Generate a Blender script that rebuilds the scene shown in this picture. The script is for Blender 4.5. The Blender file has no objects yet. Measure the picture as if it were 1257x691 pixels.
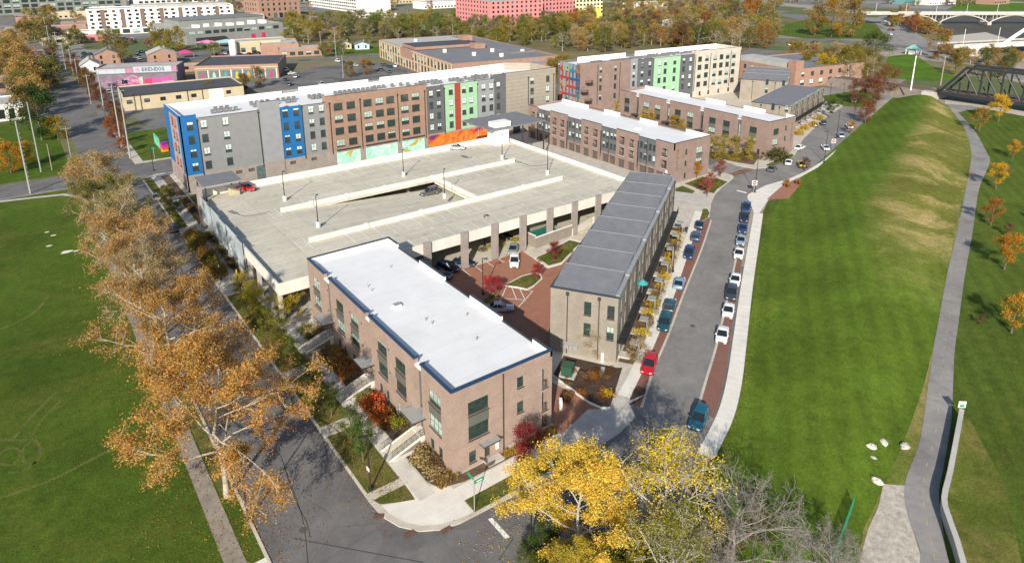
import bpy, math, random
import numpy as np
from mathutils import Vector, Matrix

# ------------------------------------------------------------------ camera, sky, sun, exposure
scene = bpy.context.scene
col = scene.collection
RAD = math.radians
CAM_H = 56.0
YAW, PITCH, ROLL = RAD(36.39066), RAD(16.22523), RAD(-0.17101)
FPX, PW, PH, CYP = 838.44, 1257.0, 691.0, 192.45      # 24 mm equivalent lens, photograph cropped from the top

def cam_axes():
    cy, sy, cp, sp = math.cos(YAW), math.sin(YAW), math.cos(PITCH), math.sin(PITCH)
    f = np.array([sy*cp, cy*cp, -sp]); r = np.array([cy, -sy, 0.0]); u = np.cross(r, f)
    c, s = math.cos(ROLL), math.sin(ROLL)
    return c*r + s*u, -s*r + c*u, f
CR, CU, CF = cam_axes()
cd = bpy.data.cameras.new('camera'); cam = bpy.data.objects.new('camera', cd); col.objects.link(cam)
cam.matrix_world = Matrix(((CR[0], CU[0], -CF[0], 0), (CR[1], CU[1], -CF[1], 0), (CR[2], CU[2], -CF[2], CAM_H), (0, 0, 0, 1)))
cd.sensor_fit = 'HORIZONTAL'; cd.sensor_width = 36.0; cd.lens = FPX/PW*36.0
cd.shift_y = -(PH/2 - CYP)/PW
cd.clip_start = 0.5; cd.clip_end = 9000
scene.camera = cam

def at(px, py, z=0.0):
    """the point of the horizontal plane at height z that the photograph shows at (px, py): used to survey the place"""
    d = CR*((px - PW/2)/FPX) - CU*((py - CYP)/FPX) + CF
    t = (z - CAM_H)/d[2]
    return (float(t*d[0]), float(t*d[1]))

SUN_EL, SUN_AZ = RAD(27.5), RAD(225.5)     # azimuth clockwise from +y
world = bpy.data.worlds.new('World'); scene.world = world; world.use_nodes = True
wn = world.node_tree.nodes; wl = world.node_tree.links
for n in list(wn): wn.remove(n)
wo = wn.new('ShaderNodeOutputWorld'); wb = wn.new('ShaderNodeBackground'); ws = wn.new('ShaderNodeTexSky')
ws.sky_type = 'NISHITA'; ws.sun_disc = False; ws.sun_elevation = SUN_EL; ws.sun_rotation = SUN_AZ
ws.air_density = 1.0; ws.dust_density = 1.0; ws.ozone_density = 1.0
wb.inputs['Strength'].default_value = 0.105
wl.new(ws.outputs[0], wb.inputs[0]); wl.new(wb.outputs[0], wo.inputs[0])
sd = bpy.data.lights.new('sun', 'SUN'); sd.energy = 5.0; sd.angle = RAD(0.5); sd.color = (1.0, 0.91, 0.78)
sun = bpy.data.objects.new('sun', sd); col.objects.link(sun)
sdir = Vector((math.sin(SUN_AZ)*math.cos(SUN_EL), math.cos(SUN_AZ)*math.cos(SUN_EL), math.sin(SUN_EL)))
sun.rotation_euler = sdir.to_track_quat('Z', 'Y').to_euler(); sun.location = (0, 0, 300)
scene.view_settings.view_transform = 'Standard'; scene.view_settings.look = 'None'
scene.view_settings.exposure = 0.42; scene.view_settings.gamma = 1.0
scene.cycles.max_bounces = 6; scene.cycles.diffuse_bounces = 3; scene.cycles.transparent_max_bounces = 6

RNG = random.Random(7)
# ------------------------------------------------------------------ materials
MATS = {}
def new_mat(name):
    m = bpy.data.materials.new(name); m.use_nodes = True
    nt = m.node_tree; b = nt.nodes['Principled BSDF']
    return m, nt, b
def N(nt, t, **kw):
    n = nt.nodes.new(t)
    for k, v in kw.items(): setattr(n, k, v)
    return n
def mixc(nt, fac, a, b, blend='MIX'):
    n = nt.nodes.new('ShaderNodeMix'); n.data_type = 'RGBA'; n.blend_type = blend
    for sock, val in ((n.inputs[0], fac), (n.inputs[6], a), (n.inputs[7], b)):
        if hasattr(val, 'default_value') or hasattr(val, 'links'): nt.links.new(val, sock)
        elif isinstance(val, (int, float)): sock.default_value = val
        else: sock.default_value = (*val, 1.0) if len(val) == 3 else val
    return n.outputs[2]
def ramp(nt, src, stops):
    r = nt.nodes.new('ShaderNodeValToRGB'); e = r.color_ramp.elements
    while len(e) < len(stops): e.new(0.5)
    for i, (p, c) in enumerate(stops):
        e[i].position = p; e[i].color = (c, c, c, 1) if isinstance(c, (int, float)) else (*c, 1)
    nt.links.new(src, r.inputs[0]); return r.outputs[0]
def noise(nt, scale, detail=4, rough=.6, vec=None, out=0, dist=0.0):
    n = nt.nodes.new('ShaderNodeTexNoise'); n.inputs['Scale'].default_value = scale
    n.inputs['Detail'].default_value = detail; n.inputs['Roughness'].default_value = rough
    n.inputs['Distortion'].default_value = dist
    if vec is not None: nt.links.new(vec, n.inputs['Vector'])
    return n.outputs[out]
def objco(nt): return nt.nodes.new('ShaderNodeTexCoord').outputs['Object']
def bump(nt, b, src, strength=.3, dist=.05):
    bp = nt.nodes.new('ShaderNodeBump'); bp.inputs['Strength'].default_value = strength; bp.inputs['Distance'].default_value = dist
    nt.links.new(src, bp.inputs['Height']); nt.links.new(bp.outputs[0], b.inputs['Normal'])
def pmat(name, c, rough=.8, var=.18, scale=1.5, metal=0.0, c2=None, b_=.0, fine=20., stain=0.0):
    """plain surface: base colour mottled by two scales of noise, optional stains"""
    if name in MATS: return MATS[name]
    m, nt, b = new_mat(name); v = objco(nt)
    lo = tuple(x*(1-var) for x in c); hi = tuple(min(1, x*(1+var)) for x in (c2 or c))
    f1 = ramp(nt, noise(nt, scale, 5, .65, v), ((.3, 0.), (.7, 1.)))
    base = mixc(nt, f1, lo, hi)
    f2 = ramp(nt, noise(nt, fine, 3, .6, v), ((.25, .8), (.75, 1.15)))
    base = mixc(nt, .6, base, f2, 'MULTIPLY')
    if stain:
        f3 = ramp(nt, noise(nt, scale*.35, 6, .7, v, dist=.6), ((.5, 0.), (.72, 1.)))
        g = N(nt, 'ShaderNodeMath', operation='MULTIPLY'); nt.links.new(f3, g.inputs[0]); g.inputs[1].default_value = stain
        base = mixc(nt, g.outputs[0], base, tuple(x*.45 for x in c))
    nt.links.new(base, b.inputs['Base Color']); b.inputs['Roughness'].default_value = rough; b.inputs['Metallic'].default_value = metal
    if b_: bump(nt, b, noise(nt, fine, 4, .7, v), b_)
    MATS[name] = m; return m
def wallco(nt, su, sv):
    """x+y runs along any axis aligned wall, z goes up"""
    v = objco(nt); s = N(nt, 'ShaderNodeSeparateXYZ'); nt.links.new(v, s.inputs[0])
    a = N(nt, 'ShaderNodeMath', operation='ADD'); nt.links.new(s.outputs[0], a.inputs[0]); nt.links.new(s.outputs[1], a.inputs[1])
    c = N(nt, 'ShaderNodeCombineXYZ'); nt.links.new(a.outputs[0], c.inputs[0]); nt.links.new(s.outputs[2], c.inputs[1])
    mp = N(nt, 'ShaderNodeMapping'); mp.inputs['Scale'].default_value = (su, sv, 1); nt.links.new(c.outputs[0], mp.inputs[0])
    return v, mp.outputs[0]
def brickmat(name, c1, c2, mortar, bw=.24, bh=.08, flat=False, mort=.012, rough=.85):
    if name in MATS: return MATS[name]
    m, nt, b = new_mat(name)
    if flat: v = objco(nt); w = v
    else: v, w = wallco(nt, 1, 1)
    t = N(nt, 'ShaderNodeTexBrick'); t.inputs['Scale'].default_value = 1; t.inputs['Brick Width'].default_value = bw
    t.inputs['Row Height'].default_value = bh; t.inputs['Mortar Size'].default_value = mort
    t.inputs['Color1'].default_value = (*c1, 1); t.inputs['Color2'].default_value = (*c2, 1); t.inputs['Mortar'].default_value = (*mortar, 1)
    nt.links.new(w, t.inputs['Vector'])
    f = ramp(nt, noise(nt, .45, 5, .65, v), ((.3, .82), (.7, 1.12)))
    base = mixc(nt, .9, t.outputs[0], f, 'MULTIPLY')
    f = ramp(nt, noise(nt, 5, 4, .7, v), ((.3, .8), (.7, 1.15)))
    base = mixc(nt, .6, base, f, 'MULTIPLY')
    nt.links.new(base, b.inputs['Base Color']); b.inputs['Roughness'].default_value = rough
    bump(nt, b, t.outputs[1], .25, -.01)
    MATS[name] = m; return m
def sidemat(name, c, pitch=.3, var=.08, rough=.55, vertical=False):
    """siding: fine horizontal (or vertical) laps drawn as relief"""
    if name in MATS: return MATS[name]
    m, nt, b = new_mat(name); v, w = wallco(nt, 1, 1)
    s = N(nt, 'ShaderNodeSeparateXYZ'); nt.links.new(w, s.inputs[0])
    q = N(nt, 'ShaderNodeMath', operation='PINGPONG'); q.inputs[1].default_value = pitch/2
    nt.links.new(s.outputs[0 if vertical else 1], q.inputs[0])
    f = ramp(nt, noise(nt, .6, 5, .6, v), ((.3, 1-var), (.7, 1+var)))
    base = mixc(nt, 1., c, f, 'MULTIPLY')
    nt.links.new(base, b.inputs['Base Color']); b.inputs['Roughness'].default_value = rough
    bump(nt, b, q.outputs[0], .5, .15)
    MATS[name] = m; return m
def objmat(name, rough=.4, metal=0., coat=0., var=.0):
    """paint that takes each object's own colour"""
    if name in MATS: return MATS[name]
    m, nt, b = new_mat(name); oi = N(nt, 'ShaderNodeObjectInfo')
    base = oi.outputs['Color']
    if var:
        f = ramp(nt, noise(nt, 2.5, 4, .6, objco(nt)), ((.3, 1-var), (.7, 1+var))); base = mixc(nt, 1., base, f, 'MULTIPLY')
    nt.links.new(base, b.inputs['Base Color']); b.inputs['Roughness'].default_value = rough; b.inputs['Metallic'].default_value = metal
    b.inputs['Coat Weight'].default_value = coat; b.inputs['Coat Roughness'].default_value = .08
    MATS[name] = m; return m
def leafmat(name='leaves', trans=.35, hue=.022, val=.55, attr=None):
    """each leaf takes the tree's own colour with its own small shift of hue and value"""
    if name in MATS: return MATS[name]
    m, nt, b = new_mat(name); oi = N(nt, 'ShaderNodeObjectInfo'); ge = N(nt, 'ShaderNodeNewGeometry')
    h = N(nt, 'ShaderNodeHueSaturation')
    r = ge.outputs['Random Per Island']
    mh = N(nt, 'ShaderNodeMapRange'); mh.inputs[3].default_value = .5-hue; mh.inputs[4].default_value = .5+hue; nt.links.new(r, mh.inputs[0])
    wn_ = N(nt, 'ShaderNodeTexWhiteNoise', noise_dimensions='1D'); nt.links.new(r, wn_.inputs['W'])
    mv = N(nt, 'ShaderNodeMapRange'); mv.inputs[3].default_value = 1-val*.6; mv.inputs[4].default_value = 1+val*.6; nt.links.new(wn_.outputs[0], mv.inputs[0])
    nt.links.new(mh.outputs[0], h.inputs['Hue']); nt.links.new(mv.outputs[0], h.inputs['Value']); nt.links.new(oi.outputs['Color'] if not attr else N(nt, 'ShaderNodeAttribute', attribute_name=attr).outputs['Color'], h.inputs['Color'])
    cl = noise(nt, .5, 3, .6, objco(nt)); f = ramp(nt, cl, ((.3, (.72, .78, .6)), (.7, (1.2, 1.12, 1.1))))
    base = mixc(nt, 1., h.outputs[0], f, 'MULTIPLY')
    nt.links.new(base, b.inputs['Base Color']); b.inputs['Roughness'].default_value = .65; b.inputs['Specular IOR Level'].default_value = .2
    tr = N(nt, 'ShaderNodeBsdfTranslucent'); nt.links.new(base, tr.inputs[0])
    mx = N(nt, 'ShaderNodeMixShader'); mx.inputs[0].default_value = trans
    nt.links.new(b.outputs[0], mx.inputs[1]); nt.links.new(tr.outputs[0], mx.inputs[2])
    nt.links.new(mx.outputs[0], nt.nodes['Material Output'].inputs[0])
    MATS[name] = m; return m
def glassmat(name, dark, pale, share=.5, rough=.06):
    """window pane: dark room or pale blind behind it, chosen per pane"""
    if name in MATS: return MATS[name]
    m, nt, b = new_mat(name); oi = N(nt, 'ShaderNodeObjectInfo')
    f = ramp(nt, oi.outputs['Random'], ((0., 0.), (share, 0.), (share+.02, 1.), (1., 1.)))
    f.node.color_ramp.interpolation = 'LINEAR'
    v = objco(nt); n = ramp(nt, noise(nt, 1.2, 3, .6, v), ((.35, .7), (.65, 1.2)))
    wn_ = N(nt, 'ShaderNodeTexWhiteNoise', noise_dimensions='1D'); nt.links.new(oi.outputs['Random'], wn_.inputs['W'])
    sx = N(nt, 'ShaderNodeSeparateXYZ'); nt.links.new(v, sx.inputs[0]); th_ = N(nt, 'ShaderNodeMath', operation='MULTIPLY'); nt.links.new(wn_.outputs[0], th_.inputs[0]); th_.inputs[1].default_value = 1.5
    gt = N(nt, 'ShaderNodeMath', operation='GREATER_THAN'); nt.links.new(sx.outputs[2], gt.inputs[0]); nt.links.new(th_.outputs[0], gt.inputs[1])     # how far each blind is let down
    g2 = N(nt, 'ShaderNodeMath', operation='MULTIPLY'); nt.links.new(gt.outputs[0], g2.inputs[0]); nt.links.new(f, g2.inputs[1])
    base = mixc(nt, g2.outputs[0], dark, pale); base = mixc(nt, 1., base, n, 'MULTIPLY')
    nt.links.new(base, b.inputs['Base Color']); b.inputs['Roughness'].default_value = rough
    b.inputs['Specular IOR Level'].default_value = .9
    MATS[name] = m; return m

# ------------------------------------------------------------------ mesh helpers
class MB:
    def __init__(s): s.v = []; s.f = []; s.m = []
    def face(s, pts, mi=0):
        i = len(s.v); s.v.extend([tuple(map(float, p)) for p in pts]); s.f.append(tuple(range(i, i+len(pts)))); s.m.append(mi); return s
    def box(s, x0, y0, z0, x1, y1, z1, mi=0, top=None):
        i = len(s.v)
        s.v += [(x0,y0,z0),(x1,y0,z0),(x1,y1,z0),(x0,y1,z0),(x0,y0,z1),(x1,y0,z1),(x1,y1,z1),(x0,y1,z1)]
        for q in ((0,3,2,1),(4,5,6,7),(0,1,5,4),(1,2,6,5),(2,3,7,6),(3,0,4,7)): s.f.append(tuple(i+k for k in q)); s.m.append(mi)
        if top is not None: s.m[-5] = top
        return s
    def prism(s, poly, z0, z1, mi=0, top=None, cap0=True):
        n = len(poly); area = sum(poly[k][0]*poly[(k+1)%n][1]-poly[(k+1)%n][0]*poly[k][1] for k in range(n))
        if area < 0: poly = poly[::-1]
        i = len(s.v)
        s.v += [(p[0],p[1],z0) for p in poly] + [(p[0],p[1],z1) for p in poly]
        for k in range(n):
            j = (k+1) % n; s.f.append((i+k, i+j, i+n+j, i+n+k)); s.m.append(mi)
        s.f.append(tuple(i+n+k for k in range(n))); s.m.append(mi if top is None else top)
        if cap0: s.f.append(tuple(i+k for k in range(n))[::-1]); s.m.append(mi)
        return s
    def tube(s, pts, rad, n=6, mi=0, cap=True):
        pts = [Vector(p) for p in pts]
        if isinstance(rad, (int, float)): rad = [rad]*len(pts)
        rings = []
        for k, p in enumerate(pts):
            d = (pts[min(k+1, len(pts)-1)] - pts[max(k-1, 0)]).normalized()
            a = d.cross(Vector((0, 0, 1)) if abs(d.z) < .9 else Vector((1, 0, 0))).normalized(); b = d.cross(a)
            i = len(s.v); rings.append(i)
            for q in range(n):
                t = 2*math.pi*q/n; s.v.append(tuple(p + (a*math.cos(t) + b*math.sin(t))*rad[k]))
        for k in range(len(pts)-1):
            for q in range(n):
                r = (q+1) % n; s.f.append((rings[k]+q, rings[k]+r, rings[k+1]+r, rings[k+1]+q)); s.m.append(mi)
        if cap:
            s.f.append(tuple(rings[0]+q for q in range(n))[::-1]); s.m.append(mi)
            s.f.append(tuple(rings[-1]+q for q in range(n))); s.m.append(mi)
        return s
    def loft(s, rings, mi=0, cap=True, closed=True, fm=None):
        n = len(rings[0]); idx = []
        for r in rings: idx.append(len(s.v)); s.v.extend([tuple(map(float, p)) for p in r])
        for k in range(len(rings)-1):
            for q in range(n if closed else n-1):
                r = (q+1) % n; s.f.append((idx[k]+q, idx[k]+r, idx[k+1]+r, idx[k+1]+q)); s.m.append(fm(k, q) if fm else mi)
        if cap:
            s.f.append(tuple(idx[0]+q for q in range(n))[::-1]); s.m.append(mi)
            s.f.append(tuple(idx[-1]+q for q in range(n))); s.m.append(mi)
        return s
    def mesh(s, name, mats, smooth=False):
        me = bpy.data.meshes.new(name); me.from_pydata(s.v, [], s.f)
        for m in (mats if isinstance(mats, (list, tuple)) else [mats]): me.materials.append(m)
        if any(s.m): me.polygons.foreach_set('material_index', s.m)
        if smooth: me.polygons.foreach_set('use_smooth', [True]*len(s.f))
        me.update(); return me
    def build(s, name, mats, parent=None, smooth=False, loc=None, rot=0.):
        return link(name, s.mesh(name, mats, smooth), parent, loc, rot)
def link(name, me, parent=None, loc=None, rot=0.):
    o = bpy.data.objects.new(name, me); col.objects.link(o)
    if parent is not None: o.parent = parent
    if loc is not None: o.location = loc
    if rot: o.rotation_euler = (0, 0, rot)
    return o
def tag(o, label=None, cat=None, group=None, kind=None):
    if label: o['label'] = label
    if cat: o['category'] = cat
    if group: o['group'] = group
    if kind: o['kind'] = kind
    return o
def thing(name, label, cat, loc=(0, 0, 0), rot=0., group=None):
    o = bpy.data.objects.new(name, None); col.objects.link(o); o.empty_display_size = .3
    o.location = loc; o.rotation_euler = (0, 0, rot)
    return tag(o, label, cat, group)
def copy_tree(o, parent=None):
    c = o.copy(); col.objects.link(c)
    if parent is not None: c.parent = parent
    for ch in KIDS.get(o.name, ()): copy_tree(ch, c)
    return c
KIDS = {}
def index_kids():
    KIDS.clear()
    for o in bpy.data.objects:
        if o.parent: KIDS.setdefault(o.parent.name, []).append(o)
def struct(name, mb, mats, label=None, smooth=False, kind='structure'):
    o = mb.build(name, mats, smooth=smooth); return tag(o, label, None, None, kind)
def sheet(name, poly, z, m, kind='structure', label=None):
    mb = MB(); n = len(poly)
    area = sum(poly[k][0]*poly[(k+1)%n][1]-poly[(k+1)%n][0]*poly[k][1] for k in range(n))
    if area < 0: poly = poly[::-1]
    mb.face([(p[0], p[1], z) for p in poly]); return struct(name, mb, m, label, kind=kind)
def slab(name, poly, z0, z1, mats, label=None):
    mb = MB(); mb.prism(poly, z0, z1, 0, 0 if not isinstance(mats, (list, tuple)) or len(mats) == 1 else 1); return struct(name, mb, mats, label)
def px(pts, z=0.): return [at(x, y, z) for x, y in pts]
def strip(path, w0, w1):
    """polygon between two offsets to the right of a polyline"""
    L = []; R = []
    for k, p in enumerate(path):
        a = path[max(k-1, 0)]; b = path[min(k+1, len(path)-1)]
        dx, dy = b[0]-a[0], b[1]-a[1]; l = math.hypot(dx, dy) or 1
        nx, ny = dy/l, -dx/l
        L.append((p[0]+nx*w0, p[1]+ny*w0)); R.append((p[0]+nx*w1, p[1]+ny*w1))
    return L + R[::-1]
def smooth_path(pts, n=6):
    out = []
    for k in range(len(pts)-1):
        p0 = pts[max(k-1,0)]; p1 = pts[k]; p2 = pts[k+1]; p3 = pts[min(k+2, len(pts)-1)]
        for i in range(n):
            t = i/n; q = []
            for c in range(len(p1)):
                q.append(.5*((2*p1[c])+(-p0[c]+p2[c])*t+(2*p0[c]-5*p1[c]+4*p2[c]-p3[c])*t*t+(-p0[c]+3*p1[c]-3*p2[c]+p3[c])*t**3))
            out.append(tuple(q))
    out.append(tuple(pts[-1])); return out
# ------------------------------------------------------------------ ground materials
def grassmat(name, c, dry, dryness=.45, stripe=None, scale=.12, leaf=None, samt=.6):
    if name in MATS: return MATS[name]
    m, nt, b = new_mat(name); v = objco(nt)
    f = ramp(nt, noise(nt, scale, 6, .68, v, dist=.4), ((.34, 0.), (.68, 1.)))
    base = mixc(nt, f, tuple(x*.8 for x in c), tuple(x*1.25 for x in c))
    f = ramp(nt, noise(nt, scale*.45, 7, .72, v, dist=.8), ((1-dryness-.08, 0.), (1-dryness+.16, 1.)))
    base = mixc(nt, f, base, dry)
    f = ramp(nt, noise(nt, .7, 6, .8, v, dist=.3), ((.3, .66), (.7, 1.32))); base = mixc(nt, .85, base, f, 'MULTIPLY')
    f = ramp(nt, noise(nt, 3.2, 5, .85, v), ((.3, .5), (.7, 1.5))); base = mixc(nt, .85, base, f, 'MULTIPLY')
    if stripe:
        mp = N(nt, 'ShaderNodeMapping'); mp.inputs['Rotation'].default_value = (0, 0, stripe[0]); nt.links.new(v, mp.inputs[0])
        w = N(nt, 'ShaderNodeTexWave'); w.inputs['Scale'].default_value = stripe[1]; w.inputs['Distortion'].default_value = 1.8; w.inputs['Detail'].default_value = 3; w.inputs['Detail Scale'].default_value = .6
        nt.links.new(mp.outputs[0], w.inputs[0]); f = ramp(nt, w.outputs[1], ((.3, .82), (.7, 1.1))); base = mixc(nt, samt, base, f, 'MULTIPLY')
    nt.links.new(base, b.inputs['Base Color']); b.inputs['Roughness'].default_value = .95; b.inputs['Specular IOR Level'].default_value = .1
    bump(nt, b, noise(nt, 5., 4, .8, v), .9, .2)
    MATS[name] = m; return m
def asphaltmat(name, c, crack=.5, patch=.3):
    if name in MATS: return MATS[name]
    m, nt, b = new_mat(name); v = objco(nt)
    f = ramp(nt, noise(nt, .16, 6, .7, v, dist=.3), ((.3, .78), (.7, 1.22))); base = mixc(nt, 1., c, f, 'MULTIPLY')
    f = ramp(nt, noise(nt, 1.3, 5, .7, v), ((.3, .86), (.7, 1.14))); base = mixc(nt, .8, base, f, 'MULTIPLY')
    f = ramp(nt, noise(nt, 25, 3, .7, v), ((.25, .7), (.75, 1.3))); base = mixc(nt, .7, base, f, 'MULTIPLY')
    if crack:
        nv = noise(nt, .5, 3, .6, v, out=1); mv = mixc(nt, .25, v, nv, 'ADD')
        vo = N(nt, 'ShaderNodeTexVoronoi', feature='DISTANCE_TO_EDGE'); vo.inputs['Scale'].default_value = .13; nt.links.new(mv, vo.inputs['Vector'])
        f = ramp(nt, vo.outputs[0], ((0., 1-crack), (.006, 1-crack), (.012, 1.))); base = mixc(nt, 1., base, f, 'MULTIPLY')
    if patch:
        f = ramp(nt, noise(nt, .09, 2, .4, v), ((.56, 1.), (.565, 1-patch))); base = mixc(nt, 1., base, f, 'MULTIPLY')
    nt.links.new(base, b.inputs['Base Color']); b.inputs['Roughness'].default_value = .85; b.inputs['Specular IOR Level'].default_value = .3
    bump(nt, b, noise(nt, 30, 3, .7, v), .2)
    MATS[name] = m; return m

M_lawnW = grassmat('grass_field', (.066, .112, .013), (.15, .145, .03), .42, scale=.05)
M_levee = grassmat('grass_levee', (.085, .165, .016), (.23, .20, .05), .30, stripe=(RAD(-33), .055), scale=.06)
M_dry = grassmat('grass_slope', (.125, .175, .024), (.33, .26, .10), .52, scale=.16)
M_lawnE = grassmat('grass_park', (.082, .125, .017), (.165, .15, .035), .38, stripe=(RAD(58), .12), scale=.08, samt=.5)
M_verge = grassmat('grass_verge', (.085, .11, .022), (.19, .15, .05), .50, scale=.5)
M_scrub = grassmat('wood_floor', (.13, .12, .055), (.22, .19, .11), .5, scale=.04)
def citymat():
    m, nt, b = new_mat('town_ground'); v = objco(nt); nv = noise(nt, .03, 3, .6, v, out=1)
    mp = N(nt, 'ShaderNodeMapping'); mp.inputs['Rotation'].default_value = (0, 0, RAD(-9)); mp.inputs['Scale'].default_value = (1, .6, 1); nt.links.new(v, mp.inputs[0])
    vo = N(nt, 'ShaderNodeTexVoronoi', distance='CHEBYCHEV'); vo.inputs['Scale'].default_value = .022; nt.links.new(mp.outputs[0], vo.inputs['Vector'])
    s = N(nt, 'ShaderNodeSeparateColor'); nt.links.new(vo.outputs['Color'], s.inputs[0])
    r = ramp(nt, s.outputs[0], ((0., (.15, .148, .145)), (.3, (.22, .21, .20)), (.46, (.085, .11, .03)), (.66, (.13, .135, .05)), (.8, (.30, .27, .22)), (.92, (.17, .15, .08)))); r.node.color_ramp.interpolation = 'CONSTANT'
    base = mixc(nt, .9, r, ramp(nt, noise(nt, .12, 6, .75, v), ((.3, .65), (.7, 1.3))), 'MULTIPLY'); base = mixc(nt, .8, base, ramp(nt, noise(nt, .9, 5, .75, v), ((.3, .7), (.7, 1.3))), 'MULTIPLY')
    nt.links.new(base, b.inputs['Base Color']); b.inputs['Roughness'].default_value = .95; return m
M_waste = citymat()
M_asph = asphaltmat('asphalt', (.145, .142, .142), .14, .14); M_asph2 = asphaltmat('asphalt_pale', (.205, .20, .193), .0, .06)
M_lot = asphaltmat('asphalt_lot', (.15, .148, .145), .35, .3); M_path = asphaltmat('path_asphalt', (.255, .245, .235), .12, .10)
M_conc = pmat('concrete', (.45, .43, .39), .85, .16, .5, stain=.3, b_=.1)
M_kerb = pmat('kerb_concrete', (.50, .46, .39), .85, .16, .8, stain=.3)
M_concw = pmat('concrete_pale', (.66, .64, .585), .8, .10, .5, stain=.22)
def deckmat():
    m, nt, b = new_mat('deck_concrete'); v = objco(nt)
    base = mixc(nt, 1., (.53, .50, .415), ramp(nt, noise(nt, .14, 6, .7, v, dist=.4), ((.3, .84), (.7, 1.1))), 'MULTIPLY')
    base = mixc(nt, .8, base, ramp(nt, noise(nt, 2., 5, .75, v), ((.3, .86), (.7, 1.12))), 'MULTIPLY')
    t = N(nt, 'ShaderNodeTexBrick'); t.inputs['Scale'].default_value = 1; t.inputs['Brick Width'].default_value = 9.; t.inputs['Row Height'].default_value = 5.; t.inputs['Mortar Size'].default_value = .05; t.offset = 0
    for k, c in (('Color1', (1, 1, 1, 1)), ('Color2', (.95, .95, .94, 1)), ('Mortar', (.66, .65, .62, 1))): t.inputs[k].default_value = c
    nt.links.new(v, t.inputs['Vector']); base = mixc(nt, .8, base, t.outputs[0], 'MULTIPLY')
    mp = N(nt, 'ShaderNodeMapping'); mp.inputs['Scale'].default_value = (.04, .55, 1); nt.links.new(v, mp.inputs[0])
    base = mixc(nt, .7, base, ramp(nt, noise(nt, 1., 4, .6, mp.outputs[0]), ((.42, 1.04), (.62, .88))), 'MULTIPLY')
    vo = N(nt, 'ShaderNodeTexVoronoi'); vo.inputs['Scale'].default_value = .36; nt.links.new(mixc(nt, .5, v, noise(nt, .8, 3, .6, v, out=1), 'ADD'), vo.inputs['Vector'])
    base = mixc(nt, .9, base, ramp(nt, vo.outputs[0], ((.0, .62), (.10, .80), (.22, 1.))), 'MULTIPLY')
    nt.links.new(base, b.inputs['Base Color']); b.inputs['Roughness'].default_value = .85; MATS['deck_concrete'] = m; return m
M_deck = deckmat()
M_brickpave = brickmat('brick_paving', (.20, .085, .06), (.27, .12, .085), (.15, .09, .07), .2, .1, flat=True)
M_brickcourt = brickmat('brick_court_paving', (.34, .14, .085), (.40, .18, .11), (.22, .12, .08), .2, .1, flat=True)
M_gravel = pmat('gravel', (.45, .41, .35), .95, .32, 1.6, b_=.9, fine=5., stain=.4)
M_mulch = pmat('mulch', (.055, .033, .022), .95, .35, .9, b_=.6, fine=12.)
M_soil = pmat('planting_soil', (.115, .075, .045), .95, .4, .7, b_=.6, fine=8.)
M_line = pmat('road_paint', (.72, .72, .69), .7, .12, 3., stain=.5)
M_linef = pmat('deck_paint', (.74, .73, .68), .7, .12, 2., stain=.5)
M_yline = pmat('yellow_paint', (.40, .34, .17), .7, .2, 3., stain=.5)
M_water = pmat('river_water', (.075, .066, .048), .55, .25, .02, b_=.15, fine=.25)
MATS['river_water'].node_tree.nodes['Principled BSDF'].inputs['Specular IOR Level'].default_value = .12
M_bridge = pmat('bridge_concrete', (.44, .43, .40), .85, .12, .3, stain=.25); M_ballast = pmat('track_ballast', (.19, .16, .135), .95, .25, .6, b_=.4)
M_steel = pmat('dark_steel', (.028, .028, .03), .45, .2, 3.)
M_black = pmat('black_metal', (.022, .022, .024), .4, .15, 3.)
M_galv = pmat('galvanised_steel', (.42, .43, .43), .45, .12, 2., metal=.4)
M_white = pmat('white_paint', (.78, .78, .76), .5, .06, 1.)
M_wood = pmat('weathered_wood', (.30, .25, .20), .9, .25, 2.)

# ------------------------------------------------------------------ ground, streets
mb = MB(); mb.face([(-2500, -600, 0), (4500, -600, 0), (4500, 5000, 0), (-2500, 5000, 0)]); struct('ground', mb, M_waste)
sheet('grass_field', [(-260, -60), (12.2, -60), (12.2, 199), (-260, 199)], .004, M_lawnW)
sheet('north_lawn', [(-260, 214), (9, 214), (9, 300), (-260, 300)], .004, M_lawnW)
T_U = (.8398, .5429); T_N = (.5429, -.8398); T_O = (62.9, 60.4)
def T(a, b): return (T_O[0]+T_U[0]*a+T_N[0]*b, T_O[1]+T_U[1]*a+T_N[1]*b)
sheet('street', [(12.3, -70), (23.6, -70), (23.6, 560), (12.3, 560)], .008, M_asph)
sheet('cross_street', [(-260, 200.5), (12.3, 200.5), (12.3, 212.5), (-260, 212.5)], .008, M_asph)
sheet('cross_street', [(23.6, 199), (200, 199), (200, 212), (23.6, 212)], .008, M_asph)
# block kerb outline, west, south, then up the right hand street
kerbC = smooth_path(px([(771, 493), (790, 447), (812, 400), (825, 362), (850, 290), (861, 264)]), 4)
bulb1 = px([(866, 270), (871, 266), (873, 250), (878, 239)])
bulb2 = smooth_path(px([(878, 239), (888, 229), (896, 223), (900.5, 218.5), (898.5, 215.4), (892, 213.5)]), 4)
blockA = [(23.2, 199), (23.2, 57.6), (23.4, 54.8), (24.2, 52.6), (25.6, 50.8), (27.4, 49.7), (29.5, 49.2), (37, 48.9), (45, 49.0), (52.5, 49.3), (56.5, 50.4)] + kerbC + bulb1 + bulb2 + [(149.5, 122), (149.5, 199)]
sheet('street', [(23.6, 36), (60, 36), (75, 44), (75, 62), (23.6, 62)], .006, M_asph)
swL = px([(838, 640), (866, 575), (876, 513), (884, 487), (892, 451), (896, 420), (906, 350), (914, 300), (921, 262), (924, 250)])
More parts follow.
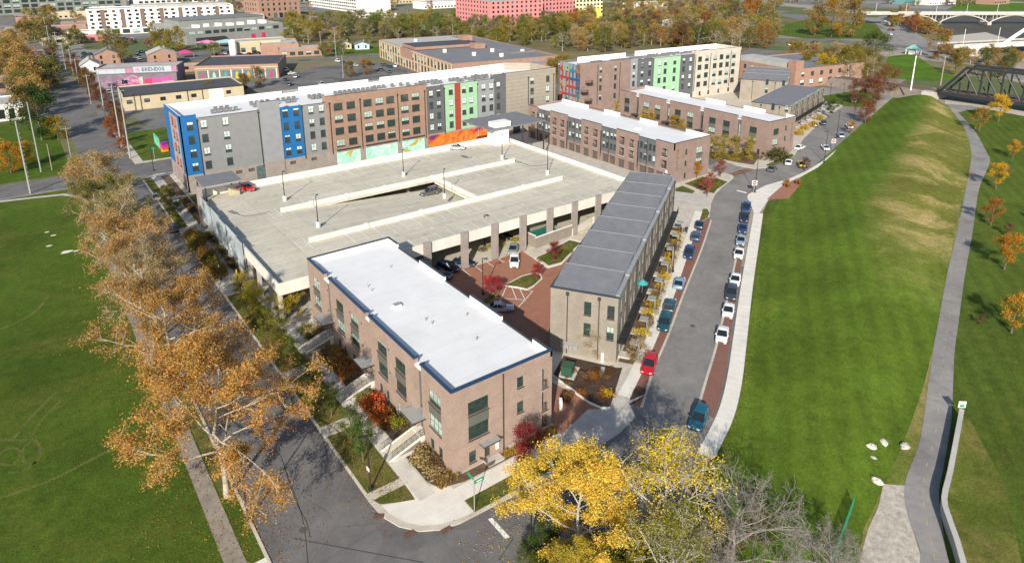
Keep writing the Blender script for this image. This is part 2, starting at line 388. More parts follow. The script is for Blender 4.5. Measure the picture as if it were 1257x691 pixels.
bulbR = smooth_path(px([(924, 250), (917, 243.5), (918.5, 239), (940, 228), (968.5, 220), (989, 211), (1010, 198), (1027, 184), (1045, 166), (1062, 148)]), 3)
streetC = [(56, 44)] + [(p[0], p[1]) for p in [(58, 52)]] + kerbC + bulb1 + bulb2 + px([(975, 193), (985, 172), (1012, 146), (1040, 128), (1066, 140)]) + bulbR[::-1] + swL[::-1]
sheet('right_street', streetC, .012, M_asph2)
sheet('service_street', [(148, 114), (163, 116), (163, 199), (148, 199)], .010, M_asph)
mb = MB(); mb.prism(blockA, -.02, .10); struct('block_pavement', mb, M_kerb)
blockE = px([(904, 203.5), (925, 207.5), (942, 206.5), (975, 192), (979, 185), (986, 171), (1011, 147), (1035, 130)]) + [(262, 150), (262, 199), (161.5, 199), (161.5, 124)]
mb = MB(); mb.prism(blockE, -.02, .10); struct('block_pavement', mb, M_kerb)
# street markings and paver lanes
laneL = kerbC[:]; laneLr = smooth_path(px([(786, 500), (800, 455), (820, 408), (838, 360), (860, 306), (872, 270)]), 4)
sheet('brick_parking_lane', laneL + laneLr[::-1], .020, M_brickpave)
laneRl = smooth_path(px([(858, 503), (868, 468), (880, 428), (889, 390), (899, 345), (910, 290), (914, 262), (917, 246)]), 4)
laneRr = smooth_path(px([(876, 513), (884, 487), (892, 451), (896, 420), (906, 350), (914, 300), (921, 262), (924, 250)]), 4)
sheet('brick_parking_lane', laneRl + laneRr[::-1], .020, M_brickpave)
for side, path in (('l', laneLr), ('r', laneRl)):
    w = .3 if side == 'r' else -.3
    sheet('concrete_gutter', strip(path, 0, -.35 if side == 'r' else .35), .024, M_kerb)
sheet('stop_line', px([(905, 233.3), (917, 236.5), (916, 237.7), (904, 234.5)]), .02, M_line)
sheet('stop_line', px([(599, 637), (604, 635), (626, 659), (620, 661)]), .016, M_line)
sheet('brick_crossing', px([(893, 214), (915, 207.3), (926, 209), (903, 216.5)]), .02, M_brickpave)
# tar seams on the left street
mb = MB()
for pth in ([(345, 560), (362, 612), (376, 640), (381, 660)], [(352, 580), (371, 635), (378, 691)], [(520, 690), (400, 668), (360, 660)], [(285, 420), (300, 470), (330, 540)], [(630, 660), (612, 688)]):
    p = smooth_path(px(pth), 5); q = strip(p, -.035, .035); n = len(p)
    for k in range(n-1): mb.face([(*q[k], .018), (*q[k+1], .018), (*q[2*n-2-k], .018), (*q[2*n-1-k], .018)])
struct('tar_seams', mb, pmat('tar', (.03, .03, .032), .6, .2, 2.), kind='stuff')
for p in ((325, 602), (372, 650), (300, 545), (256, 440), (850, 400)):
    q = MB(); c_ = at(*p); q.prism([(c_[0]+math.cos(a)*.42, c_[1]+math.sin(a)*.42) for a in [i*math.pi/8 for i in range(16)]], .0, .024); struct('manhole_cover', q, pmat('iron_cover', (.09, .085, .08), .6, .25, 4.))
# verge and pavement west of the left street
slab('west_kerb', [(12.0, -60), (12.3, -60), (12.3, 200), (12.0, 200)], -.02, .11, M_kerb)
sheet('grass_verge', [(10.6, 68), (12.0, 68), (12.0, 200), (10.6, 200)], .03, M_verge)
sheet('west_pavement', [(8.6, 57), (10.4, 57), (10.4, 200), (8.6, 200)], .04, pmat('old_concrete', (.25, .225, .185), .9, .25, .8, stain=.5))
sheet('west_pavement', [(9.0, 52), (12.0, 52), (12.0, 57), (9.0, 57)], .045, M_concw)
sheet('field_path', strip(px([(-30, 251), (40, 243), (78, 239), (112, 243)]), -.7, .7), .03, M_conc)
# sidewalks on block A, laid slab by slab where the joints show
def pave(name, path, w0, w1, z, m, step, parent_label=None, gap=.018, rng=random.Random(3)):
    root = tag(bpy.data.objects.new(name, None), kind='structure'); col.objects.link(root)
    pts = [Vector(p) for p in path]; seg = [(pts[k+1]-pts[k]).length for k in range(len(pts)-1)]; tot = sum(seg)
    def ev(s):
        k = 0
        while k < len(seg)-1 and s > seg[k]: s -= seg[k]; k += 1
        d = (pts[k+1]-pts[k]).normalized(); p = pts[k]+d*s; return p, Vector((d.y, -d.x))
    n = max(1, round(tot/step)); mb = MB(); q = []
    for k in range(n):
        a, na = ev(tot*k/n+gap); b, nb = ev(tot*(k+1)/n-gap); dz = rng.uniform(-.006, .006)
        mb = MB(); mb.prism([tuple(a+na*w0), tuple(a+na*w1), tuple(b+nb*w1), tuple(b+nb*w0)], z-.03, z+dz)
        mb.build('paving_slab', m, root)
    return root
pave('pavement', [(28.5, 54.2), (28.5, 115.5)], -.95, .95, .128, pmat('walk_concrete', (.56, .535, .48), .85, .12, .6, stain=.3), 1.5)
pave('pavement', [(27.2, 52.6), (45.6, 52.6)], -1.0, 1.0, .124, M_concw, 1.5)
pave('pavement', smooth_path(px([(766, 487), (786, 448), (806, 402), (822, 363), (843, 303), (858, 260)]), 3), -.85, .75, .128, M_concw, 1.5)
pave('pavement', [(26.4, 124), (26.4, 147)], -.9, .9, .128, M_conc, 1.5)
pave('pavement', smooth_path([((a[0]), a[1]) for a in px([(866, 560), (890, 512), (901, 470), (908, 420), (917, 350), (925, 300), (931, 262)])], 3), -1.0, 1.0, .11, M_concw, 1.5)
sheet('plaza_pavement', px([(922, 252), (917, 243.5), (918.5, 239), (940, 228), (968.5, 220), (989, 211), (1010, 198), (1027, 184), (1022, 190), (1004, 206), (985, 216.5), (962, 227), (947, 240), (939, 252), (932, 262), (925, 262)]), .10, M_concw)
sheet('brick_plaza', px([(941, 245.5), (955, 233), (973, 222.5), (980, 221), (985, 224), (968, 244.5)]), .108, M_brickcourt)
# corner pads and verges of block A
sheet('corner_pavement', [(24.0, 56.2), (24.2, 54.6), (25.0, 52.6), (26.2, 51.2), (28.0, 50.15), (29.8, 49.75), (31.4, 49.6), (31.4, 54.0), (29.6, 55.6), (27.5, 57.3), (27.3, 54.8)], .112, M_concw)
sheet('grass_verge', [(23.5, 58.6), (27.4, 58.6), (27.4, 115), (23.5, 115)], .106, M_verge)
sheet('grass_verge', [(24.0, 56.4), (27.4, 54.6), (27.4, 57.4), (23.6, 57.4)], .107, M_verge)
sheet('grass_verge', [(31.5, 49.5), (45.5, 49.4), (45.5, 51.5), (31.5, 51.5)], .106, M_verge)
sheet('planting_bed', [(27.6, 176), (29.7, 176), (29.7, 196), (27.6, 196)], .11, M_soil)
sheet('grass_verge', [(23.5, 173), (25.4, 173), (25.4, 197), (23.5, 197)], .106, M_verge)
swp = smooth_path([((a[0]), a[1]) for a in px([(866, 560), (890, 512), (901, 470), (908, 420), (917, 350), (925, 300), (931, 262)])], 3)
sheet('grass_verge', strip(swp, .9, 8.0), .02, M_lawnE)
sheet('grass_verge', px([(933, 268), (943, 247), (985, 224), (1000, 212), (1024, 190), (1050, 165), (1085, 150), (1010, 240), (960, 290)]), .024, M_lawnE)
sheet('driveway_pavement', [(23.3, 115.5), (28, 115.5), (28, 122.5), (23.3, 122.5)], .115, M_conc)
sheet('driveway_pavement', [(23.3, 147.5), (30, 147.5), (30, 153), (23.3, 153)], .115, M_conc)
sheet('grass_verge', [(23.5, 153.2), (25.4, 153.2), (25.4, 172), (23.5, 172)], .106, M_verge)
pave('pavement', [(26.4, 153), (26.4, 197)], -.9, .9, .122, M_conc, 1.5)
sheet('planting_bed', [(27.6, 153.4), (29.6, 153.4), (29.6, 175), (27.6, 175)], .11, M_soil)
sheet('planting_bed', [(23.5, 123), (25.3, 123), (25.3, 147), (23.5, 147)], .108, M_soil)
sheet('planting_bed', [(27.4, 123), (28.0, 123), (28.0, 147), (27.4, 147)], .108, M_mulch)
sheet('planting_bed', [(29.6, 56.2), (32.2, 55.0), (46.6, 55.0), (46.6, 53.8), (33, 53.8), (30.3, 54.6)], .118, M_soil)
sheet('planting_bed', [(29.6, 56.2), (32.4, 56.2), (32.4, 99), (29.6, 99)], .116, M_mulch)
sheet('planting_bed', [(28.2, 101.0), (38, 101.0), (38, 104), (28.2, 104)], .10, M_mulch)
for y0, y1 in ((61.2, 63.8), (74.8, 77.4), (89.0, 91.8)): sheet('entry_walk', [(28.0, y0), (31.0, y0), (31.0, y1), (28.0, y1)], .13, M_concw)
for y0 in (70.0, 84.5): sheet('entry_walk', [(23.4, y0), (27.6, y0), (27.6, y0+2.2), (23.4, y0+2.2)], .115, M_conc)
sheet('entry_walk', [(28.0, 98.9), (34, 98.9), (34, 96.0), (28.0, 96.0)], .132, M_concw)
# courtyard
court = px([(520, 345), (545, 327), (602, 303), (635, 305), (655, 318), (672, 330), (690, 325), (712, 302), (722, 296), (690, 350), (676, 430), (678, 470), (735, 500), (738, 504), (722, 512), (700, 522), (690, 535)]) + [(46.7, 54), (46.7, 99.0)]
sheet('courtyard_paving', court, .108, M_brickcourt)
sheet('drive_apron', [(46.7, 49.1), (52.5, 49.4), (56.3, 50.5)] + px([(771, 493), (796, 483), (760, 503), (722, 503), (700, 524)]) + [(46.7, 53)], .116, M_conc)
sheet('entry_walk', px([(770, 452), (788, 450), (778, 478), (770, 501), (749, 501)]), .12, M_conc)
sheet('planting_bed', px([(678, 462), (692, 437), (757, 452), (764, 452), (749, 500), (738, 500), (722, 495), (700, 478)]), .112, M_mulch)
sheet('planting_bed', px([(774, 484), (783, 474), (793, 478), (791, 486), (780, 495), (771, 497)]), .112, M_mulch)
slab('courtyard_kerb', strip(px([(678, 462), (700, 478), (722, 495), (738, 502), (749, 502)]), -.12, .12), .1, .30, M_concw)
isl = px([(618, 352), (640, 340), (657, 335.5), (664, 338), (666, 343), (655, 353), (647, 357), (634, 354)])
slab('island_kerb', isl, .1, .25, M_concw)
cx = sum(p[0] for p in isl)/len(isl); cy = sum(p[1] for p in isl)/len(isl)
sheet('island_grass', [(cx+(p[0]-cx)*.9, cy+(p[1]-cy)*.88) for p in isl], .256, M_verge)
isl2 = px([(655, 318), (672, 330), (690, 325), (708, 305), (716, 298), (700, 294), (668, 312)])
slab('island_kerb', isl2, .1, .25, M_concw); cx = sum(p[0] for p in isl2)/len(isl2); cy = sum(p[1] for p in isl2)/len(isl2)
sheet('island_grass', [(cx+(p[0]-cx)*.88, cy+(p[1]-cy)*.86) for p in isl2], .256, M_verge)
sheet('island_grass', px([(590, 372), (612, 357), (607, 366), (596, 376)]), .12, M_verge)
def lines(name, segs, w, z, m):
    mb = MB()
    for a, b in segs:
        q = strip([a, b], -w/2, w/2); mb.face([(*p, z) for p in q[::-1]])
    return struct(name, mb, m, kind='stuff')
P1 = lambda *q: px(q)
lines('bay_markings', [P1((588, 316), (606, 328)), P1((601, 311), (619, 323)), P1((614, 306), (632, 317)), P1((575, 321), (592, 334)), P1((612, 374), (622, 352)), P1((622, 352), (654, 358)), P1((654, 358), (636, 378)), P1((608, 366), (645, 369)), P1((628, 353), (634, 368)), P1((638, 355), (645, 370)), P1((614, 368), (622, 378)), P1((562, 326), (578, 340))], .14, .118, M_line)
# th2 / street corner greens
sheet('grass_verge', px([(829, 232), (838, 228.5), (853, 235), (850, 238), (829, 235.5)]), .112, M_verge)
sheet('grass_verge', px([(840, 226), (862, 218), (885, 221), (893, 224), (880, 233), (876, 238), (862, 234)]), .112, M_verge)
sheet('grass_verge', px([(858, 269), (863, 257), (868, 257), (871, 262), (868, 269)]), .112, M_verge)
sheet('grass_verge', px([(940, 203), (972, 189), (975, 192), (945, 206)]), .112, M_verge)
sheet('planting_bed', px([(860, 190), (880, 187), (930, 196), (925, 203), (905, 200)]), .112, M_soil)
sheet('driveway_pavement', px([(832, 240), (850, 240), (872, 243), (870, 254), (835, 252)]), .115, M_conc)
# yard behind the garage
sheet('yard_paving', [(110.5, 100), (131, 100), (131, 199), (110.5, 199)], .104, M_conc)
sheet('yard_lawn', [(30, 154), (110, 154), (110, 175.5), (30, 175.5)], .104, M_verge)
sheet('corner_lawn', [(25, 213), (110, 213), (110, 256), (25, 256)], .02, M_lawnE)
sheet('corner_walk', [(24.0, 213), (26.4, 213), (26.4, 262), (24.0, 262)], .03, M_conc)
sheet('corner_walk', [(24, 213), (60, 213), (60, 215), (24, 215)], .034, M_conc)
sheet('alley', [(26, 256), (110, 256), (110, 262), (26, 262)], .016, M_lot)

# ------------------------------------------------------------------ levee, path, park, river
rows = [((848, 690), (1040, 690), .05), ((848, 650), (1062, 650), .35), ((862, 600), (1080, 600), .9), ((888, 545), (1122, 545), 1.6), ((909, 480), (1138, 480), 2.2), ((921, 400), (1151, 400), 3.0), ((931, 330), (1163, 330), 3.6), ((941, 252), (1180, 250), 4.2), ((992, 212), (1192, 205), 4.6), ((1032, 175), (1192, 175), 4.8), ((1064, 148), (1178, 150), 4.9), ((1096, 120), (1164, 130), 4.9)]
NS = 28
base_rows = [(*at(*l), *at(*r), h) for l, r, h in rows]
lev = [np.array(r) for r in smooth_path(base_rows, 6)]
for _ in range(10): lev = [lev[0]] + [(lev[i-1]+2*lev[i]+lev[i+1])/4 for i in range(1, len(lev)-1)] + [lev[-1]]
L_ = np.array(lev); cen_ = (L_[:, :2]+L_[:, 2:4])/2; acc_ = np.concatenate([[0], np.cumsum(np.linalg.norm(np.diff(cen_, axis=0), axis=1))])
un_ = np.linspace(0, acc_[-1], 90); L_ = np.stack([np.interp(un_, acc_, L_[:, k]) for k in range(5)], 1)
for _ in range(60): L_[1:-1] = (L_[:-2]+2*L_[1:-1]+L_[2:])/4
lev = [tuple(map(float, r)) for r in L_]
def levee_prof(s): 
    a = min(1, s/.55); b = min(1, max(0, (1-s)/.36))
    return (a*a*(3-2*a))*(b*b*(3-2*b))
mb = MB(); grid = []
rr = random.Random(5)
for r in lev:
    row = []
    for k in range(NS+1):
        s = k/NS; x = r[0]+(r[2]-r[0])*s; y = r[1]+(r[3]-r[1])*s
        row.append((x, y, .02 + r[4]*.58*levee_prof(s)))
    grid.append(row)
for i in range(len(grid)-1):
    for k in range(NS): mb.face([grid[i][k], grid[i][k+1], grid[i+1][k+1], grid[i+1][k]])
tmp = MB(); tmp.v = mb.v; tmp.f = mb.f; tmp.m = [0]*len(mb.f)
# shared vertices so that the bank shades smoothly
vs = [p for r in grid for p in r]; W = NS+1; fs = [(i*W+k, i*W+k+1, (i+1)*W+k+1, (i+1)*W+k) for i in range(len(grid)-1) for k in range(NS)]
me = bpy.data.meshes.new('levee'); me.from_pydata(vs, [], fs)
me.polygons.foreach_set('use_smooth', [True]*len(fs))
# dry uncut grass grows on the river side, mown green grass on the crest and town side
m, nt, b = new_mat('levee_grass')
def lobe(fn): return None
ca = me.color_attributes.new('dry', 'FLOAT_COLOR', 'POINT')
vals = []
for i in range(len(grid)):
    t = i/(len(grid)-1); edge = .50 - .0*t + (.10 if t > .62 else 0)*(t-.62)/.38 + (.12 if t < .25 else 0)*(.25-t)/.25
    for k in range(W):
        s = k/NS; d = min(1, max(0, (s-edge+.1)/.26))*min(1, max(.15, (t-.16)/.26)); vals += [d, d, d, 1]
ca.data.foreach_set('color', vals)
att = N(nt, 'ShaderNodeAttribute', attribute_name='dry'); v = objco(nt)
def grass_col(c, dry, dryness, scale, stripe=None):
    f = ramp(nt, noise(nt, scale, 6, .68, v, dist=.4), ((.34, 0.), (.68, 1.)))
    base = mixc(nt, f, tuple(x*.8 for x in c), tuple(x*1.25 for x in c))
    f = ramp(nt, noise(nt, scale, 7, .72, v, dist=.8), ((1-dryness-.04, 0.), (1-dryness+.10, 1.))); base = mixc(nt, f, base, dry)
    if stripe:
        mp = N(nt, 'ShaderNodeMapping'); mp.inputs['Rotation'].default_value = (0, 0, stripe[0]); nt.links.new(v, mp.inputs[0])
        w = N(nt, 'ShaderNodeTexWave'); w.inputs['Scale'].default_value = stripe[1]; w.inputs['Distortion'].default_value = 1.0; nt.links.new(mp.outputs[0], w.inputs[0])
        base = mixc(nt, .55, base, ramp(nt, w.outputs[1], ((.2, .86), (.8, 1.1))), 'MULTIPLY')
    return base
ga = grass_col((.090, .148, .015), (.17, .16, .035), .36, .05, (RAD(57), .10)); gb = grass_col((.145, .155, .03), (.37, .29, .12), .46, .06)
f = mixc(nt, .62, att.outputs['Color'], noise(nt, .09, 6, .72, v), 'OVERLAY')
base = mixc(nt, ramp(nt, f, ((.22, 0.), (.85, 1.))), ga, gb)
base = mixc(nt, .9, base, ramp(nt, noise(nt, .7, 6, .8, v, dist=.3), ((.3, .66), (.7, 1.32))), 'MULTIPLY')
base = mixc(nt, .85, base, ramp(nt, noise(nt, 3.2, 5, .85, v), ((.3, .5), (.7, 1.5))), 'MULTIPLY')
nt.links.new(base, b.inputs['Base Color']); b.inputs['Roughness'].default_value = .95; b.inputs['Specular IOR Level'].default_value = .1
bump(nt, b, noise(nt, 9., 4, .75, v), .6, .12)
me.materials.append(m); tag(link('levee', me), kind='structure')
pl = [(1123, 720), (1129.5, 678), (1115, 636), (1110.5, 594), (1129.5, 539), (1140, 467), (1146, 425), (1151, 400), (1164, 330), (1175, 285), (1186, 230), (1191, 205), (1192, 185), (1187, 165), (1179, 150), (1170, 138)]
pr_ = [(1178, 720), (1163, 682), (1152.6, 610), (1158, 575), (1167, 522), (1169.5, 484), (1171.6, 434), (1176, 400), (1185, 335), (1194, 285), (1202, 232), (1215, 200), (1211, 187), (1199, 165), (1187, 150), (1176, 138)]
pathL, pathR = smooth_path(px(pl), 5), smooth_path(px(pr_), 5)
mb = MB()
for k in range(len(pathL)-1): mb.face([(*pathL[k], .05), (*pathR[k], .05), (*pathR[k+1], .05), (*pathL[k+1], .05)])
struct('path', mb, M_path)
sheet('path_verge', strip(pathL, -5.0, .15), .018, M_dry)
cen = [((a[0]+b[0])/2, (a[1]+b[1])/2) for a, b in zip(pathL, pathR)]
segs = []; acc = 0
for k in range(2, 46):
    if k % 2 == 0: d = (cen[k+1][0]-cen[k][0], cen[k+1][1]-cen[k][1]); l = math.hypot(*d) or 1; segs.append((cen[k], (cen[k][0]+d[0]/l*1.0, cen[k][1]+d[1]/l*1.0)))
lines('path_dashes', segs, .10, .056, M_yline)
sheet('levee_foot', px([(850, 590), (880, 556), (1130, 540), (1112, 594), (1136, 720), (1150, 800), (830, 800)]), .012, M_lawnE)
sheet('park_lawn', px([(1178, 720)]) + pathR[:] + px([(1230, 128), (1420, 160)]) + [(330, -60), (60, -60)], .006, M_lawnE)
gp = smooth_path(px([(1084, 594), (1078, 622), (1064, 655), (1046, 730)]), 4)
sheet('gravel_patch', gp + px([(1136, 730), (1129.5, 680), (1117, 640), (1111, 596)]), .04, M_gravel)
# ------------------------------------------------------------------ building helpers
M_bronze = pmat('bronze_frame', (.05, .05, .045), .4, .1, 3.)
M_glassG = glassmat('green_glass', (.03, .055, .05), (.42, .55, .50), .55)
M_glassW = glassmat('pale_glass', (.04, .06, .062), (.62, .72, .70), .38)
M_glassD = glassmat('dark_glass', (.018, .024, .028), (.10, .14, .15), .6)
def membrane(name, c):
    m, nt, b = new_mat(name); v = objco(nt)
    base = mixc(nt, 1., c, ramp(nt, noise(nt, .22, 6, .7, v, dist=.5), ((.3, .93), (.7, 1.04))), 'MULTIPLY')
    t = N(nt, 'ShaderNodeTexBrick'); t.inputs['Scale'].default_value = 1; t.inputs['Brick Width'].default_value = 14.; t.inputs['Row Height'].default_value = 2.4; t.inputs['Mortar Size'].default_value = .035
    for k, cc in (('Color1', (1, 1, 1, 1)), ('Color2', (.975, .975, .97, 1)), ('Mortar', (.80, .80, .80, 1))): t.inputs[k].default_value = cc
    nt.links.new(v, t.inputs['Vector']); base = mixc(nt, .7, base, t.outputs[0], 'MULTIPLY')
    f = ramp(nt, noise(nt, .09, 6, .7, v, dist=1.2), ((.56, 0.), (.70, 1.))); g = N(nt, 'ShaderNodeMath', operation='MULTIPLY'); nt.links.new(f, g.inputs[0]); g.inputs[1].default_value = .22
    base = mixc(nt, g.outputs[0], base, (.42, .40, .36)); nt.links.new(base, b.inputs['Base Color']); b.inputs['Roughness'].default_value = .6; MATS[name] = m; return m
M_roofW = membrane('white_roof', (.72, .73, .735))
M_roofW2 = pmat('white_parapet', (.80, .81, .81), .6, .04, .5, stain=.06, fine=3.)
M_navy = pmat('navy_coping', (.022, .05, .105), .3, .1, 2.)
M_dcop = pmat('dark_coping', (.045, .05, .06), .4, .1, 2.)
M_brickP = brickmat('pink_brick', (.36, .255, .205), (.275, .185, .148), (.34, .285, .245))
M_brickT = brickmat('tan_brick', (.285, .25, .205), (.225, .195, .158), (.26, .24, .21))
M_brickG = brickmat('grey_tan_brick', (.30, .265, .215), (.25, .22, .18), (.26, .235, .20))
M_brickO = brickmat('orange_brick', (.42, .20, .115), (.34, .155, .09), (.34, .22, .16))
M_brickR = brickmat('rose_brick', (.28, .19, .16), (.215, .14, .118), (.26, .21, .185))
M_stoneB = brickmat('grey_block', (.33, .29, .265), (.28, .245, .225), (.26, .235, .215), .6, .2, mort=.02)
M_sideG = sidemat('grey_siding', (.235, .24, .245)); M_sideS = sidemat('slate_siding', (.115, .12, .13)); M_sideL = sidemat('light_grey_siding', (.27, .28, .30))
M_blue = sidemat('blue_siding', (.012, .13, .36)); M_green = sidemat('green_siding', (.30, .52, .33)); M_red = sidemat('red_siding', (.34, .05, .035))
M_tanp = sidemat('tan_panel', (.305, .275, .225), 1.2, .08, .6); M_creamp = brickmat('cream_brick', (.56, .52, .44), (.50, .455, .38), (.48, .45, .40))
M_panelG = pmat('grey_green_panel', (.12, .125, .112), .5, .08, 1.)
M_slate = sidemat('slate_shingle', (.125, .132, .150), .35, .14, .8)
M_slateflat = pmat('grey_shingle_roof', (.165, .172, .192), .85, .12, .6, b_=.3, fine=6.)
M_hvac = pmat('condenser_grey', (.17, .175, .18), .6, .15, 3.)
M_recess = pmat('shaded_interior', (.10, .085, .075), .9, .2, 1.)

def rect_facade(mb, p0, p1, z0, z1, ops=(), mi=0, reveal=.16, rmi=None, base=0.):
    """one wall from p0 to p1 (outside on the right) with real openings (u0,u1,v0,v1) and reveals"""
    dx, dy = p1[0]-p0[0], p1[1]-p0[1]; L = math.hypot(dx, dy); dx /= L; dy /= L; nx, ny = dy, -dx
    def P(u, v, d=0.): return (p0[0]+dx*u-nx*d, p0[1]+dy*u-ny*d, v)
    us = sorted({0., L, *[min(max(o[k], 0), L) for o in ops for k in (0, 1)]}); vs = sorted({z0, z1, *[min(max(o[k], z0), z1) for o in ops for k in (2, 3)]})
    for j in range(len(vs)-1):
        run = None
        for i in range(len(us)-1):
            cu, cv = (us[i]+us[i+1])/2, (vs[j]+vs[j+1])/2
            hole = any(o[0] < cu < o[1] and o[2] < cv < o[3] for o in ops)
            if not hole and run is None: run = us[i]
            if run is not None and (hole or i == len(us)-2):
                e = us[i] if hole else us[i+1]
                if e > run + 1e-6: mb.face([P(run, vs[j]), P(e, vs[j]), P(e, vs[j+1]), P(run, vs[j+1])], mi)
                run = None
    r = rmi if rmi is not None else mi
    for o in ops:
        u0, u1, v0, v1 = o[:4]; rv = o[4] if len(o) > 4 else reveal
        mb.face([P(u0, v0), P(u1, v0), P(u1, v0, rv), P(u0, v0, rv)], r); mb.face([P(u0, v1, rv), P(u1, v1, rv), P(u1, v1), P(u0, v1)], r)
        mb.face([P(u0, v0, rv), P(u0, v1, rv), P(u0, v1), P(u0, v0)], r); mb.face([P(u1, v0), P(u1, v1), P(u1, v1, rv), P(u1, v0, rv)], r)
        if len(o) > 5: mb.face([P(u0, v0, rv), P(u1, v0, rv), P(u1, v1, rv), P(u0, v1, rv)], o[5])
WIN = {}
def win_mesh(w, h, nx_, nz, fr, glass, bar=.06, sill=True):
    key = (round(w, 2), round(h, 2), nx_, nz, fr.name, glass.name, sill)
    if key in WIN: return WIN[key]
    f = MB(); b = bar
    f.box(-w/2, .0, 0, w/2, .07, b); f.box(-w/2, .0, h-b, w/2, .07, h); f.box(-w/2, .0, b, -w/2+b, .07, h-b); f.box(w/2-b, .0, b, w/2, .07, h-b)
    for k in range(1, nx_): x = -w/2+w*k/nx_; f.box(x-b*.5, .004, b, x+b*.5, .066, h-b)
    for k in range(1, nz): z = h*k/nz; f.box(-w/2+b, .008, z-b*.4, w/2-b, .06, z+b*.4)
    if sill: f.box(-w/2-.05, -.22, -.09, w/2+.05, .0, -.003)
    g = MB(); g.face([(-w/2+b*.5, .035, b*.5), (w/2-b*.5, .035, b*.5), (w/2-b*.5, .035, h-b*.5), (-w/2+b*.5, .035, h-b*.5)])
    WIN[key] = (f.mesh('window_frame', fr), g.mesh('window_pane', glass)); return WIN[key]
def put_window(root, p0, p1, u, v, w, h, nx_=1, nz=2, fr=None, glass=None, depth=.10, sill=True, name='window'):
    fr = fr or M_bronze; glass = glass or M_glassG
    dx, dy = p1[0]-p0[0], p1[1]-p0[1]; L = math.hypot(dx, dy); dx /= L; dy /= L
    a, b = win_mesh(w, h, nx_, nz, fr, glass, sill=sill)
    o = link(name, a, root, (p0[0]+dx*u-dy*depth, p0[1]+dy*u+dx*depth, v), math.atan2(dy, dx)); link('pane', b, o)
    return o
class Bld:
    def __init__(s, name, label, loc, rot, mats, cat='building', group=None):
        s.root = thing(name, label, cat, (loc[0], loc[1], loc[2] if len(loc) > 2 else 0), rot, group); s.mats = mats; s.w = MB()
    def face(s, p0, p1, z0, z1, wins=(), mi=0, extra=(), reveal=.16):
        """wins: (u centre, sill z, width, height, lights across, lights up, frame, glass)"""
        ops = [(w[0]-w[2]/2, w[0]+w[2]/2, w[1], w[1]+w[3]) for w in wins] + list(extra)
        rect_facade(s.w, p0, p1, z0, z1, ops, mi, reveal)
        for w in wins: put_window(s.root, p0, p1, w[0], w[1], w[2], w[3], *(w[4:8] if len(w) > 4 else ()))
    def boxes(s, name, bx, m):
        for b in bx: q = MB(); q.box(*b); q.build(name, m, s.root)
    def part(s, name, mb, mats, smooth=False): return mb.build(name, mats, s.root, smooth)
    def done(s): return s.w.build('wall', s.mats, s.root)
RAILS = {}
def rail_panel(mb, a, b, z, h=1.05, step=.25, mi=0):
    a = Vector((a[0], a[1], z)); b = Vector((b[0], b[1], z)) if len(b) == 2 else Vector(b); up = Vector((0, 0, h)); L = (b-a).length; n = max(1, int(L/step))
    mb.tube([a+up, b+up], .035, 4); mb.tube([a+up*.1, b+up*.1], .025, 4)
    for k in range(n+1): q = a.lerp(b, k/n); mb.tube([q, q+up], .016 if k % 4 else .035, 3, cap=False)
def coping(mb, p0, p1, z, w=.34, h=.16, mi=0, ext=.0):
    dx, dy = p1[0]-p0[0], p1[1]-p0[1]; L = math.hypot(dx, dy); dx /= L; dy /= L; nx, ny = dy, -dx
    o = .05
    poly = [(p0[0]-dx*ext+nx*o, p0[1]-dy*ext+ny*o), (p1[0]+dx*ext+nx*o, p1[1]+dy*ext+ny*o), (p1[0]+dx*ext-nx*w, p1[1]+dy*ext-ny*w), (p0[0]-dx*ext-nx*w, p0[1]-dy*ext-ny*w)]
    mb.prism(poly, z, z+h, mi)
def parapet(mb, p0, p1, z0, z1, t=.3, mi=0):
    """inner face and ends of a parapet wall whose outer face is the facade"""
    dx, dy = p1[0]-p0[0], p1[1]-p0[1]; L = math.hypot(dx, dy); dx /= L; dy /= L; nx, ny = dy, -dx
    a = [(p0[0]-nx*.02, p0[1]-ny*.02), (p1[0]-nx*.02, p1[1]-ny*.02), (p1[0]-nx*t, p1[1]-ny*t), (p0[0]-nx*t, p0[1]-ny*t)]
    mb.prism(a, z0, z1, mi)

# ------------------------------------------------------------------ brick townhouse row with the white roof (nearest building)
B = Bld('townhouse_block', 'three storey pink brick townhouse block with flat white roof and navy coping', (32.4, 55.2, .0), 0, [M_brickP, M_panelG, M_recess])
Wd, Ln = 14.2, 43.0
w3 = lambda u: [(u, 7.0, 2.75, 1.75, 3, 2), (u, 3.75, 2.75, 1.85, 3, 2)]
S0, S1 = (0, 0), (Wd, 0)
B.face(S0, S1, .0, 10.85, w3(3.5) + [(2.6, .75, .95, 1.5, 1, 2), (9.4, 7.75, .95, 1.5, 1, 2), (9.4, 4.35, .95, 1.5, 1, 2), (9.4, 1.0, 1.1, 1.4, 1, 2)],
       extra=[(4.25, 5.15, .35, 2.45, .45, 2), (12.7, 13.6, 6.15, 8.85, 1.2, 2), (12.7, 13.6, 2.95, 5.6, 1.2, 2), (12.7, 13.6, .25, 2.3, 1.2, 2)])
pan = MB(); pan.box(2.13, -.035, 5.62, 4.87, -.004, 6.90); B.part('spandrel_panel', pan, M_panelG)
west = [(0, 6.7), (8.3, 20.5), (21.8, 34.2), (36.3, 43.0)]
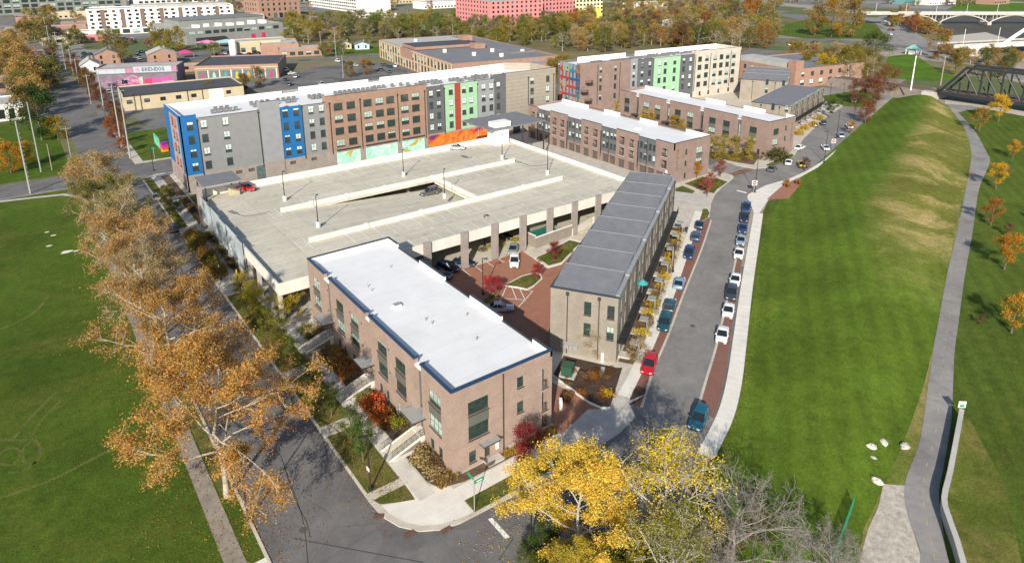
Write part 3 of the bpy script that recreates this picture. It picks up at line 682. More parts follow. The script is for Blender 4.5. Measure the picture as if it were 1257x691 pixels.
for i, (a, b) in enumerate(west):
    # facade runs north to south so that the outside is to the west
    p0, p1 = (0, b), (0, a); L = b-a
    cs = [L*.5] if L < 8 else [L*.28, L*.69]
    if i == 0: cs = [3.0]
    ws = [w for c in cs for w in w3(c)]
    small = [(c+d, .75, .9, 1.45, 1, 2) for c in cs for d in (-.95, .95)]
    B.face(p0, p1, 0, 10.85, ws + small)
    for c in cs:
        pan = MB(); pan.box(-.035, b-c-1.37, 5.62, -.004, b-c+1.37, 6.90); B.part('spandrel_panel', pan, M_panelG)
for k in range(3):
    a, b = west[k][1], west[k+1][0]; d = .55
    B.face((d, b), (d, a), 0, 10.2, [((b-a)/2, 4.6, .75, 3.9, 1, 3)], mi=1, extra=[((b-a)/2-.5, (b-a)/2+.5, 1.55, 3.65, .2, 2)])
    rect_facade(B.w, (0, b), (d, b), 0, 10.85, (), 0); rect_facade(B.w, (d, a), (0, a), 0, 10.85, (), 0)
    door = MB(); door.box(d+.12, (a+b)/2-.48, 1.57, d+.18, (a+b)/2+.48, 3.62); door.box(d+.06, (a+b)/2+.3, 2.5, d+.12, (a+b)/2+.4, 2.6); B.part('front_door', door, M_bronze)
    cn = MB(); cn.box(-1.75, a-.75, 3.95, d, b+.75, 4.17, 1, 0); B.part('entry_canopy', cn, [M_galv, M_dcop])
# east and north walls (seen only above the courtyard)
east = [(0, 3.5), (10.2, 17.7), (24.6, 32.1), (39.6, 43.0)]
B.face((Wd, 0), (Wd, Ln), 0, 10.05, [(u, z, 1.6, 1.6, 2, 2) for u in (5.2, 8.3, 13.8, 20, 23, 28.2, 34.5, 37.5) for z in (7.2, 4.2)] + [(u, .3, 2.6, 2.3, 2, 2) for u in (6.7, 13.8, 21.2, 28.2, 36)])
B.face((Wd, Ln), (0, Ln), 0, 10.85, [(u, z, 1.0, 1.5, 1, 2) for u in (4.0, 9.5) for z in (7.2, 4.2)])
pbx = [(Wd-.3, a, 10.06, Wd, b, 10.84) for a, b in east] + [(.02, a+.02, 10.18, .30, b-.02, 10.84) for a, b in west] + [(.32, .02, 10.18, Wd-.32, .30, 10.84), (.32, Ln-.30, 10.18, Wd-.32, Ln-.02, 10.84)]
B.boxes('parapet', pbx, M_roofW2)
rf = MB(); rf.box(.31, .31, 9.9, Wd-.01, Ln-.31, 10.17)
B.part('roof', rf, M_roofW)
rec = MB()
for k in range(3): rec.box(.1, west[k][1], 9.9, .8, west[k+1][0], 10.25)
B.part('recess_roof', rec, M_roofW2)
cp = MB()
for a, b in west:
    coping(cp, (0, b), (0, a), 10.85)
    for y in (a, b):
        if 0 < y < Ln: cp.box(-.08, y-.05, 10.853, .62, y+.16, 11.07)
coping(cp, (0, 0), (6.9, 0), 10.853, h=.2); coping(cp, (6.9, 0), (Wd, 0), 10.85)
B.part('coping', cp, M_navy)
cp = MB(); coping(cp, (Wd, Ln), (9.2, Ln), 10.86); coping(cp, (9.2, Ln), (0, Ln), 10.68+.19, h=.12)
for a, b in east: coping(cp, (Wd, a), (Wd, b), 10.85, h=.1)
e2 = [(3.5, 10.2), (17.7, 24.6), (32.1, 39.6)]
for a, b in e2: coping(cp, (Wd, a), (Wd, b), 10.18, w=.2, h=.1)
B.part('coping', cp, M_dcop)
dp = MB(); dp.box(6.85, -.1, .1, 6.97, -.01, 10.6); B.part('downpipe', dp, M_bronze)
for z0, z1 in ((6.15, 7.2), (2.95, 4.0)):
    r = MB(); rail_panel(r, (12.72, .06), (13.58, .06), z0, 1.0, .14); r.box(12.6, -.06, z0-.12, 13.7, .05, z0-.01); B.part('balcony_railing', r, M_black)
    g = MB(); g.box(12.75, 1.15, z0, 13.55, 1.18, z0+2.2); B.part('balcony_door', g, M_glassD)
cn = MB(); cn.box(3.5, -1.0, 2.72, 5.9, -.0, 2.9, 1, 0); cn.box(3.6, -.9, 2.6, 3.66, -.02, 2.72, 1); cn.box(5.74, -.9, 2.6, 5.8, -.02, 2.72, 1); B.part('entry_canopy', cn, [M_galv, M_dcop])
dr = MB(); dr.box(4.27, .3, .36, 5.13, .36, 2.42); B.part('door', dr, M_bronze)
st = MB(); st.box(4.0, -1.2, .1, 6.2, -.02, .34); B.part('door_step', st, M_conc)
mtr = MB(); mtr.box(5.75, -.16, 1.0, 6.15, -.02, 2.1); B.part('meter_box', mtr, M_white)
bs = MB(); bs.box(7.6, -.5, .1, Wd, -.1, .75); B.part('planter_wall', bs, M_conc)
for bx_, by_, s_ in ((4.8, 21.9, .5),):
    hm = MB(); hm.box(bx_-s_, by_-s_*.8, 10.17, bx_+s_, by_+s_*.8, 10.55, 0); hm.box(bx_-s_*1.0, by_-s_*.8, 10.551, bx_+s_*1.02, by_+s_*.82, 10.62, 1); B.part('roof_hatch', hm, [M_white, M_galv])
for x_, y_ in ((4.0, 29.6), (3.9, 28.1), (6.0, 16.2), (6.2, 14.9), (8.7, 8.2), (9.6, 33.5), (11, 14)):
    v_ = MB(); v_.tube([(x_, y_, 10.17), (x_, y_, 10.62)], .06, 8); v_.tube([(x_, y_, 10.62), (x_, y_, 10.68)], .1, 8); B.part('vent_pipe', v_, M_galv)
vn = MB()
for i in range(3):
    for zz in (5.3, 8.6):
        for yy in (11.0+12*i, 14.9+12*i): vn.box(-.05, yy, zz, .02, yy+.22, zz+.22)
B.part('wall_vent', vn, M_bronze)
B.done()
# stairs down from the three west doors
M_tread = pmat('stair_tread', (.60, .55, .45), .85, .1, 1.); M_riser = pmat('stair_riser', (.17, .16, .145), .9, .15, 1.)
def entry_stairs(y, label):
    t = thing('entry_stairs', label, 'stairs', (32.4, y, 0), 0, 'front stairs of the brick townhouses')
    n = 10; x0 = -.55; run = .42
    sd_ = MB(); sd_.loft([[(-.5, -.98, .1), (-.5, .98, .1), (-.5, .98, 1.2), (-.5, -.98, 1.2)], [(-.55-run*n, -.98, .1), (-.55-run*n, .98, .1), (-.55-run*n, .98, .12), (-.55-run*n, -.98, .12)]]) if False else None
    ld = MB(); ld.box(-.55, -1.0, .1, .5, 1.0, 1.52); ld.build('landing', M_concw, t)
    for k in range(n):
        s_ = MB(); z = 1.52 - (k+1)*.14; s_.box(x0-run*(k+1), -1.0, .1, x0-run*k, 1.0, z-.05, 1); s_.box(x0-run*(k+1)-.03, -1.0, z-.049, x0-run*k, 1.0, z, 0); s_.build('step', [M_tread, M_riser], t)
    for sy in (-1, 1):
        c = MB(); y0, y1 = (sy*1.01, sy*1.15) if sy > 0 else (sy*1.15, sy*1.01)
        c.loft([[(-.03, y0, 1.2), (-.03, y1, 1.2), (-.03, y1, 1.56), (-.03, y0, 1.56)], [(-.55, y0, 1.2), (-.55, y1, 1.2), (-.55, y1, 1.56), (-.55, y0, 1.56)], [(-.55-run*n, y0, .0), (-.55-run*n, y1, .0), (-.55-run*n, y1, .22), (-.55-run*n, y0, .22)]])
        c.build('stair_wall', M_concw, t)
        r = MB(); rail_panel(r, (-.1, sy*1.08), (-.55, sy*1.08), 1.56, .95, .16); rail_panel(r, (-.55, sy*1.08), (-.55-run*n, sy*1.08, .22), 1.56, .95, .16); r.build('railing', M_black, t)
entry_stairs(55.2+7.5, 'concrete front stairs with black railings nearest the street corner')
entry_stairs(55.2+21.15, 'concrete front stairs with black railings in the middle of the brick front')
entry_stairs(55.2+35.25, 'concrete front stairs with black railings nearest the parking garage')

# ------------------------------------------------------------------ parking garage
GX0, GX1, GY0, GY1, DZ = 28.0, 110.0, 99.8, 153.3, 6.2
G = thing('parking_garage', 'concrete parking garage with open roof deck and sunken ramp', 'parking garage', (0, 0, 0))
HX0, HX1, HY0, HY1 = 41.5, 75.5, 115.4, 133.0
d = MB(); th = .5
d.box(GX0+.03, GY0+.03, DZ-th, GX1-.03, HY0, DZ); d.box(GX0+.03, HY1, DZ-th, GX1-.03, GY1-.03, DZ); d.box(GX0+.03, HY0+.002, DZ-th, HX0, HY1-.002, DZ); d.box(HX1, HY0+.002, DZ-th, GX1-.03, HY1-.002, DZ)
d.build('deck', M_deck, G)
rp = MB(); rp.face([(HX0, HY0, DZ-.002), (HX0, HY1, DZ-.002), (HX1+6, HY1, 3.8), (HX1+6, HY0, 3.8)][::-1]); rp.build('ramp', M_deck, G)
lv = MB(); lv.box(HX1+6, HY0-3, 2.7, GX1-8, GY1-4, 2.95); lv.build('lower_deck', M_deck, G)
lv = MB(); lv.box(HX0-2, HY1+.2, 2.7, HX1+6, GY1-4, 2.95); lv.build('lower_deck', M_deck, G)
lg = MB(); lg.box(GX0+.03, GY0-.4, 0, GX1-.03, GY1-.03, .105+.06); lg.build('ground_floor_slab', M_deck, G)
W_ = MB()
W_.box(GX0, GY1-.25, 0, GX1, GY1, DZ+1.55); W_.build('north_parapet', M_concw, G)
W_ = MB(); W_.box(GX1-.25, GY0, 2.0, GX1, GY1-.26, DZ+1.05); W_.build('east_parapet', M_concw, G)
W_ = MB(); W_.box(GX0, GY0, DZ-1.1, GX1-.26, GY0+.25, DZ+.95); W_.build('south_parapet', M_concw, G)
W_ = MB(); W_.box(GX0, GY0+.26, DZ-1.0, GX0+.25, GY1-.26, DZ+.95); W_.build('west_parapet', M_concw, G)
for y in (GY0+.3, 104.5, 111, 116.3, 123, 130, 137, 144, 150.5): W_ = MB(); W_.box(GX0, y, 0, GX0+.6, y+.6, DZ-1.0); W_.build('west_column', M_conc, G)
# pilasters on the courtyard side
pil_px = [(524.5, 298), (570.5, 285.6), (608, 275.5), (643, 266), (676.5, 257), (708, 249), (737, 241)]
for p in pil_px:
    x = at(p[0], p[1], 7.4)[0]; c = MB(); c.box(x-.75, GY0-.4, 0, x+.75, GY0-.02, DZ+1.25); c.build('pilaster', M_stoneB, G)
# interior columns and dim back wall
c = MB()
for x in range(34, 110, 9):
    for y in (112, 124, 136): 
        if not (HX0-1 < x < HX1+7 and HY0-1 < y < HY1+1): c = MB(); c.box(x-.3, y-.3, 0, x+.3, y+.3, DZ-th); c.build('column', M_conc, G)
# parapets round the ramp well
def wallseg(name, pts, z0, h, t=.3, m=M_concw):
    for k in range(len(pts)-1):
        mb = MB(); q = strip([pts[k], pts[k+1]], -t/2, t/2); mb.prism(q, z0, z0+h); mb.build(name, m, G)
S_ = [(38.6, 114.9), (50, 114.95), (62, 115.0), (75.3, 115.05), (88, 115.1), (99.4, 115.1)]
N_ = [(39.6, 133.4), (46, 133.4), (54, 133.4), (63, 133.4), (75.2, 133.45), (88, 133.5), (99.2, 133.5)]
wallseg('ramp_parapet', S_, DZ, 1.0); wallseg('ramp_parapet', N_, DZ, 1.0); wallseg('ramp_parapet', [(75.7, 115.3), (75.7, 133.2)], DZ-.9, 1.9)
lo = MB(); lo.box(HX0+8, 115.15, DZ-1.6, HX1, 115.3, DZ-.6); lo.build('ramp_curb', M_concw, G)
wd = MB(); wd.face([(HX0, 133.05, DZ-.5), (HX1, 133.05, DZ-.5), (HX1, 133.05, DZ-2.2), (HX0+10, 133.05, DZ-.9)]); 
for k, p in enumerate(S_[1:-1] + N_[1:-1]):
    po = MB(); po.box(p[0]-.35, p[1]-.3, DZ-.5, p[0]+.35, p[1]+.3, DZ+1.12); po.build('ramp_pier', M_concw, G)
# painted bays
sg = []
for x in np.arange(31.5+14, 109, 2.74):
    sg += [((x, GY0+.5), (x, GY0+5.4)), ((x, 109.8), (x, 114.6)), ((x, GY1-5.4), (x, GY1-.4)), ((x, 134.0), (x, 138.8))]
for x in np.arange(77.5, 99, 2.74): sg += [((x, 115.4), (x, 119.9)), ((x, 128.4), (x, 133.1))]
for x in np.arange(44, 74, 2.74): pass
for y in np.arange(104, 151, 2.74): sg.append(((28.6, y), (33.2, y)))
for y in np.arange(104, 150, 2.74): sg.append(((104.8, y), (109.6, y)))
for x0, y0 in ((37.3, 112), (38.2, 130.6), (100.5, 113), (100.5, 131.3)):
    sg += [((x0-.8, y0), (x0-.8, y0+6)), ((x0+1, y0), (x0+1, y0+6))] + [((x0-.8, y0+i*1.2), (x0+1, y0+i*1.2+1)) for i in range(5)]
mb = MB()
for a, b in sg: mb.face([(*p, DZ+.006) for p in strip([a, b], -.055, .055)[::-1]])
for ax, ay in ((36, 108.5), (38.5, 108.5), (60, 107.5), (82, 107.5), (100, 124), (103, 124)): mb.face([(ax-.5, ay, DZ+.006), (ax, ay-.25, DZ+.006), (ax+.5, ay, DZ+.006), (ax, ay+.25, DZ+.006)])
tag(mb.build('bay_markings', M_linef, G), kind='stuff')
sk = MB()
for pth, wdt in (([(282, 259), (290, 262), (300, 265), (318, 263), (331, 260)], .35), ([(620, 195), (640, 200), (655, 204), (680, 201)], .35), ([(567, 191), (574, 194), (580, 193)], .4)):
    p = smooth_path([at(*q, DZ) for q in pth], 5); n = len(p)
    for k in range(n-1):
        w0 = wdt*(1.5 if k < 5 else .5); q = strip([p[k], p[k+1]], -w0, w0); sk.face([(*z, DZ+.004) for z in q[::-1]])
sk.build('tyre_stain', pmat('rubber_stain', (.16, .155, .14), .9, .3, 1.2), G)
# perforated metal screens on the street side
M_screen = pmat('screen_metal', (.50, .58, .62), .45, .28, .35, metal=.2, stain=.5)
sy = [148.6, 143.6, 140.0, 134.2, 128.6, 122.0, 117.6]
for k in range(len(sy)-1):
    s_ = MB(); off = -.32 - .12*(k % 2); s_.box(GX0+off, sy[k+1]+.12, 2.6, GX0+off+.08, sy[k]-.12, 8.0 - .1*(k % 2))
    s_.build('screen_panel', M_screen, G)
bm = MB()
for y in sy: bm.box(GX0-.2, y-.07, 2.4, GX0-.02, y+.07, 7.9)
bm.build('screen_post', M_galv, G)
tw = MB(); tw.box(27.6, 150.4, 0, 28.6, 151.6, 9.4); tw.build('corner_pier', M_stoneB, G)
# entrance canopy at the north west corner, stair head at the north east
cnp = MB(); cnp.box(28.7, 149.4, 9.25, 36.8, 158.0, 9.5, 1, 0); cnp.build('entry_roof', [M_slateflat, M_galv], G)
cnp = MB()
for x, y in ((29.2, 149.9), (36.3, 149.9), (36.3, 157.5), (29.2, 157.5)): cnp.box(x-.15, y-.15, 0, x+.15, y+.15, 9.25)
cnp.build('canopy_post', M_dcop, G)
st = MB(); st.box(29.0, 153.4, 0, 36.5, 157.8, 5.5); st.build('stair_enclosure', M_stoneB, G)
stair = MB()
for k in range(9): stair.box(34.2+k*.34, 150.4, DZ, 34.5+k*.34, 152.0, DZ+1.4-k*.15)
stair.build('deck_stairs', pmat('cream_steel', (.52, .46, .30), .6, .1, 2.), G)
sh = MB(); xs = at(612, 176, DZ); sh.box(xs[0]-2.2, xs[1]-1.6, DZ, xs[0]+2.4, xs[1]+2.2, DZ+4.6); sh.build('stair_tower', M_white, G)
shr = MB(); shr.box(xs[0]-4.3, xs[1]-2.4, DZ+4.61, xs[0]+15, xs[1]+12.0, DZ+4.95); shr.build('link_roof', M_slateflat, G)
shp = MB()
for dx_, dy_ in ((14.6, -2.0), (14.6, 8), (7, -2.0)): shp.box(xs[0]+dx_-.15, xs[1]+dy_-.15, 0, xs[0]+dx_+.15, xs[1]+dy_+.15, DZ+4.6)
shp.build('canopy_post', M_dcop, G)
ut = MB(); ut.box(xs[0]-2.3, xs[1]-1.7, DZ+4.96, xs[0]+3, xs[1]+1.5, DZ+6.3); ut.build('plant_box', M_white, G)
fn = MB()
for k in range(4): q = (33.5+k*1.2, GY0+.12); fn.tube([(q[0], q[1], DZ+.95), (q[0], q[1], DZ+1.9)], .03, 4)
fn.build('parapet_fence', M_galv, G)
# yellow bollards by the exit
for k, (x, y) in enumerate(((27.2, 117.2), (27.2, 116.0), (27.0, 119.0), (27.2, 122.3), (31.5, 100.9))):
    bo = MB(); bo.tube([(0, 0, .1), (0, 0, 1.25), (0, 0, 1.3)], [.14, .14, .08], 8)
    tag(bo.build('bollard', pmat('safety_yellow', (.60, .42, .03), .5, .1, 3.), loc=(x, y, 0)), 'yellow steel bollard guarding the exit under the garage screens', 'bollard', 'yellow bollards at the garage exit')
gt = MB(); gt.tube([(0, 0, 1.1), (0, 5.2, 1.4)], .06, 5); gt.box(-.2, -.25, .1, .2, .25, 1.25)
tag(gt.build('barrier_gate', pmat('safety_yellow', (.6, .42, .03)), loc=(28.9, 116.2, 0)), 'yellow barrier arm across the garage exit', 'barrier')
# ------------------------------------------------------------------ five storey apartment building
def muralmat(name, cols, scale=.35):
    """painted wall: soft irregular fields of a few colours"""
    if name in MATS: return MATS[name]
    m, nt, b = new_mat(name); v, w = wallco(nt, 1, 1)
    n = noise(nt, scale, 4, .6, w, dist=1.6); k = len(cols)
    r = ramp(nt, n, [(.28+.44*i/(k-1), c) for i, c in enumerate(cols)]); r.node.color_ramp.interpolation = 'CONSTANT'
    vo = N(nt, 'ShaderNodeTexVoronoi'); vo.inputs['Scale'].default_value = scale*3; nt.links.new(w, vo.inputs['Vector'])
    r2 = ramp(nt, vo.outputs[0], ((0., .75), (.6, 1.2))); base = mixc(nt, .6, r, r2, 'MULTIPLY')
    nt.links.new(base, b.inputs['Base Color']); b.inputs['Roughness'].default_value = .7
    MATS[name] = m; return m
M_teal = muralmat('teal_mural', [(.05, .33, .28), (.30, .62, .50), (.45, .70, .58), (.30, .62, .52), (.42, .33, .05), (.10, .22, .06)], .13)
M_orange = muralmat('orange_mural', [(.10, .03, .12), (.55, .05, .02), (.65, .13, .02), (.72, .20, .02), (.60, .06, .03), (.25, .02, .10)], .16)
M_coral = pmat('coral_paint', (.48, .16, .12), .7, .3, 1.0)
A = Bld('apartment_building', 'long five storey apartment building with blue, grey, brick and green sections', (30.8, 176, 0), 0,
        [M_blue, M_sideG, M_sideL, M_brickO, M_sideS, M_green, M_red, M_tanp, M_stoneB, M_recess])
M_brickO2 = brickmat('brown_brick', (.36, .215, .155), (.30, .17, .12), (.30, .22, .17)); A.mats[3] = M_brickO2
FZ = [5.75, 9.2, 12.6, 16.05]
segs = [(0, 3.6, 19.6, 0, [2.0], 1.45), (3.6, 18.8, 18.7, 1, [5.1, 10.2], 1.5), (18.8, 23.8, 20.8, 2, [], 0), (23.8, 29.6, 18.6, 0, [25.2, 28.1], 1.4), (29.6, 36.2, 18.5, 1, [32.1, 35.0], 1.4),
        (36.2, 67.4, 20.2, 3, [39.7, 43.4, 48.4, 52.0, 55.4, 60.0, 63.6], 2.5), (67.4, 73.5, 19.2, 4, [69.0, 71.6], 1.35), (73.5, 85.6, 19.25, 5, [75.9, 80.6, 83.2], 1.5), (85.6, 91.9, 19.35, 2, [87.8, 90.7], 1.5), (91.9, 96.6, 20.4, 4, [93.6], 1.4), (96.6, 117.2, 20.5, 7, [107.2, 113.9], 1.5)]
for i, (a, b, zt, mi, cs, ww) in enumerate(segs):
    off = {3: -.25, 7: -.1, 2: -.18}.get(mi, 0.); p0, p1 = (a, off), (b, off)
    zb = 0 if mi == 7 else (4.75 if mi != 3 else 4.6)
    ws = []
    for c in cs:
        for z in FZ: ws.append((c-a, z, ww, 1.95, 3 if ww > 2 else 2, 2, None, M_glassG if mi == 3 else M_glassW))
    A.face(p0, p1, zb, zt, ws, mi)
    if zb: 
        ex = []
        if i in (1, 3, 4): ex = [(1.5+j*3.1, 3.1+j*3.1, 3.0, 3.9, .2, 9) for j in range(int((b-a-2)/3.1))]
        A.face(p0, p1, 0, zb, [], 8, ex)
    # returns where neighbouring sections stand proud or higher
    A.face((a, 2.0), p0, 0, zt, [], mi); A.face(p1, (b, 2.0), 0, zt, [], mi)
    q = MB(); q.box(a+.02, off+.04, zt-.9, b-.02, off+.32, zt-.02); A.part('parapet', q, M_roofW2)
    q = MB(); coping(q, p0, p1, zt, h=.09); A.part('coping', q, M_dcop if mi not in (0,) else M_blue)
for x in (3.62, 18.3, 29.6, 37.2, 46.1, 57.7, 66.6, 73.5, 85.6, 91.9, 105.6, 116.4):
    q = MB(); o_ = -.25 if 36 < x < 67 else (-.1 if x > 96.7 else 0); q.box(x-.09, o_-.16, 4.0 if x < 100 else 9.2, x+.09, o_-.01, 18.0); q.box(x-.2, o_-.22, 18.0, x+.2, o_-.01, 18.5); A.part('downpipe', q, M_bronze)
q = MB(); q.box(77.2, -.06, 4.76, 79.3, .02, 19.2); A.part('red_band', q, M_red)
for a, b in ((38.3, 45.3), (47.0, 57.0), (58.6, 66.0)):
    q = MB(); q.box(a, -.30, .4, b, -.255, 4.1); A.part('mural', q, M_teal)
    q = MB(); q.box(a, -.62, 4.75, b, -.26, 5.0); A.part('ledge', q, M_bronze)
q = MB(); q.box(67.5, -.05, .2, 85.5, -.008, 4.3); A.part('mural', q, M_orange)
q = MB(); q.box(85.7, -.22, .2, 91.8, -.19, 4.3); A.part('mural', q, M_orange)
q = MB(); q.box(16.4, -.06, .1, 18.6, .02, 4.2); A.part('door', q, M_glassD)
q = MB(); q.box(99.3, -.16, .1, 102.2, -.1, 4.6); A.part('door', q, M_glassD)
q = MB(); q.box(99.0, -.9, 5.0, 102.5, -.1, 5.3); A.part('entry_canopy', q, M_bronze)
# west end
A.face((0, 20), (0, 0), 4.75, 19.6, [], 0); A.face((0, 20), (0, 0), 0, 4.75, [], 8, [(2+3.2*k, 4.2+3.2*k, .6, 3.8, .3, 9) for k in range(5)])
q = MB(); q.box(-.06, 4.2, 4.8, -.005, 13.5, 18.6); A.part('painted_panel', q, pmat('grey_panel', (.30, .30, .30), .7, .2, .6))
rr = random.Random(4); q = MB()
for z in FZ:
    for y in (5.2, 8.0, 10.6): 
        if rr.random() < .85: q.box(-.10, y+rr.uniform(-.5, .3), z-.9+rr.uniform(-.5, .5), -.065, y+1.4+rr.uniform(-.2, .7), z+2.1+rr.uniform(-.6, .5))
A.part('painted_shape', q, M_coral)
for z in FZ:
    for y in (5.9, 9.2): put_window(A.root, (0, 20), (0, 0), 20-y-.4, z, 1.1, 1.9, 1, 2, None, M_glassD, -.13)
A.face((117.2, -.1), (117.2, 14), 0, 20.4, [(u, z, 1.5, 1.9, 2, 2, None, M_glassW) for u in (4, 9.5) for z in FZ], 7)
A.face((117.2, 14), (110, 20), 0, 20.3, [], 7); A.face((110, 20), (0, 20), 0, 19.4, [(u, z, 1.5, 1.9, 2, 2, None, M_glassW) for u in range(6, 108, 8) for z in FZ], 1)
q = MB(); q.prism([(.05, .1), (117.1, .1), (117.1, 14), (110, 19.9), (.05, 19.9)], 17.6, 17.95); A.part('roof', q, M_roofW)
A.boxes('parapet', [(a+.01, 19.6, 17.9, b-.01, 19.9, zt) for a, b, zt in ((.1, 31, 19.35), (36, 58, 19.9), (62, 100, 20.1), (31, 36, 18.6), (58, 62, 18.9), (100, 110, 20.2))] + [(.1, .4, 17.96, .4, 19.5, 19.5)], M_roofW2)
A.done()
def condenser_row(root_z, pts, label, group, rng):
    for (x, y) in pts:
        o = link('air_conditioner', HV, loc=(x, y, root_z)); o.rotation_euler = (0, 0, rng.choice((0, 0, 1.57))); tag(o, label, 'air conditioner', group)
q = MB(); q.box(-.42, -.42, .18, .42, .42, .98); q.box(-.45, -.45, .98, .45, .45, 1.03); q.tube([(0, 0, 1.03), (0, 0, 1.09)], .34, 10)
for sx in (-.4, .34):
    for sy_ in (-.4, .34): q.box(sx, sy_, 0, sx+.06, sy_+.06, .18)
HV = q.mesh('air_conditioner', M_hvac)
rg = random.Random(11)
def rows_of(x0, x1, ys, step=1.45, p=.85): return [(x, y+rg.uniform(-.15, .15)) for x in np.arange(x0, x1, step) for y in ys if rg.random() < p]
lab = 'small grey condenser unit standing in rows on the long apartment roof'
pts_ = rows_of(9, 16, (7, 10)) + rows_of(20, 33, (8.5, 11.5)) + rows_of(36, 40, (9, 11)) + rows_of(44, 56, (9.5, 12)) + rows_of(57, 67, (13,)) + rows_of(67.5, 79, (9, 11.8)) + rows_of(82, 93, (8, 10.5)) + rows_of(93, 97, (8, 10, 12))
condenser_row(17.96, [(30.8+x, 176+y) for x, y in pts_], lab, 'condensers on the long apartment roof', rg)

# ------------------------------------------------------------------ tan and brick apartment building behind
E0 = (167.2, 184.8); ER = RAD(-5.2)
M_colA = muralmat('patchwork_panels', [(.40, .05, .03), (.45, .09, .04), (.02, .10, .22), (.20, .34, .18), (.02, .07, .18), (.38, .06, .05)], .16)
B = Bld('apartment_building', 'brick, green and cream apartment building with colourful patchwork end wall', E0, ER, [M_brickR, M_sideL, M_sideS, M_green, M_creamp, M_brickR, M_recess], 'building')
FE = [4.6, 8.2, 11.6, 15.0]
se = [(0, 24, 18.9, 0, [], 0), (24, 27.5, 18.9, 1, [25.8], 1.3), (27.5, 36, 18.2, 2, [30, 33.8], 1.4), (36, 50, 18.2, 3, [39, 42, 47], 1.6), (50, 58, 18.2, 2, [52, 55.8], 1.4), (58, 85, 19.4, 4, [60.8, 64.8, 69.6, 73.3, 77, 80.8], 2.2)]
for a, b, zt, mi, cs, ww in se:
    off = -.2 if mi in (0, 4) else 0
    ws = [(c-a, z, ww, 2.0, 3 if ww > 2 else 2, 2, None, M_glassG if mi == 4 else M_glassW) for c in cs for z in FE]
    if mi == 0: ws = [(u, z, 1.2, 1.9, 1, 2, None, M_glassG) for u in (9.5, 16.5) for z in FE]
    if mi == 4: ws += [(u, .9, 1.1, 1.6, 1, 2, None, M_glassD) for u in (4, 9, 15, 21)]
    B.face((a, off), (b, off), 0, zt, ws, mi); B.face((a, 2), (a, off), 0, zt, [], mi); B.face((b, off), (b, 2), 0, zt, [], mi)
    q = MB(); q.box(a+.02, off+.04, zt-.9, b-.02, off+.3, zt-.02); B.part('parapet', q, M_roofW2)
    q = MB(); coping(q, (a, off), (b, off), zt, h=.09); B.part('coping', q, M_dcop)
for x in (8, 18.6, 58.2, 66.8, 78.9, 84.8):
    q = MB(); q.box(x-.1, -.36, 3, x+.1, -.21, 18); B.part('downpipe', q, M_bronze)
for z, x in ((11.4, 3.6), (8.1, 1.5), (4.6, 3.4)):
    q = MB(); q.box(x-1.3, -1.6, z-.2, x+1.3, -.2, z); rail_panel(q, (x-1.3, -1.6), (x+1.3, -1.6), z, 1.1, .2); rail_panel(q, (x-1.3, -1.6), (x-1.3, -.2), z, 1.1, .2); rail_panel(q, (x+1.3, -1.6), (x+1.3, -.2), z, 1.1, .2); B.part('balcony', q, M_black)
    put_window(B.root, (0, -.2), (24, -.2), x, z, 1.6, 2.2, 2, 1, None, M_glassD, -.02)
B.face((0, 13), (0, 0), 0, 18.3, [(u, z, 1.3, 1.7, 2, 1, None, M_glassW) for u in (1.6, 4.8, 8.4, 11.2) for z in FE], 1)
rr = random.Random(9); cols_ = [(.36, .05, .03), (.42, .10, .04), (.015, .09, .22), (.22, .36, .20), (.02, .20, .26), (.34, .045, .05)]
for k in range(6):
    for j in range(5):
        c = cols_[rr.randrange(6)]; q = MB(); y0 = k*13/6; z0 = 3.0+j*3.05
        for (ya, yb, za, zb) in ((y0+.02, y0+13/6-.02, z0, z0+.95), (y0+.02, y0+.42, z0+.96, z0+3.0), (y0+1.76, y0+13/6-.02, z0+.96, z0+3.0)): q.box(-.06, ya, za, -.01, yb, zb)
        o = B.part('colour_panel', q, objmat('panel_paint', .6)); o.color = (*c, 1)
B.face((85, -.2), (85, 14), 0, 19.3, [(u, z, 1.6, 1.9, 2, 2, None, M_glassG) for u in (3, 7, 11) for z in FE], 4)
B.face((85, 14), (0, 14), 0, 18.3, [], 2)
q = MB(); q.box(.05, .1, 16.8, 84.9, 13.9, 17.3); B.part('roof', q, M_roofW)
B.boxes('parapet', [(9, 13.6, 17.3, 33, 13.9, 19.0), (38, 13.6, 17.3, 84.8, 13.9, 19.3)], M_roofW2)
B.done()
ca_, sa_ = math.cos(ER), math.sin(ER)
condenser_row(17.3, [(E0[0]+ca_*x-sa_*y, E0[1]+sa_*x+ca_*y) for x, y in rows_of(10, 15, (4, 6.2)) + rows_of(19, 29, (5.5,)) + rows_of(30, 40, (7, 5), 1.5) + rows_of(41, 58, (7, 9), 1.5) + rows_of(60, 74, (8,), 1.5)], 'small grey condenser unit in rows on the cream and green apartment roof', 'condensers on the second apartment roof', rg)

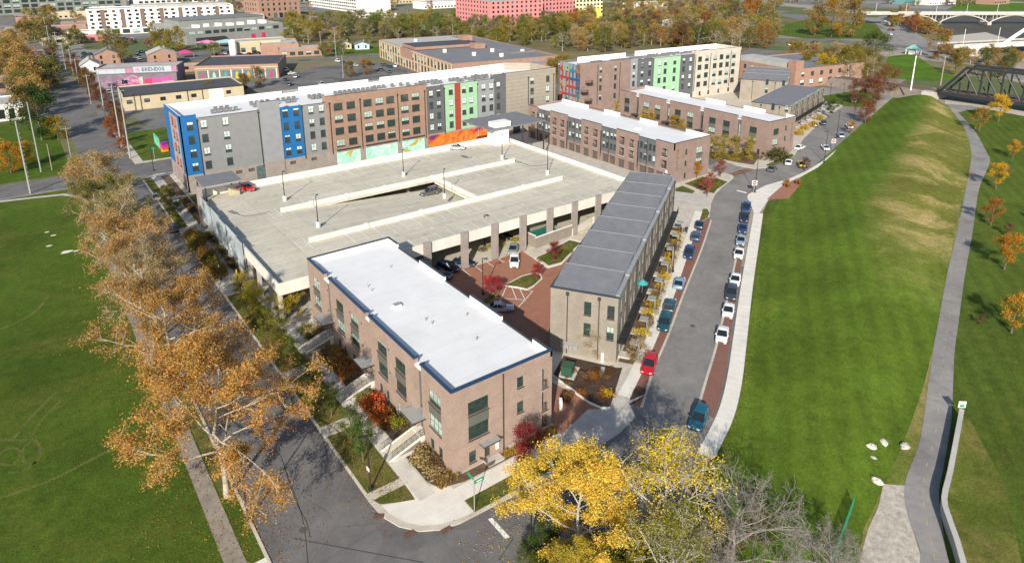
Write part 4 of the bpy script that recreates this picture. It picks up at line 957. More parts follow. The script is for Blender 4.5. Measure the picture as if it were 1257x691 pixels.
# ------------------------------------------------------------------ brick row beside the garage
B = Bld('townhouse_block', 'three storey rose brick row with grey bays and white roof beside the garage', (131.6, 109.6, 0), 0, [M_brickR, M_sideS, M_recess, M_brickR])
ys = [(0, 6.0, 0), (6.0, 12.3, 1), (12.3, 20.4, 0), (20.4, 26.6, 1), (26.6, 34.8, 0), (34.8, 41.2, 1), (41.2, 49.2, 0), (49.2, 55.4, 1), (55.4, 60, 0)]
Lt = 60; Wt = 14.5
for a, b, g_ in ys:
    zt = 10.75 if not g_ else 10.2; off = .0 if not g_ else .3; L = b-a
    gr = [(u-1.25, u+1.25, .15, 2.5, .5, 2) for u in ([L*.27, L*.73] if L > 5.5 else [L*.5])]
    if g_:
        B.face((off, b), (off, a), 3.2, zt, [(u*L, z, 1.0, 1.6, 1, 2, None, M_glassW) for u in (.16, .5-.11, .66, .88) for z in (7.4, 4.4)], 1)
        B.face((off, b), (off, a), 0, 3.2, [], 0, gr)
        q = MB(); q.box(off-.12, (a+b)/2-.07, .2, off-.01, (a+b)/2+.07, 10.0); B.part('downpipe', q, M_bronze)
    else:
        bu = [L*.27, L*.73] if L > 7 else [L*.5]
        B.face((off, b), (off, a), 0, zt, [], 0, gr + [(u-.95, u+.95, z, z+2.2, 1.3, 2) for u in bu for z in (6.7, 3.6)])
        for u in bu:
            for z in (6.7, 3.6):
                y = b-u; q = MB(); rail_panel(q, (.06, y-.93), (.06, y+.93), z, 1.0, .16); B.part('balcony_railing', q, M_black)
                q = MB(); q.box(1.22, y-.8, z, 1.28, y+.5, z+2.1); B.part('balcony_door', q, M_glassG)
                q = MB(); q.box(-.08, y-1.05, z-.16, .0, y+1.05, z-.02); B.part('balcony_edge', q, M_conc)
    q = MB(); q.box(off+.02, a+.02, 9.9, off+.3, b-.02, zt-.02); B.part('parapet', q, M_roofW2)
    q = MB(); coping(q, (off, b), (off, a), zt, h=.1); B.part('coping', q, M_dcop)
    if not g_: rect_facade(B.w, (0, a), (.6, a), 9, zt, (), 0); rect_facade(B.w, (.6, b), (0, b), 9, zt, (), 0)
w3b = lambda u: [(u, 6.7, 2.5, 1.7, 3, 2), (u, 3.5, 2.5, 1.8, 3, 2)]
B.face((0, 0), (Wt, 0), 0, 10.75, w3b(10.3) + [(5.0, z, .8, 1.3, 1, 2) for z in (7.3, 4.2, .9)], 0, [(1.3, 2.2, 6.5, 8.9, 1., 2), (1.3, 2.2, 3.4, 5.8, 1., 2)])
q = MB(); q.box(9.1, -.035, 5.32, 11.5, -.004, 6.60); B.part('spandrel_panel', q, M_panelG)
B.face((Wt, 0), (Wt, Lt), 0, 10.4, [(u, z, 2.2, 1.7, 3, 2) for u in range(4, 58, 6) for z in (6.7, 3.6)], 0); B.face((Wt, Lt), (0, Lt), 0, 10.6, [], 0)
q = MB(); coping(q, (0, 0), (Wt, 0), 10.75, h=.1); coping(q, (Wt, 0), (Wt, Lt), 10.4, h=.08, w=.2); B.part('coping', q, M_dcop)
q = MB(); q.box(.31, .1, 9.6, Wt-.1, Lt-.1, 9.95); B.part('roof', q, M_roofW)
B.boxes('parapet', [(.3, .05, 9.96, Wt-.1, .3, 10.7)] + [(Wt-.4, a+.31, 9.9, Wt-.1, b, 11.0) for a, b in ((0, 8), (18, 25), (33, 40), (47, 60))], M_roofW2)
hm = MB(); hm.box(6, 18, 9.95, 7.2, 19.2, 10.4); B.part('roof_hatch', hm, M_white)
q = MB(); q.box(-.14, 1.6, 2.6, -.02, 2.2, 3.4); B.part('wall_sign', q, M_white)
B.done()

# second brick row, further right
B = Bld('townhouse_block', 'three storey rose brick townhouse row with triple windows behind yellow trees', (171.6, 109.0, 0), RAD(-1.6), [M_brickR, M_sideS, M_recess])
Lt, Wt = 61.0, 12.6
bays = [(0, 9.5), (11.0, 23.6), (25.2, 37.6), (39.2, 51.8), (53.4, 61)]
for k, (a, b) in enumerate(bays):
    L = b-a; B.face((0, b), (0, a), 0, 10.8, [w for u in ([L*.28, L*.7] if L > 10 else [L*.45]) for w in w3b(u)] + [(u, .8, 1., 1.4, 1, 2) for u in (L*.3, L*.7)], 0)
    for u in ([L*.28, L*.7] if L > 10 else [L*.45]): q = MB(); q.box(-.035, b-u-1.2, 5.32, -.004, b-u+1.2, 6.60); B.part('spandrel_panel', q, M_panelG)
    q = MB(); q.box(.04, a, 9.9, .3, b, 10.78); B.part('parapet', q, M_roofW2); q = MB(); coping(q, (0, b), (0, a), 10.8, h=.1); B.part('coping', q, M_dcop)
    if k < 4:
        c = bays[k+1][0]; B.face((.6, c), (.6, b), 0, 10.1, [((c-b)/2, 4.2, .8, 4, 1, 3)], 1); q = MB(); q.box(-1.5, b-.6, 3.5, .6, c+.6, 3.7); B.part('entry_canopy', q, M_dcop)
        rect_facade(B.w, (0, c), (.6, c), 0, 10.8, (), 0); rect_facade(B.w, (.6, b), (0, b), 0, 10.8, (), 0)
B.face((0, 0), (Wt, 0), 0, 10.8, w3b(3.6) + [(8.3, z, .8, 1.3, 1, 2) for z in (7.3, 4.2, .9)], 0, [(10.8, 11.7, 6.5, 8.9, 1., 2), (10.8, 11.7, 3.4, 5.8, 1., 2)])
B.face((Wt, 0), (Wt, Lt), 0, 10.3, [], 0); B.face((Wt, Lt), (0, Lt), 0, 10.8, [], 0)
q = MB(); coping(q, (0, 0), (Wt, 0), 10.8, h=.1); B.part('coping', q, M_dcop)
q = MB(); q.box(.31, .1, 9.6, Wt-.1, Lt-.1, 9.95); B.part('roof', q, M_roofW)
B.boxes('parapet', [(.3, .05, 9.96, Wt-.1, .3, 10.75)] + [(Wt-.4, a+.31, 9.9, Wt-.1, b, 11.1) for a, b in ((0, 3), (10, 18), (25, 33), (40, 61))], M_roofW2); B.done()

# ------------------------------------------------------------------ grey roofed townhouse row
TR = math.atan2(T_U[1], T_U[0])
def townhouse(name, label, origin, rot, L, Wd_, units, h, brick, rise=.95, front_rail=True, canopies=True):
    """local x runs along the row, the street front is at y=0 looking to -y, the court side at y=Wd_"""
    B = Bld(name, label, origin, rot, [brick, M_panelG, M_recess, M_sideS]); ul = L/units
    # near end wall
    B.face((0, Wd_), (0, 0), 0, h, [(Wd_*.56, 6.9, 1.05, 2.1, 2, 2), (Wd_*.90, 6.9, 1.05, 2.1, 2, 2), (Wd_*.56, 3.6, 1.05, 2.0, 2, 2), (Wd_*.90, 3.6, 1.05, 2.0, 2, 2)])
    ws = []; ex = []
    for k in range(units):
        c = ul*(k+.5); ws += [(c-1.6, 7.0, 1.1, 2.0, 1, 2, None, M_glassD), (c+1.5, 7.0, 1.1, 2.0, 1, 2, None, M_glassD), (c-1.2, 3.5, 1.9, 2.2, 2, 1, None, M_glassD), (c+1.6, 3.5, 1.1, 2.0, 1, 2, None, M_glassD), (c+1.6, .7, 1.2, 1.5, 1, 2, None, M_glassD)]
        ex.append((c-1.7, c-.7, .35, 2.45, .3, 2))
    B.face((0, 0), (L, 0), 0, h, ws, 0, ex)
    B.face((L, 0), (L, Wd_), 0, h, [], 0); B.face((L, Wd_), (0, Wd_), 0, h, [(ul*(k+.5)+d_, z, 1.3, 1.8, 2, 2, None, M_glassD) for k in range(units) for d_ in (-1.7, 1.7) for z in (7, 3.8)], 0, [(ul*(k+.5)-1.3, ul*(k+.5)+1.3, .1, 2.4, .3, 2) for k in range(units)])
    for k in range(units):
        a, b = ul*k+.02, ul*(k+1)-.02; z = h+.06
        if k == 0: a = .35
        q = MB(); y0, y1 = .55, Wd_-.25
        q.loft([[(a, y0, z), (a, y1, z), (a, y1, z+.06), (a, y0, z+.06)], [(b-.5, y0, z), (b-.5, y1, z), (b-.5, y1, z+rise), (b-.5, y0, z+rise)], [(b, y0, z), (b, y1, z), (b, y1, z+.05), (b, y0, z+.05)]])
        B.part('roof', q, M_slateflat)
        if rise > .3: q = MB(); q.box(b-.56, y0, z+rise-.02, b-.46, y1, z+rise+.035); B.part('ridge_flashing', q, M_galv)
        q = MB(); q.tube([(ul*(k+.93), -.12, .2), (ul*(k+.93), -.12, h-.1)], .09, 6); q.box(ul*(k+.93)-.2, -.3, h-.7, ul*(k+.93)+.2, -.02, h-.25); B.part('downpipe', q, M_bronze)
        q = MB(); zz = h+.02+(.14 if k % 2 else 0); q.box(a, -.1, zz, b, .5, zz+.22); B.part('gutter', q, M_galv)
        if canopies:
            c = ul*(k+.5)-1.2; q = MB(); q.box(c-.75, -2.9, 2.6, c+.75, -1.6, 2.74, 0); q.tube([(c-.6, -2.8, .12), (c-.6, -2.8, 2.6)], .05, 5); q.tube([(c+.6, -2.8, .12), (c+.6, -2.8, 2.6)], .05, 5); B.part('entry_canopy', q, [M_galv])
            q = MB(); q.box(c-.8, -3.1, .1, c+.8, -.02, .33); q.box(c-.8, -3.6, .1, c+.8, -3.1, .2); B.part('door_step', q, M_conc)
            q = MB(); q.box(ul*k+.2, -1.25, 3.15, ul*(k+1)-.2, -.02, 3.35); rail_panel(q, (ul*k+.2, -1.22), (ul*(k+1)-.2, -1.22), 3.35, 1.1, .2); rail_panel(q, (ul*k+.2, -1.22), (ul*k+.2, -.02), 3.35, 1.1, .3); B.part('balcony', q, M_black)
    q = MB(); q.box(-.12, -.12, h, .32, Wd_+.1, h+.14); B.part('coping', q, M_dcop); q = MB(); q.box(.325, .0, h, .42, Wd_, h+.10); B.part('gutter', q, M_white)
    q = MB(); q.box(.3, Wd_-.2, h, L, Wd_+.12, h+.16); B.part('coping', q, M_dcop)
    q = MB(); q.box(.2, .2, h-.3, L-.2, Wd_-.2, h-.01); B.part('ceiling_slab', q, M_dcop)
    for u in (.26, .73):
        q = MB(); y = Wd_*(1-u); q.tube([(-.12, y, .2), (-.12, y, h-.3)], .075, 6); q.box(-.3, y-.22, h-.75, -.01, y+.22, h-.3); B.part('downpipe', q, M_bronze)
    B.done(); return B
TB = townhouse('townhouse_row', 'three storey tan brick townhouse row with stepped dark grey roofs along the street', T(0, 0), TR, 56.5, 9.9, 8, 10.35, M_brickT)
q = MB()
for k, (y, z, w_, h_) in enumerate(((8.0, 1.0, .5, .7), (7.3, 1.0, .5, .7), (6.6, .9, .5, .8), (6.0, .9, .6, .8), (8.0, 1.8, .5, .3), (6.8, 1.8, 1.4, .25))): q.box(-.22, y-w_/2, z, -.02, y+w_/2, z+h_)
TB.part('meter_box', q, M_galv); q = MB(); q.tube([(-.35, 1.9, .1), (-.35, 1.9, 1.5)], .22, 8); TB.part('utility_cabinet', q, M_white)
q = MB()
# further grey rows on the right
def T2(p): return p
townhouse('townhouse_row', 'tan brick townhouse row with dark grey roof beside the far car park', (204.8, 123.0), RAD(16), 41, 13.0, 6, 8.6, M_brickG, .12)
# ------------------------------------------------------------------ surrounding buildings
WIN2 = {}
def far_window(root, p0, p1, u, v, w, h, glass, fr=None, depth=.12):
    dx, dy = p1[0]-p0[0], p1[1]-p0[1]; L = math.hypot(dx, dy); dx /= L; dy /= L
    key = (round(w, 2), round(h, 2), glass.name, (fr or M_bronze).name)
    if key not in WIN2:
        f = MB(); b = .09
        f.box(-w/2, -.03, 0, w/2, .05, b); f.box(-w/2, -.03, h-b, w/2, .05, h); f.box(-w/2, -.03, b, -w/2+b, .05, h-b); f.box(w/2-b, -.03, b, w/2, .05, h-b); f.box(-.04, -.02, b, .04, .04, h-b)
        g = MB(); g.face([(-w/2+.05, .02, .05), (w/2-.05, .02, .05), (w/2-.05, .02, h-.05), (-w/2+.05, .02, h-.05)])
        WIN2[key] = (f.mesh('window_frame', fr or M_bronze), g.mesh('window_pane', glass))
    a, b_ = WIN2[key]
    o = link('window', a, root, (p0[0]+dx*u-dy*depth, p0[1]+dy*u+dx*depth, v), math.atan2(dy, dx)); link('pane', b_, o)
def block(name, label, origin, rot, L, W, h, wall, roof, fr=(), side=(), cat='building', par=.5, rest=None, group=None, right=()):
    """fr / side / right: window rows (first u, step, count, sill, width, height, glass) on the front (y=0), left end (x=0) and right end (x=L)"""
    B = Bld(name, label, (origin[0], origin[1], 0), rot, [wall, rest or wall])
    for p0, p1, rows, mi in (((0, 0), (L, 0), fr, 0), ((0, W), (0, 0), side, 0), ((L, 0), (L, W), right, 1), ((L, W), (0, W), (), 1)):
        ops = []; ws = []
        for (u, st, n, v, w, hh, g) in rows:
            for k in range(n): ws.append((u+st*k, v, w, hh, g)); ops.append((u+st*k-w/2, u+st*k+w/2, v, v+hh))
        rect_facade(B.w, p0, p1, 0, h, ops, mi, .2)
        for u, v, w, hh, g in ws: far_window(B.root, p0, p1, u, v, w, hh, g)
    q = MB(); q.box(.25, .25, h-par-.3, L-.25, W-.25, h-par); B.part('roof', q, roof)
    q = MB()
    for a, b in (((0, 0), (L, 0)), ((L, 0), (L, W)), ((L, W), (0, W)), ((0, W), (0, 0))): parapet(q, a, b, h-par-.2, h-.005, .25)
    B.part('parapet', q, roof if par < .4 else wall)
    B.done(); return B
M_roofD = pmat('dark_membrane_roof', (.055, .062, .075), .9, .2, .3, fine=3., stain=.3)
M_roofP = pmat('pale_membrane_roof', (.40, .40, .38), .85, .15, .2, fine=3., stain=.3)
M_roofB = pmat('grey_membrane_roof', (.17, .18, .195), .9, .15, .2, fine=3., stain=.3)
M_cream = pmat('cream_stucco', (.50, .43, .29), .85, .1, .4, stain=.15); M_grey = pmat('grey_stucco', (.235, .245, .235), .85, .12, .3, stain=.2)
M_whitew = pmat('white_stucco', (.72, .71, .70), .8, .05, .3); M_pinkw = pmat('pink_sheathing', (.62, .24, .24), .8, .1, .3); M_yelw = pmat('pale_yellow_sheathing', (.72, .66, .40), .8, .08, .3)
M_brickF = brickmat('factory_brick', (.385, .205, .145), (.315, .16, .11), (.33, .25, .2)); M_mural = pmat('grey_mural_ground', (.175, .14, .175), .8, .25, .3)
# brick factory with cream pilasters
FR = RAD(-8.3)
F = block('brick_factory', 'long two storey red brick factory with big paned windows behind the apartments', (160.5, 262), FR, 56, 108, 10.4, M_brickF, M_roofB,
          side=((2.4, 4.4, 8, 1.0, 3.4, 3.0, M_glassG), (2.4, 4.4, 8, 5.6, 3.4, 3.1, M_glassG), (56, 4.4, 11, 1.0, 3.5, 3.2, M_glassG), (56, 4.4, 11, 5.4, 3.5, 3.3, M_glassG), (37.5, 4.4, 4, 1.0, 3.4, 3.0, M_glassG)))
q = MB()
for k in range(25): q.box(-.28, 108-.2-4.4*k-.45, 0, -.0, 108-.2-4.4*k+.25, 9.8) if not (36 < 4.4*k+.2 < 54) else q.box(-.28, 108-.2-4.4*k-.45, 0, 0, 108-.2-4.4*k+.25, 4.6)
q.box(-.32, .1, 9.5, -.01, 54, 9.95); q.box(-.32, 72, 9.5, -.01, 107.9, 9.95); q.box(-.3, .1, 4.6, -.01, 107.9, 5.05)
q.build('stone_pilaster', M_cream, F.root)
q = MB(); q.box(2, 54, 10.2, 40, 74, 11.6); q.build('raised_roof', [M_brickF], F.root); q = MB(); q.box(2.3, 54.3, 11.61, 39.7, 73.7, 11.7); q.build('roof', M_roofD, F.root)
q = MB(); q.box(.4, 75, 9.9, 44, 107.5, 10.15); q.build('roof', M_roofP, F.root)
q = MB(); q.box(36, 70, 10, 42, 76, 14.2); q.build('stair_tower', M_brickF, F.root); q = MB(); q.box(32, 45, 10, 38, 52, 12.6); q.build('roof_house', M_brickF, F.root)
for x, y in ((12, 40), (20, 22), (34, 30), (46, 20), (15, 90), (30, 12)): q = MB(); q.box(x, y, 9.9, x+1.6, y+1.2, 11.6); q.build('roof_vent', M_white, F.root)
q = MB(); q.box(40, 20, 9.9, 54, 60, 10.6); q.build('roof_house', M_roofB, F.root); q = MB(); q.box(20, -3, 0, 50, -.3, 8); q.build('annex', M_brickF, F.root); q = MB(); q.box(20.3, -2.7, 8.01, 49.7, -.3, 8.1); q.build('roof', pmat('blue_roof', (.10, .25, .45), .6, .15, .4), F.root)
q = MB(); q.box(-.5, 82, 1.0, -.35, 83.4, 5.2); q.build('banner', pmat('teal_banner', (.05, .42, .36), .7, .1, 1.), F.root)
# building with the pink sea creature mural
PR = math.atan2(344.1-357.4, 61.9-30.8)
O_ = at(121, 108)
K = block('mural_building', 'low building painted with a pink squid mural and a BREWDOG sign', O_, PR, 34, 14, 8.9, M_mural, M_roofP)
q = MB(); q.box(.3, -3.2, 0, 34, -.02, 5.9); q.build('front_bay', [M_mural], K.root); q = MB(); q.box(.3, -3.2, 5.91, 34, -.02, 6.0); q.build('front_roof', M_roofB, K.root)
q = MB(); q.box(.2, -.08, 6.1, 12, -.01, 8.2); q.build('metal_cladding', pmat('pale_metal', (.36, .40, .43), .5, .15, .4), K.root)
M_pk = pmat('magenta_paint', (.42, .065, .26), .7, .12, .8); M_pk2 = pmat('pale_pink_paint', (.55, .25, .38), .7, .12, .8); M_rd = pmat('crimson_paint', (.55, .02, .09), .7, .15, .8)
q = MB(); yy = -3.26
def blob(q, pts, y, mi=0):
    q.face([(x, y, z) for x, z in pts], mi)
blob(q, [(20.5, 1.7), (22.5, 1.2), (26.0, 1.2), (28.5, 1.6), (30.5, .9), (31.9, 1.2), (31.4, 2.2), (32.8, 3.0), (31.2, 3.5), (31.6, 4.5), (30.2, 4.9), (28.4, 4.1), (26, 4.2), (22.6, 4.1), (20.4, 3.7)], yy); q.build('mural_body', M_pk, K.root)
q = MB(); blob(q, [(20.2, 1.9), (23.4, 1.5), (23.6, 3.9), (20.2, 3.7)], yy-.01); q.build('mural_patch', M_rd, K.root)
q = MB(); blob(q, [(26, 1.0), (31.5, 1.4), (33, 2.6), (28, 2.4)], yy-.012); q.build('mural_fin', M_pk2, K.root)
q = MB()
for k in range(7): z = 1.0+k*.55; blob(q, [(17.4, z), (19.6, z+.05), (19.6, z+.35), (17.4, z+.15)], yy-.008)
q.build('mural_teeth', M_whitew, K.root)
rr = random.Random(21)
for k in range(9):
    q = MB(); pts = []; x = 18.5 - rr.random(); z = 1.2+k*.45; ph = rr.uniform(0, 6); am = rr.uniform(.3, .9); ln = rr.uniform(8, 16.5)
    for i in range(26): t = i/25; pts.append((x-ln*t, min(5.6, max(.5, z+math.sin(ph+t*rr.uniform(8.6, 9.4))*am*min(1, t*3)))))
    for i in range(25):
        w = .22*(1-i/32); (x0, z0), (x1, z1) = pts[i], pts[i+1]; q.face([(x0, yy-.004*(k+1), z0-w), (x1, yy-.004*(k+1), z1-w), (x1, yy-.004*(k+1), z1+w), (x0, yy-.004*(k+1), z0+w)][::-1])
    q.build('mural_tentacle', M_pk if k % 2 else M_pk2, K.root)
q = MB(); q.box(15.4, -.14, 6.15, 31.5, -.02, 8.85); q.build('sign_board', pmat('sign_grey', (.38, .42, .45), .7, .1, .4), K.root)
q = MB(); q.box(11.9, -.15, 6.1, 15.3, -.02, 8.3); q.box(31.6, -.15, 6.1, 33.6, -.02, 8.8); q.build('mural_band', pmat('dull_pink_paint', (.36, .16, .26), .7, .2, .5), K.root)
GL = {'B': ['1110','1001','1110','1001','1110'], 'R': ['1110','1001','1110','1010','1001'], 'E': ['1111','1000','1110','1000','1111'], 'W': ['10001','10001','10101','11011','10001'], 'D': ['1110','1001','1001','1001','1110'], 'O': ['0110','1001','1001','1001','0110'], 'G': ['0111','1000','1011','1001','0111'],
      'X': ['1001','1001','0110','1001','1001'], 'I': ['1','1','1','1','1'], 'T': ['111','010','010','010','010']}
def lettering(text, x, z, h, y, parent, m, name='lettering', aspect=.62, slots=None):
    q = MB(); c = h/5
    for ch in text:
        g = GL[ch]
        for r, row in enumerate(g):
            for k, b in enumerate(row):
                if b == '1': q.box(x+k*c*aspect*1.3, y-.03, z+h-(r+1)*c, x+(k+1)*c*aspect*1.3, y, z+h-r*c)
        x += (len(g[0])+.9)*c*aspect*1.3
    return q.build(name, m, parent)
lettering('BREWDOG', 19.0, 6.7, 1.7, -.15, K.root, pmat('navy_lettering', (.03, .06, .12), .6, .1, 1.))
q = MB(); q.tube([(17.2, -.16, 7.5), (17.2, -.19, 7.5)], 1.0, 14); q.build('sign_emblem', M_pk2, K.root)
q = MB(); q.box(10.9, -3.32, 1.8, 13.2, -3.21, 3.6); q.build('window', M_glassD, K.root)
# long brick garage with painted doors
O_ = at(240.5, 99.6); GR = math.atan2(333.2-349.8, 105.7-69.5)
K = block('brick_garage', 'low orange brick garage with dark roof and painted teal doors', O_, GR, 38, 36, 7.0, M_brickF, M_roofD, rest=M_brickF)
M_dk = pmat('painted_teal_grey', (.085, .145, .155), .7, .25, .5)
for k in range(7):
    q = MB(); q.box(1.2+5.2*k, -.1, .3, 5.4+5.2*k, -.01, 4.6); q.build('painted_door', M_dk, K.root)
    q = MB(); q.box(5.7+5.2*k, -.2, 0, 6.05+5.2*k, -.005, 4.9); q.build('stone_pilaster', M_whitew, K.root)
    c = [(.40, .03, .10), (.30, .42, .45), (.02, .28, .26), (.52, .36, .03), (.5, .22, .03), (.25, .33, .36), (.38, .03, .09)][k]
    q = MB(); q.face([(2.4+5.2*k, -.11, .5), (4.2+5.2*k, -.11, .5), (3.9+5.2*k, -.11, 3.0), (3.3+5.2*k, -.11, 4.2), (2.7+5.2*k, -.11, 3.1)]); o = q.build('painted_figure', objmat('panel_paint', .6), K.root); o.color = (*c, 1)
q = MB(); q.box(0, -.25, 5.4, 38, -.008, 5.8); q.build('stone_band', M_cream, K.root)
# yellow building north of the corner lawn
O_ = at(153.6, 136.8)
K = block('low_building', 'low cream brick building with dark flat roof beyond the corner lawn', O_, RAD(-3), 44, 24, 6.0, M_cream, M_roofD, fr=((2, 1, 1, 2.6, 2.0, 1.5, M_glassD), (8, 5.6, 4, 2.6, 2.0, 1.5, M_glassD), (33, 5, 2, 2.6, 1.9, 1.5, M_glassD)))
for x in (5.8, 22.5, 28): q = MB(); q.tube([(x, -.15, 0), (x, -.15, 5.6)], .12, 5); q.build('downpipe', M_bronze, K.root)
q = MB(); q.box(30.5, -.1, 0, 36, -.01, 5.2); q.build('roller_door', M_white, K.root); q = MB(); q.box(0, -.3, 5.5, 44, -.01, 6.15); q.build('fascia', M_bronze, K.root)
# industrial building further back
K = block('industrial_building', 'grey industrial building with stepped flat roofs and a strip of windows', (99, 503), RAD(9.0), 70, 62, 10.5, M_grey, M_roofP, fr=((4, 5.5, 12, 6.4, 4.2, 2.3, M_glassG), ), side=((4, 5.5, 8, 5.8, 3.0, 2.6, M_glassG),))
q = MB(); q.box(4, 22, 10, 66, 50, 14.5); q.build('upper_storey', M_grey, K.root); q = MB(); q.box(3.5, 21.5, 14.51, 66.5, 50.5, 14.9); q.build('roof', M_roofB, K.root)
for x in range(10, 60, 8): q = MB(); q.box(x, 8+rr.random()*6, 10, x+3.5, 15, 11.6+rr.random()); q.build('roof_unit', M_white, K.root)
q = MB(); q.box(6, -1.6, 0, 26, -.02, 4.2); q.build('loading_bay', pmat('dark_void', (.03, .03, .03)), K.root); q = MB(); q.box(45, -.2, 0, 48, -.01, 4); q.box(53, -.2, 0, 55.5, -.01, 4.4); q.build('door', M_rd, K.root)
# white apartments with rows of punched windows
K = block('white_apartments', 'long white apartment block with rows of dark punched windows', (53, 613), RAD(-9.5), 104, 26, 19.6, M_whitew, M_roofP, par=.6,
          fr=tuple((3+.6*(k % 2), 5.1, 20, 4.8+2.95*k, 2.2, 1.75, M_glassD) for k in range(5)) + ((4, 7, 14, .6, 5.0, 3.2, M_glassG),), side=tuple((3, 5, 5, 4.8+2.95*k, 2.0, 1.75, M_glassD) for k in range(5)))
for k in range(7): q = MB(); q.box(9+13.5*k, -.02-.9, 4.4, 12.4+13.5*k, -.03, 18.6) if False else q.box(9.2+13.5*k, -.16, 4.9, 12.0+13.5*k, -.02, 18.9); q.build('balcony_bay', pmat('brown_cladding', (.17, .12, .10), .8, .2, .5), K.root)
q = MB(); q.box(30, 6, 19.1, 100, 22, 21.2); q.build('roof_house', M_roofP, K.root)
# pink and yellow building sites
K = block('unfinished_apartments', 'unfinished apartment block wrapped in pink sheathing', (322, 466), RAD(-4), 52, 60, 22, M_pinkw, M_roofP, fr=tuple((3, 4.6, 11, 1.6+3.6*k, 2.0, 1.9, M_glassD) for k in range(6)), side=tuple((4, 5, 11, 1.6+3.6*k, 2.0, 1.9, M_glassD) for k in range(6)))
K = block('unfinished_apartments', 'second block in deeper pink sheathing beside the yellow one', (378, 470), RAD(4), 42, 50, 25, M_pinkw, M_roofP, fr=tuple((3, 4.2, 10, 1.6+3.6*k, 2.0, 1.9, M_glassD) for k in range(6)), side=tuple((4, 5, 9, 1.6+3.6*k, 2.0, 1.9, M_glassD) for k in range(6)))
K = block('unfinished_apartments', 'unfinished apartment block in pale yellow sheathing on the skyline', (431, 496), RAD(-8), 40, 45, 26, M_yelw, M_roofP, fr=tuple((3, 4.0, 10, 4.6+3.6*k, 2.4, 1.9, M_glassD) for k in range(6)), side=tuple((4, 5, 8, 4.6+3.6*k, 2.4, 1.9, M_glassD) for k in range(6)))
q = MB(); q.box(14, -6, 0, 34, -.3, 9); q.build('entrance_block', pmat('acid_yellow', (.70, .64, .10), .8, .1, .5), K.root)
# brick hall, white multi storey garage, shop, houses
K = block('brick_hall', 'square orange brick hall with arched entrance at the top of the view', (203, 686), RAD(6), 42, 36, 21, M_brickF, M_roofP, fr=tuple((4, 5.6, 7, 2+4.8*k, 2.0, 2.6, M_glassD) for k in range(4)), side=tuple((4, 6, 5, 2+4.8*k, 2.0, 2.6, M_glassD) for k in range(4)))
for x in (14, 20, 26): q = MB(); q.box(x, -.5, 0, x+3, -.05, 4.6); q.build('arch_opening', M_glassD, K.root)
a_ = at(380, 8); b_ = at(456, 19); K = block('parking_structure', 'white multi storey car park with rows of dark openings', a_, math.atan2(b_[1]-a_[1], b_[0]-a_[0]), 137, 40, 16.5, M_whitew, M_roofP, fr=tuple((4, 5.4, 25, 1.5+3.4*k, 4.0, 1.7, M_glassD) for k in range(4)))
a_ = at(343, 71); b_ = at(394, 69); K = block('brick_shop', 'low brick shop with pale stepped roof beside the far lot', (a_[0], a_[1]), RAD(-16), 24, 16, 4.6, M_brickF, M_roofP, fr=((3, 4.6, 5, .8, 3.0, 2.2, M_glassG),), side=((3, 4.5, 3, 1.0, 2.2, 1.8, M_glassD),))
K = block('brick_workshop', 'taller brick workshop behind the low shop', (a_[0]-6, a_[1]+15), RAD(-16), 22, 30, 6.4, M_brickF, M_roofP, side=((4, 5, 5, 1.0, 2.4, 2.4, M_glassD),)); q = MB(); q.box(12, 1, 6, 18, 5, 8.4); q.build('roof_house', M_grey, K.root)
K = block('pale_shed', 'cream walled shed with a white silo beside the workshop', (a_[0]-16, a_[1]+30), RAD(-8), 30, 16, 7.5, M_cream, M_roofP, fr=((4, 6, 4, 1, 2.6, 2.6, M_glassD),)); q = MB(); q.tube([(-2, -2, 0), (-2, -2, 8.6), (-2, -2, 9.4)], [2.2, 2.2, .4], 12); q.build('silo', M_whitew, K.root)
def house(label, origin, rot, L, W, h, wall, roofm, rise=2.6):
    B = Bld('house', label, origin, rot, [wall], 'house')
    B.face((0, 0), (L, 0), 0, h, [(u, z, 1.1, 1.7, 1, 2, None, M_glassD) for u in (L*.25, L*.75) for z in (1.0, 4.0) if z+1.9 < h]); B.face((0, W), (0, 0), 0, h, [(u, z, 1.1, 1.7, 1, 2, None, M_glassD) for u in (W*.3, W*.7) for z in (1.0, 4.0) if z+1.9 < h])
    B.face((L, 0), (L, W), 0, h); B.face((L, W), (0, W), 0, h)
    B.w.face([(0, 0, h), (L, 0, h), (L/2, 0, h+rise)]); B.w.face([(L, W, h), (0, W, h), (L/2, W, h+rise)])
    q = MB(); q.loft([[(-.4, -.4, h-.2), (L/2, -.4, h+rise+.1), (L+.4, -.4, h-.2), (L+.4, -.4, h), (L/2, -.4, h+rise+.35), (-.4, -.4, h)], [(-.4, W+.4, h-.2), (L/2, W+.4, h+rise+.1), (L+.4, W+.4, h-.2), (L+.4, W+.4, h), (L/2, W+.4, h+rise+.35), (-.4, W+.4, h)]]); B.part('roof', q, roofm)
    q = MB(); q.box(L*.6, W*.5, h, L*.6+.8, W*.5+.8, h+rise+1.2); B.part('chimney', q, M_brickF); B.done()
house('white two storey house beside the mural building', at(101, 98), RAD(-6), 8, 14, 6.6, M_whitew, M_roofP)
house('brick house with grey hipped roof behind the white house', at(118, 82), RAD(-8), 12, 14, 6.2, M_brickF, M_roofB)
house('small brick house with pale roof behind the mural wall', at(183, 82), RAD(-6), 14, 13, 6.4, M_brickF, M_roofP)
house('small green shed in the scrub', at(418, 61), RAD(-20), 7, 6, 3.2, M_cream, M_roofB, 1.4); house('pale blue shed with white doors in the scrub', at(436, 61.5), RAD(-20), 9, 7, 3.2, pmat('pale_blue', (.40, .58, .62), .7, .1, 1.), M_roofB, 1.4)
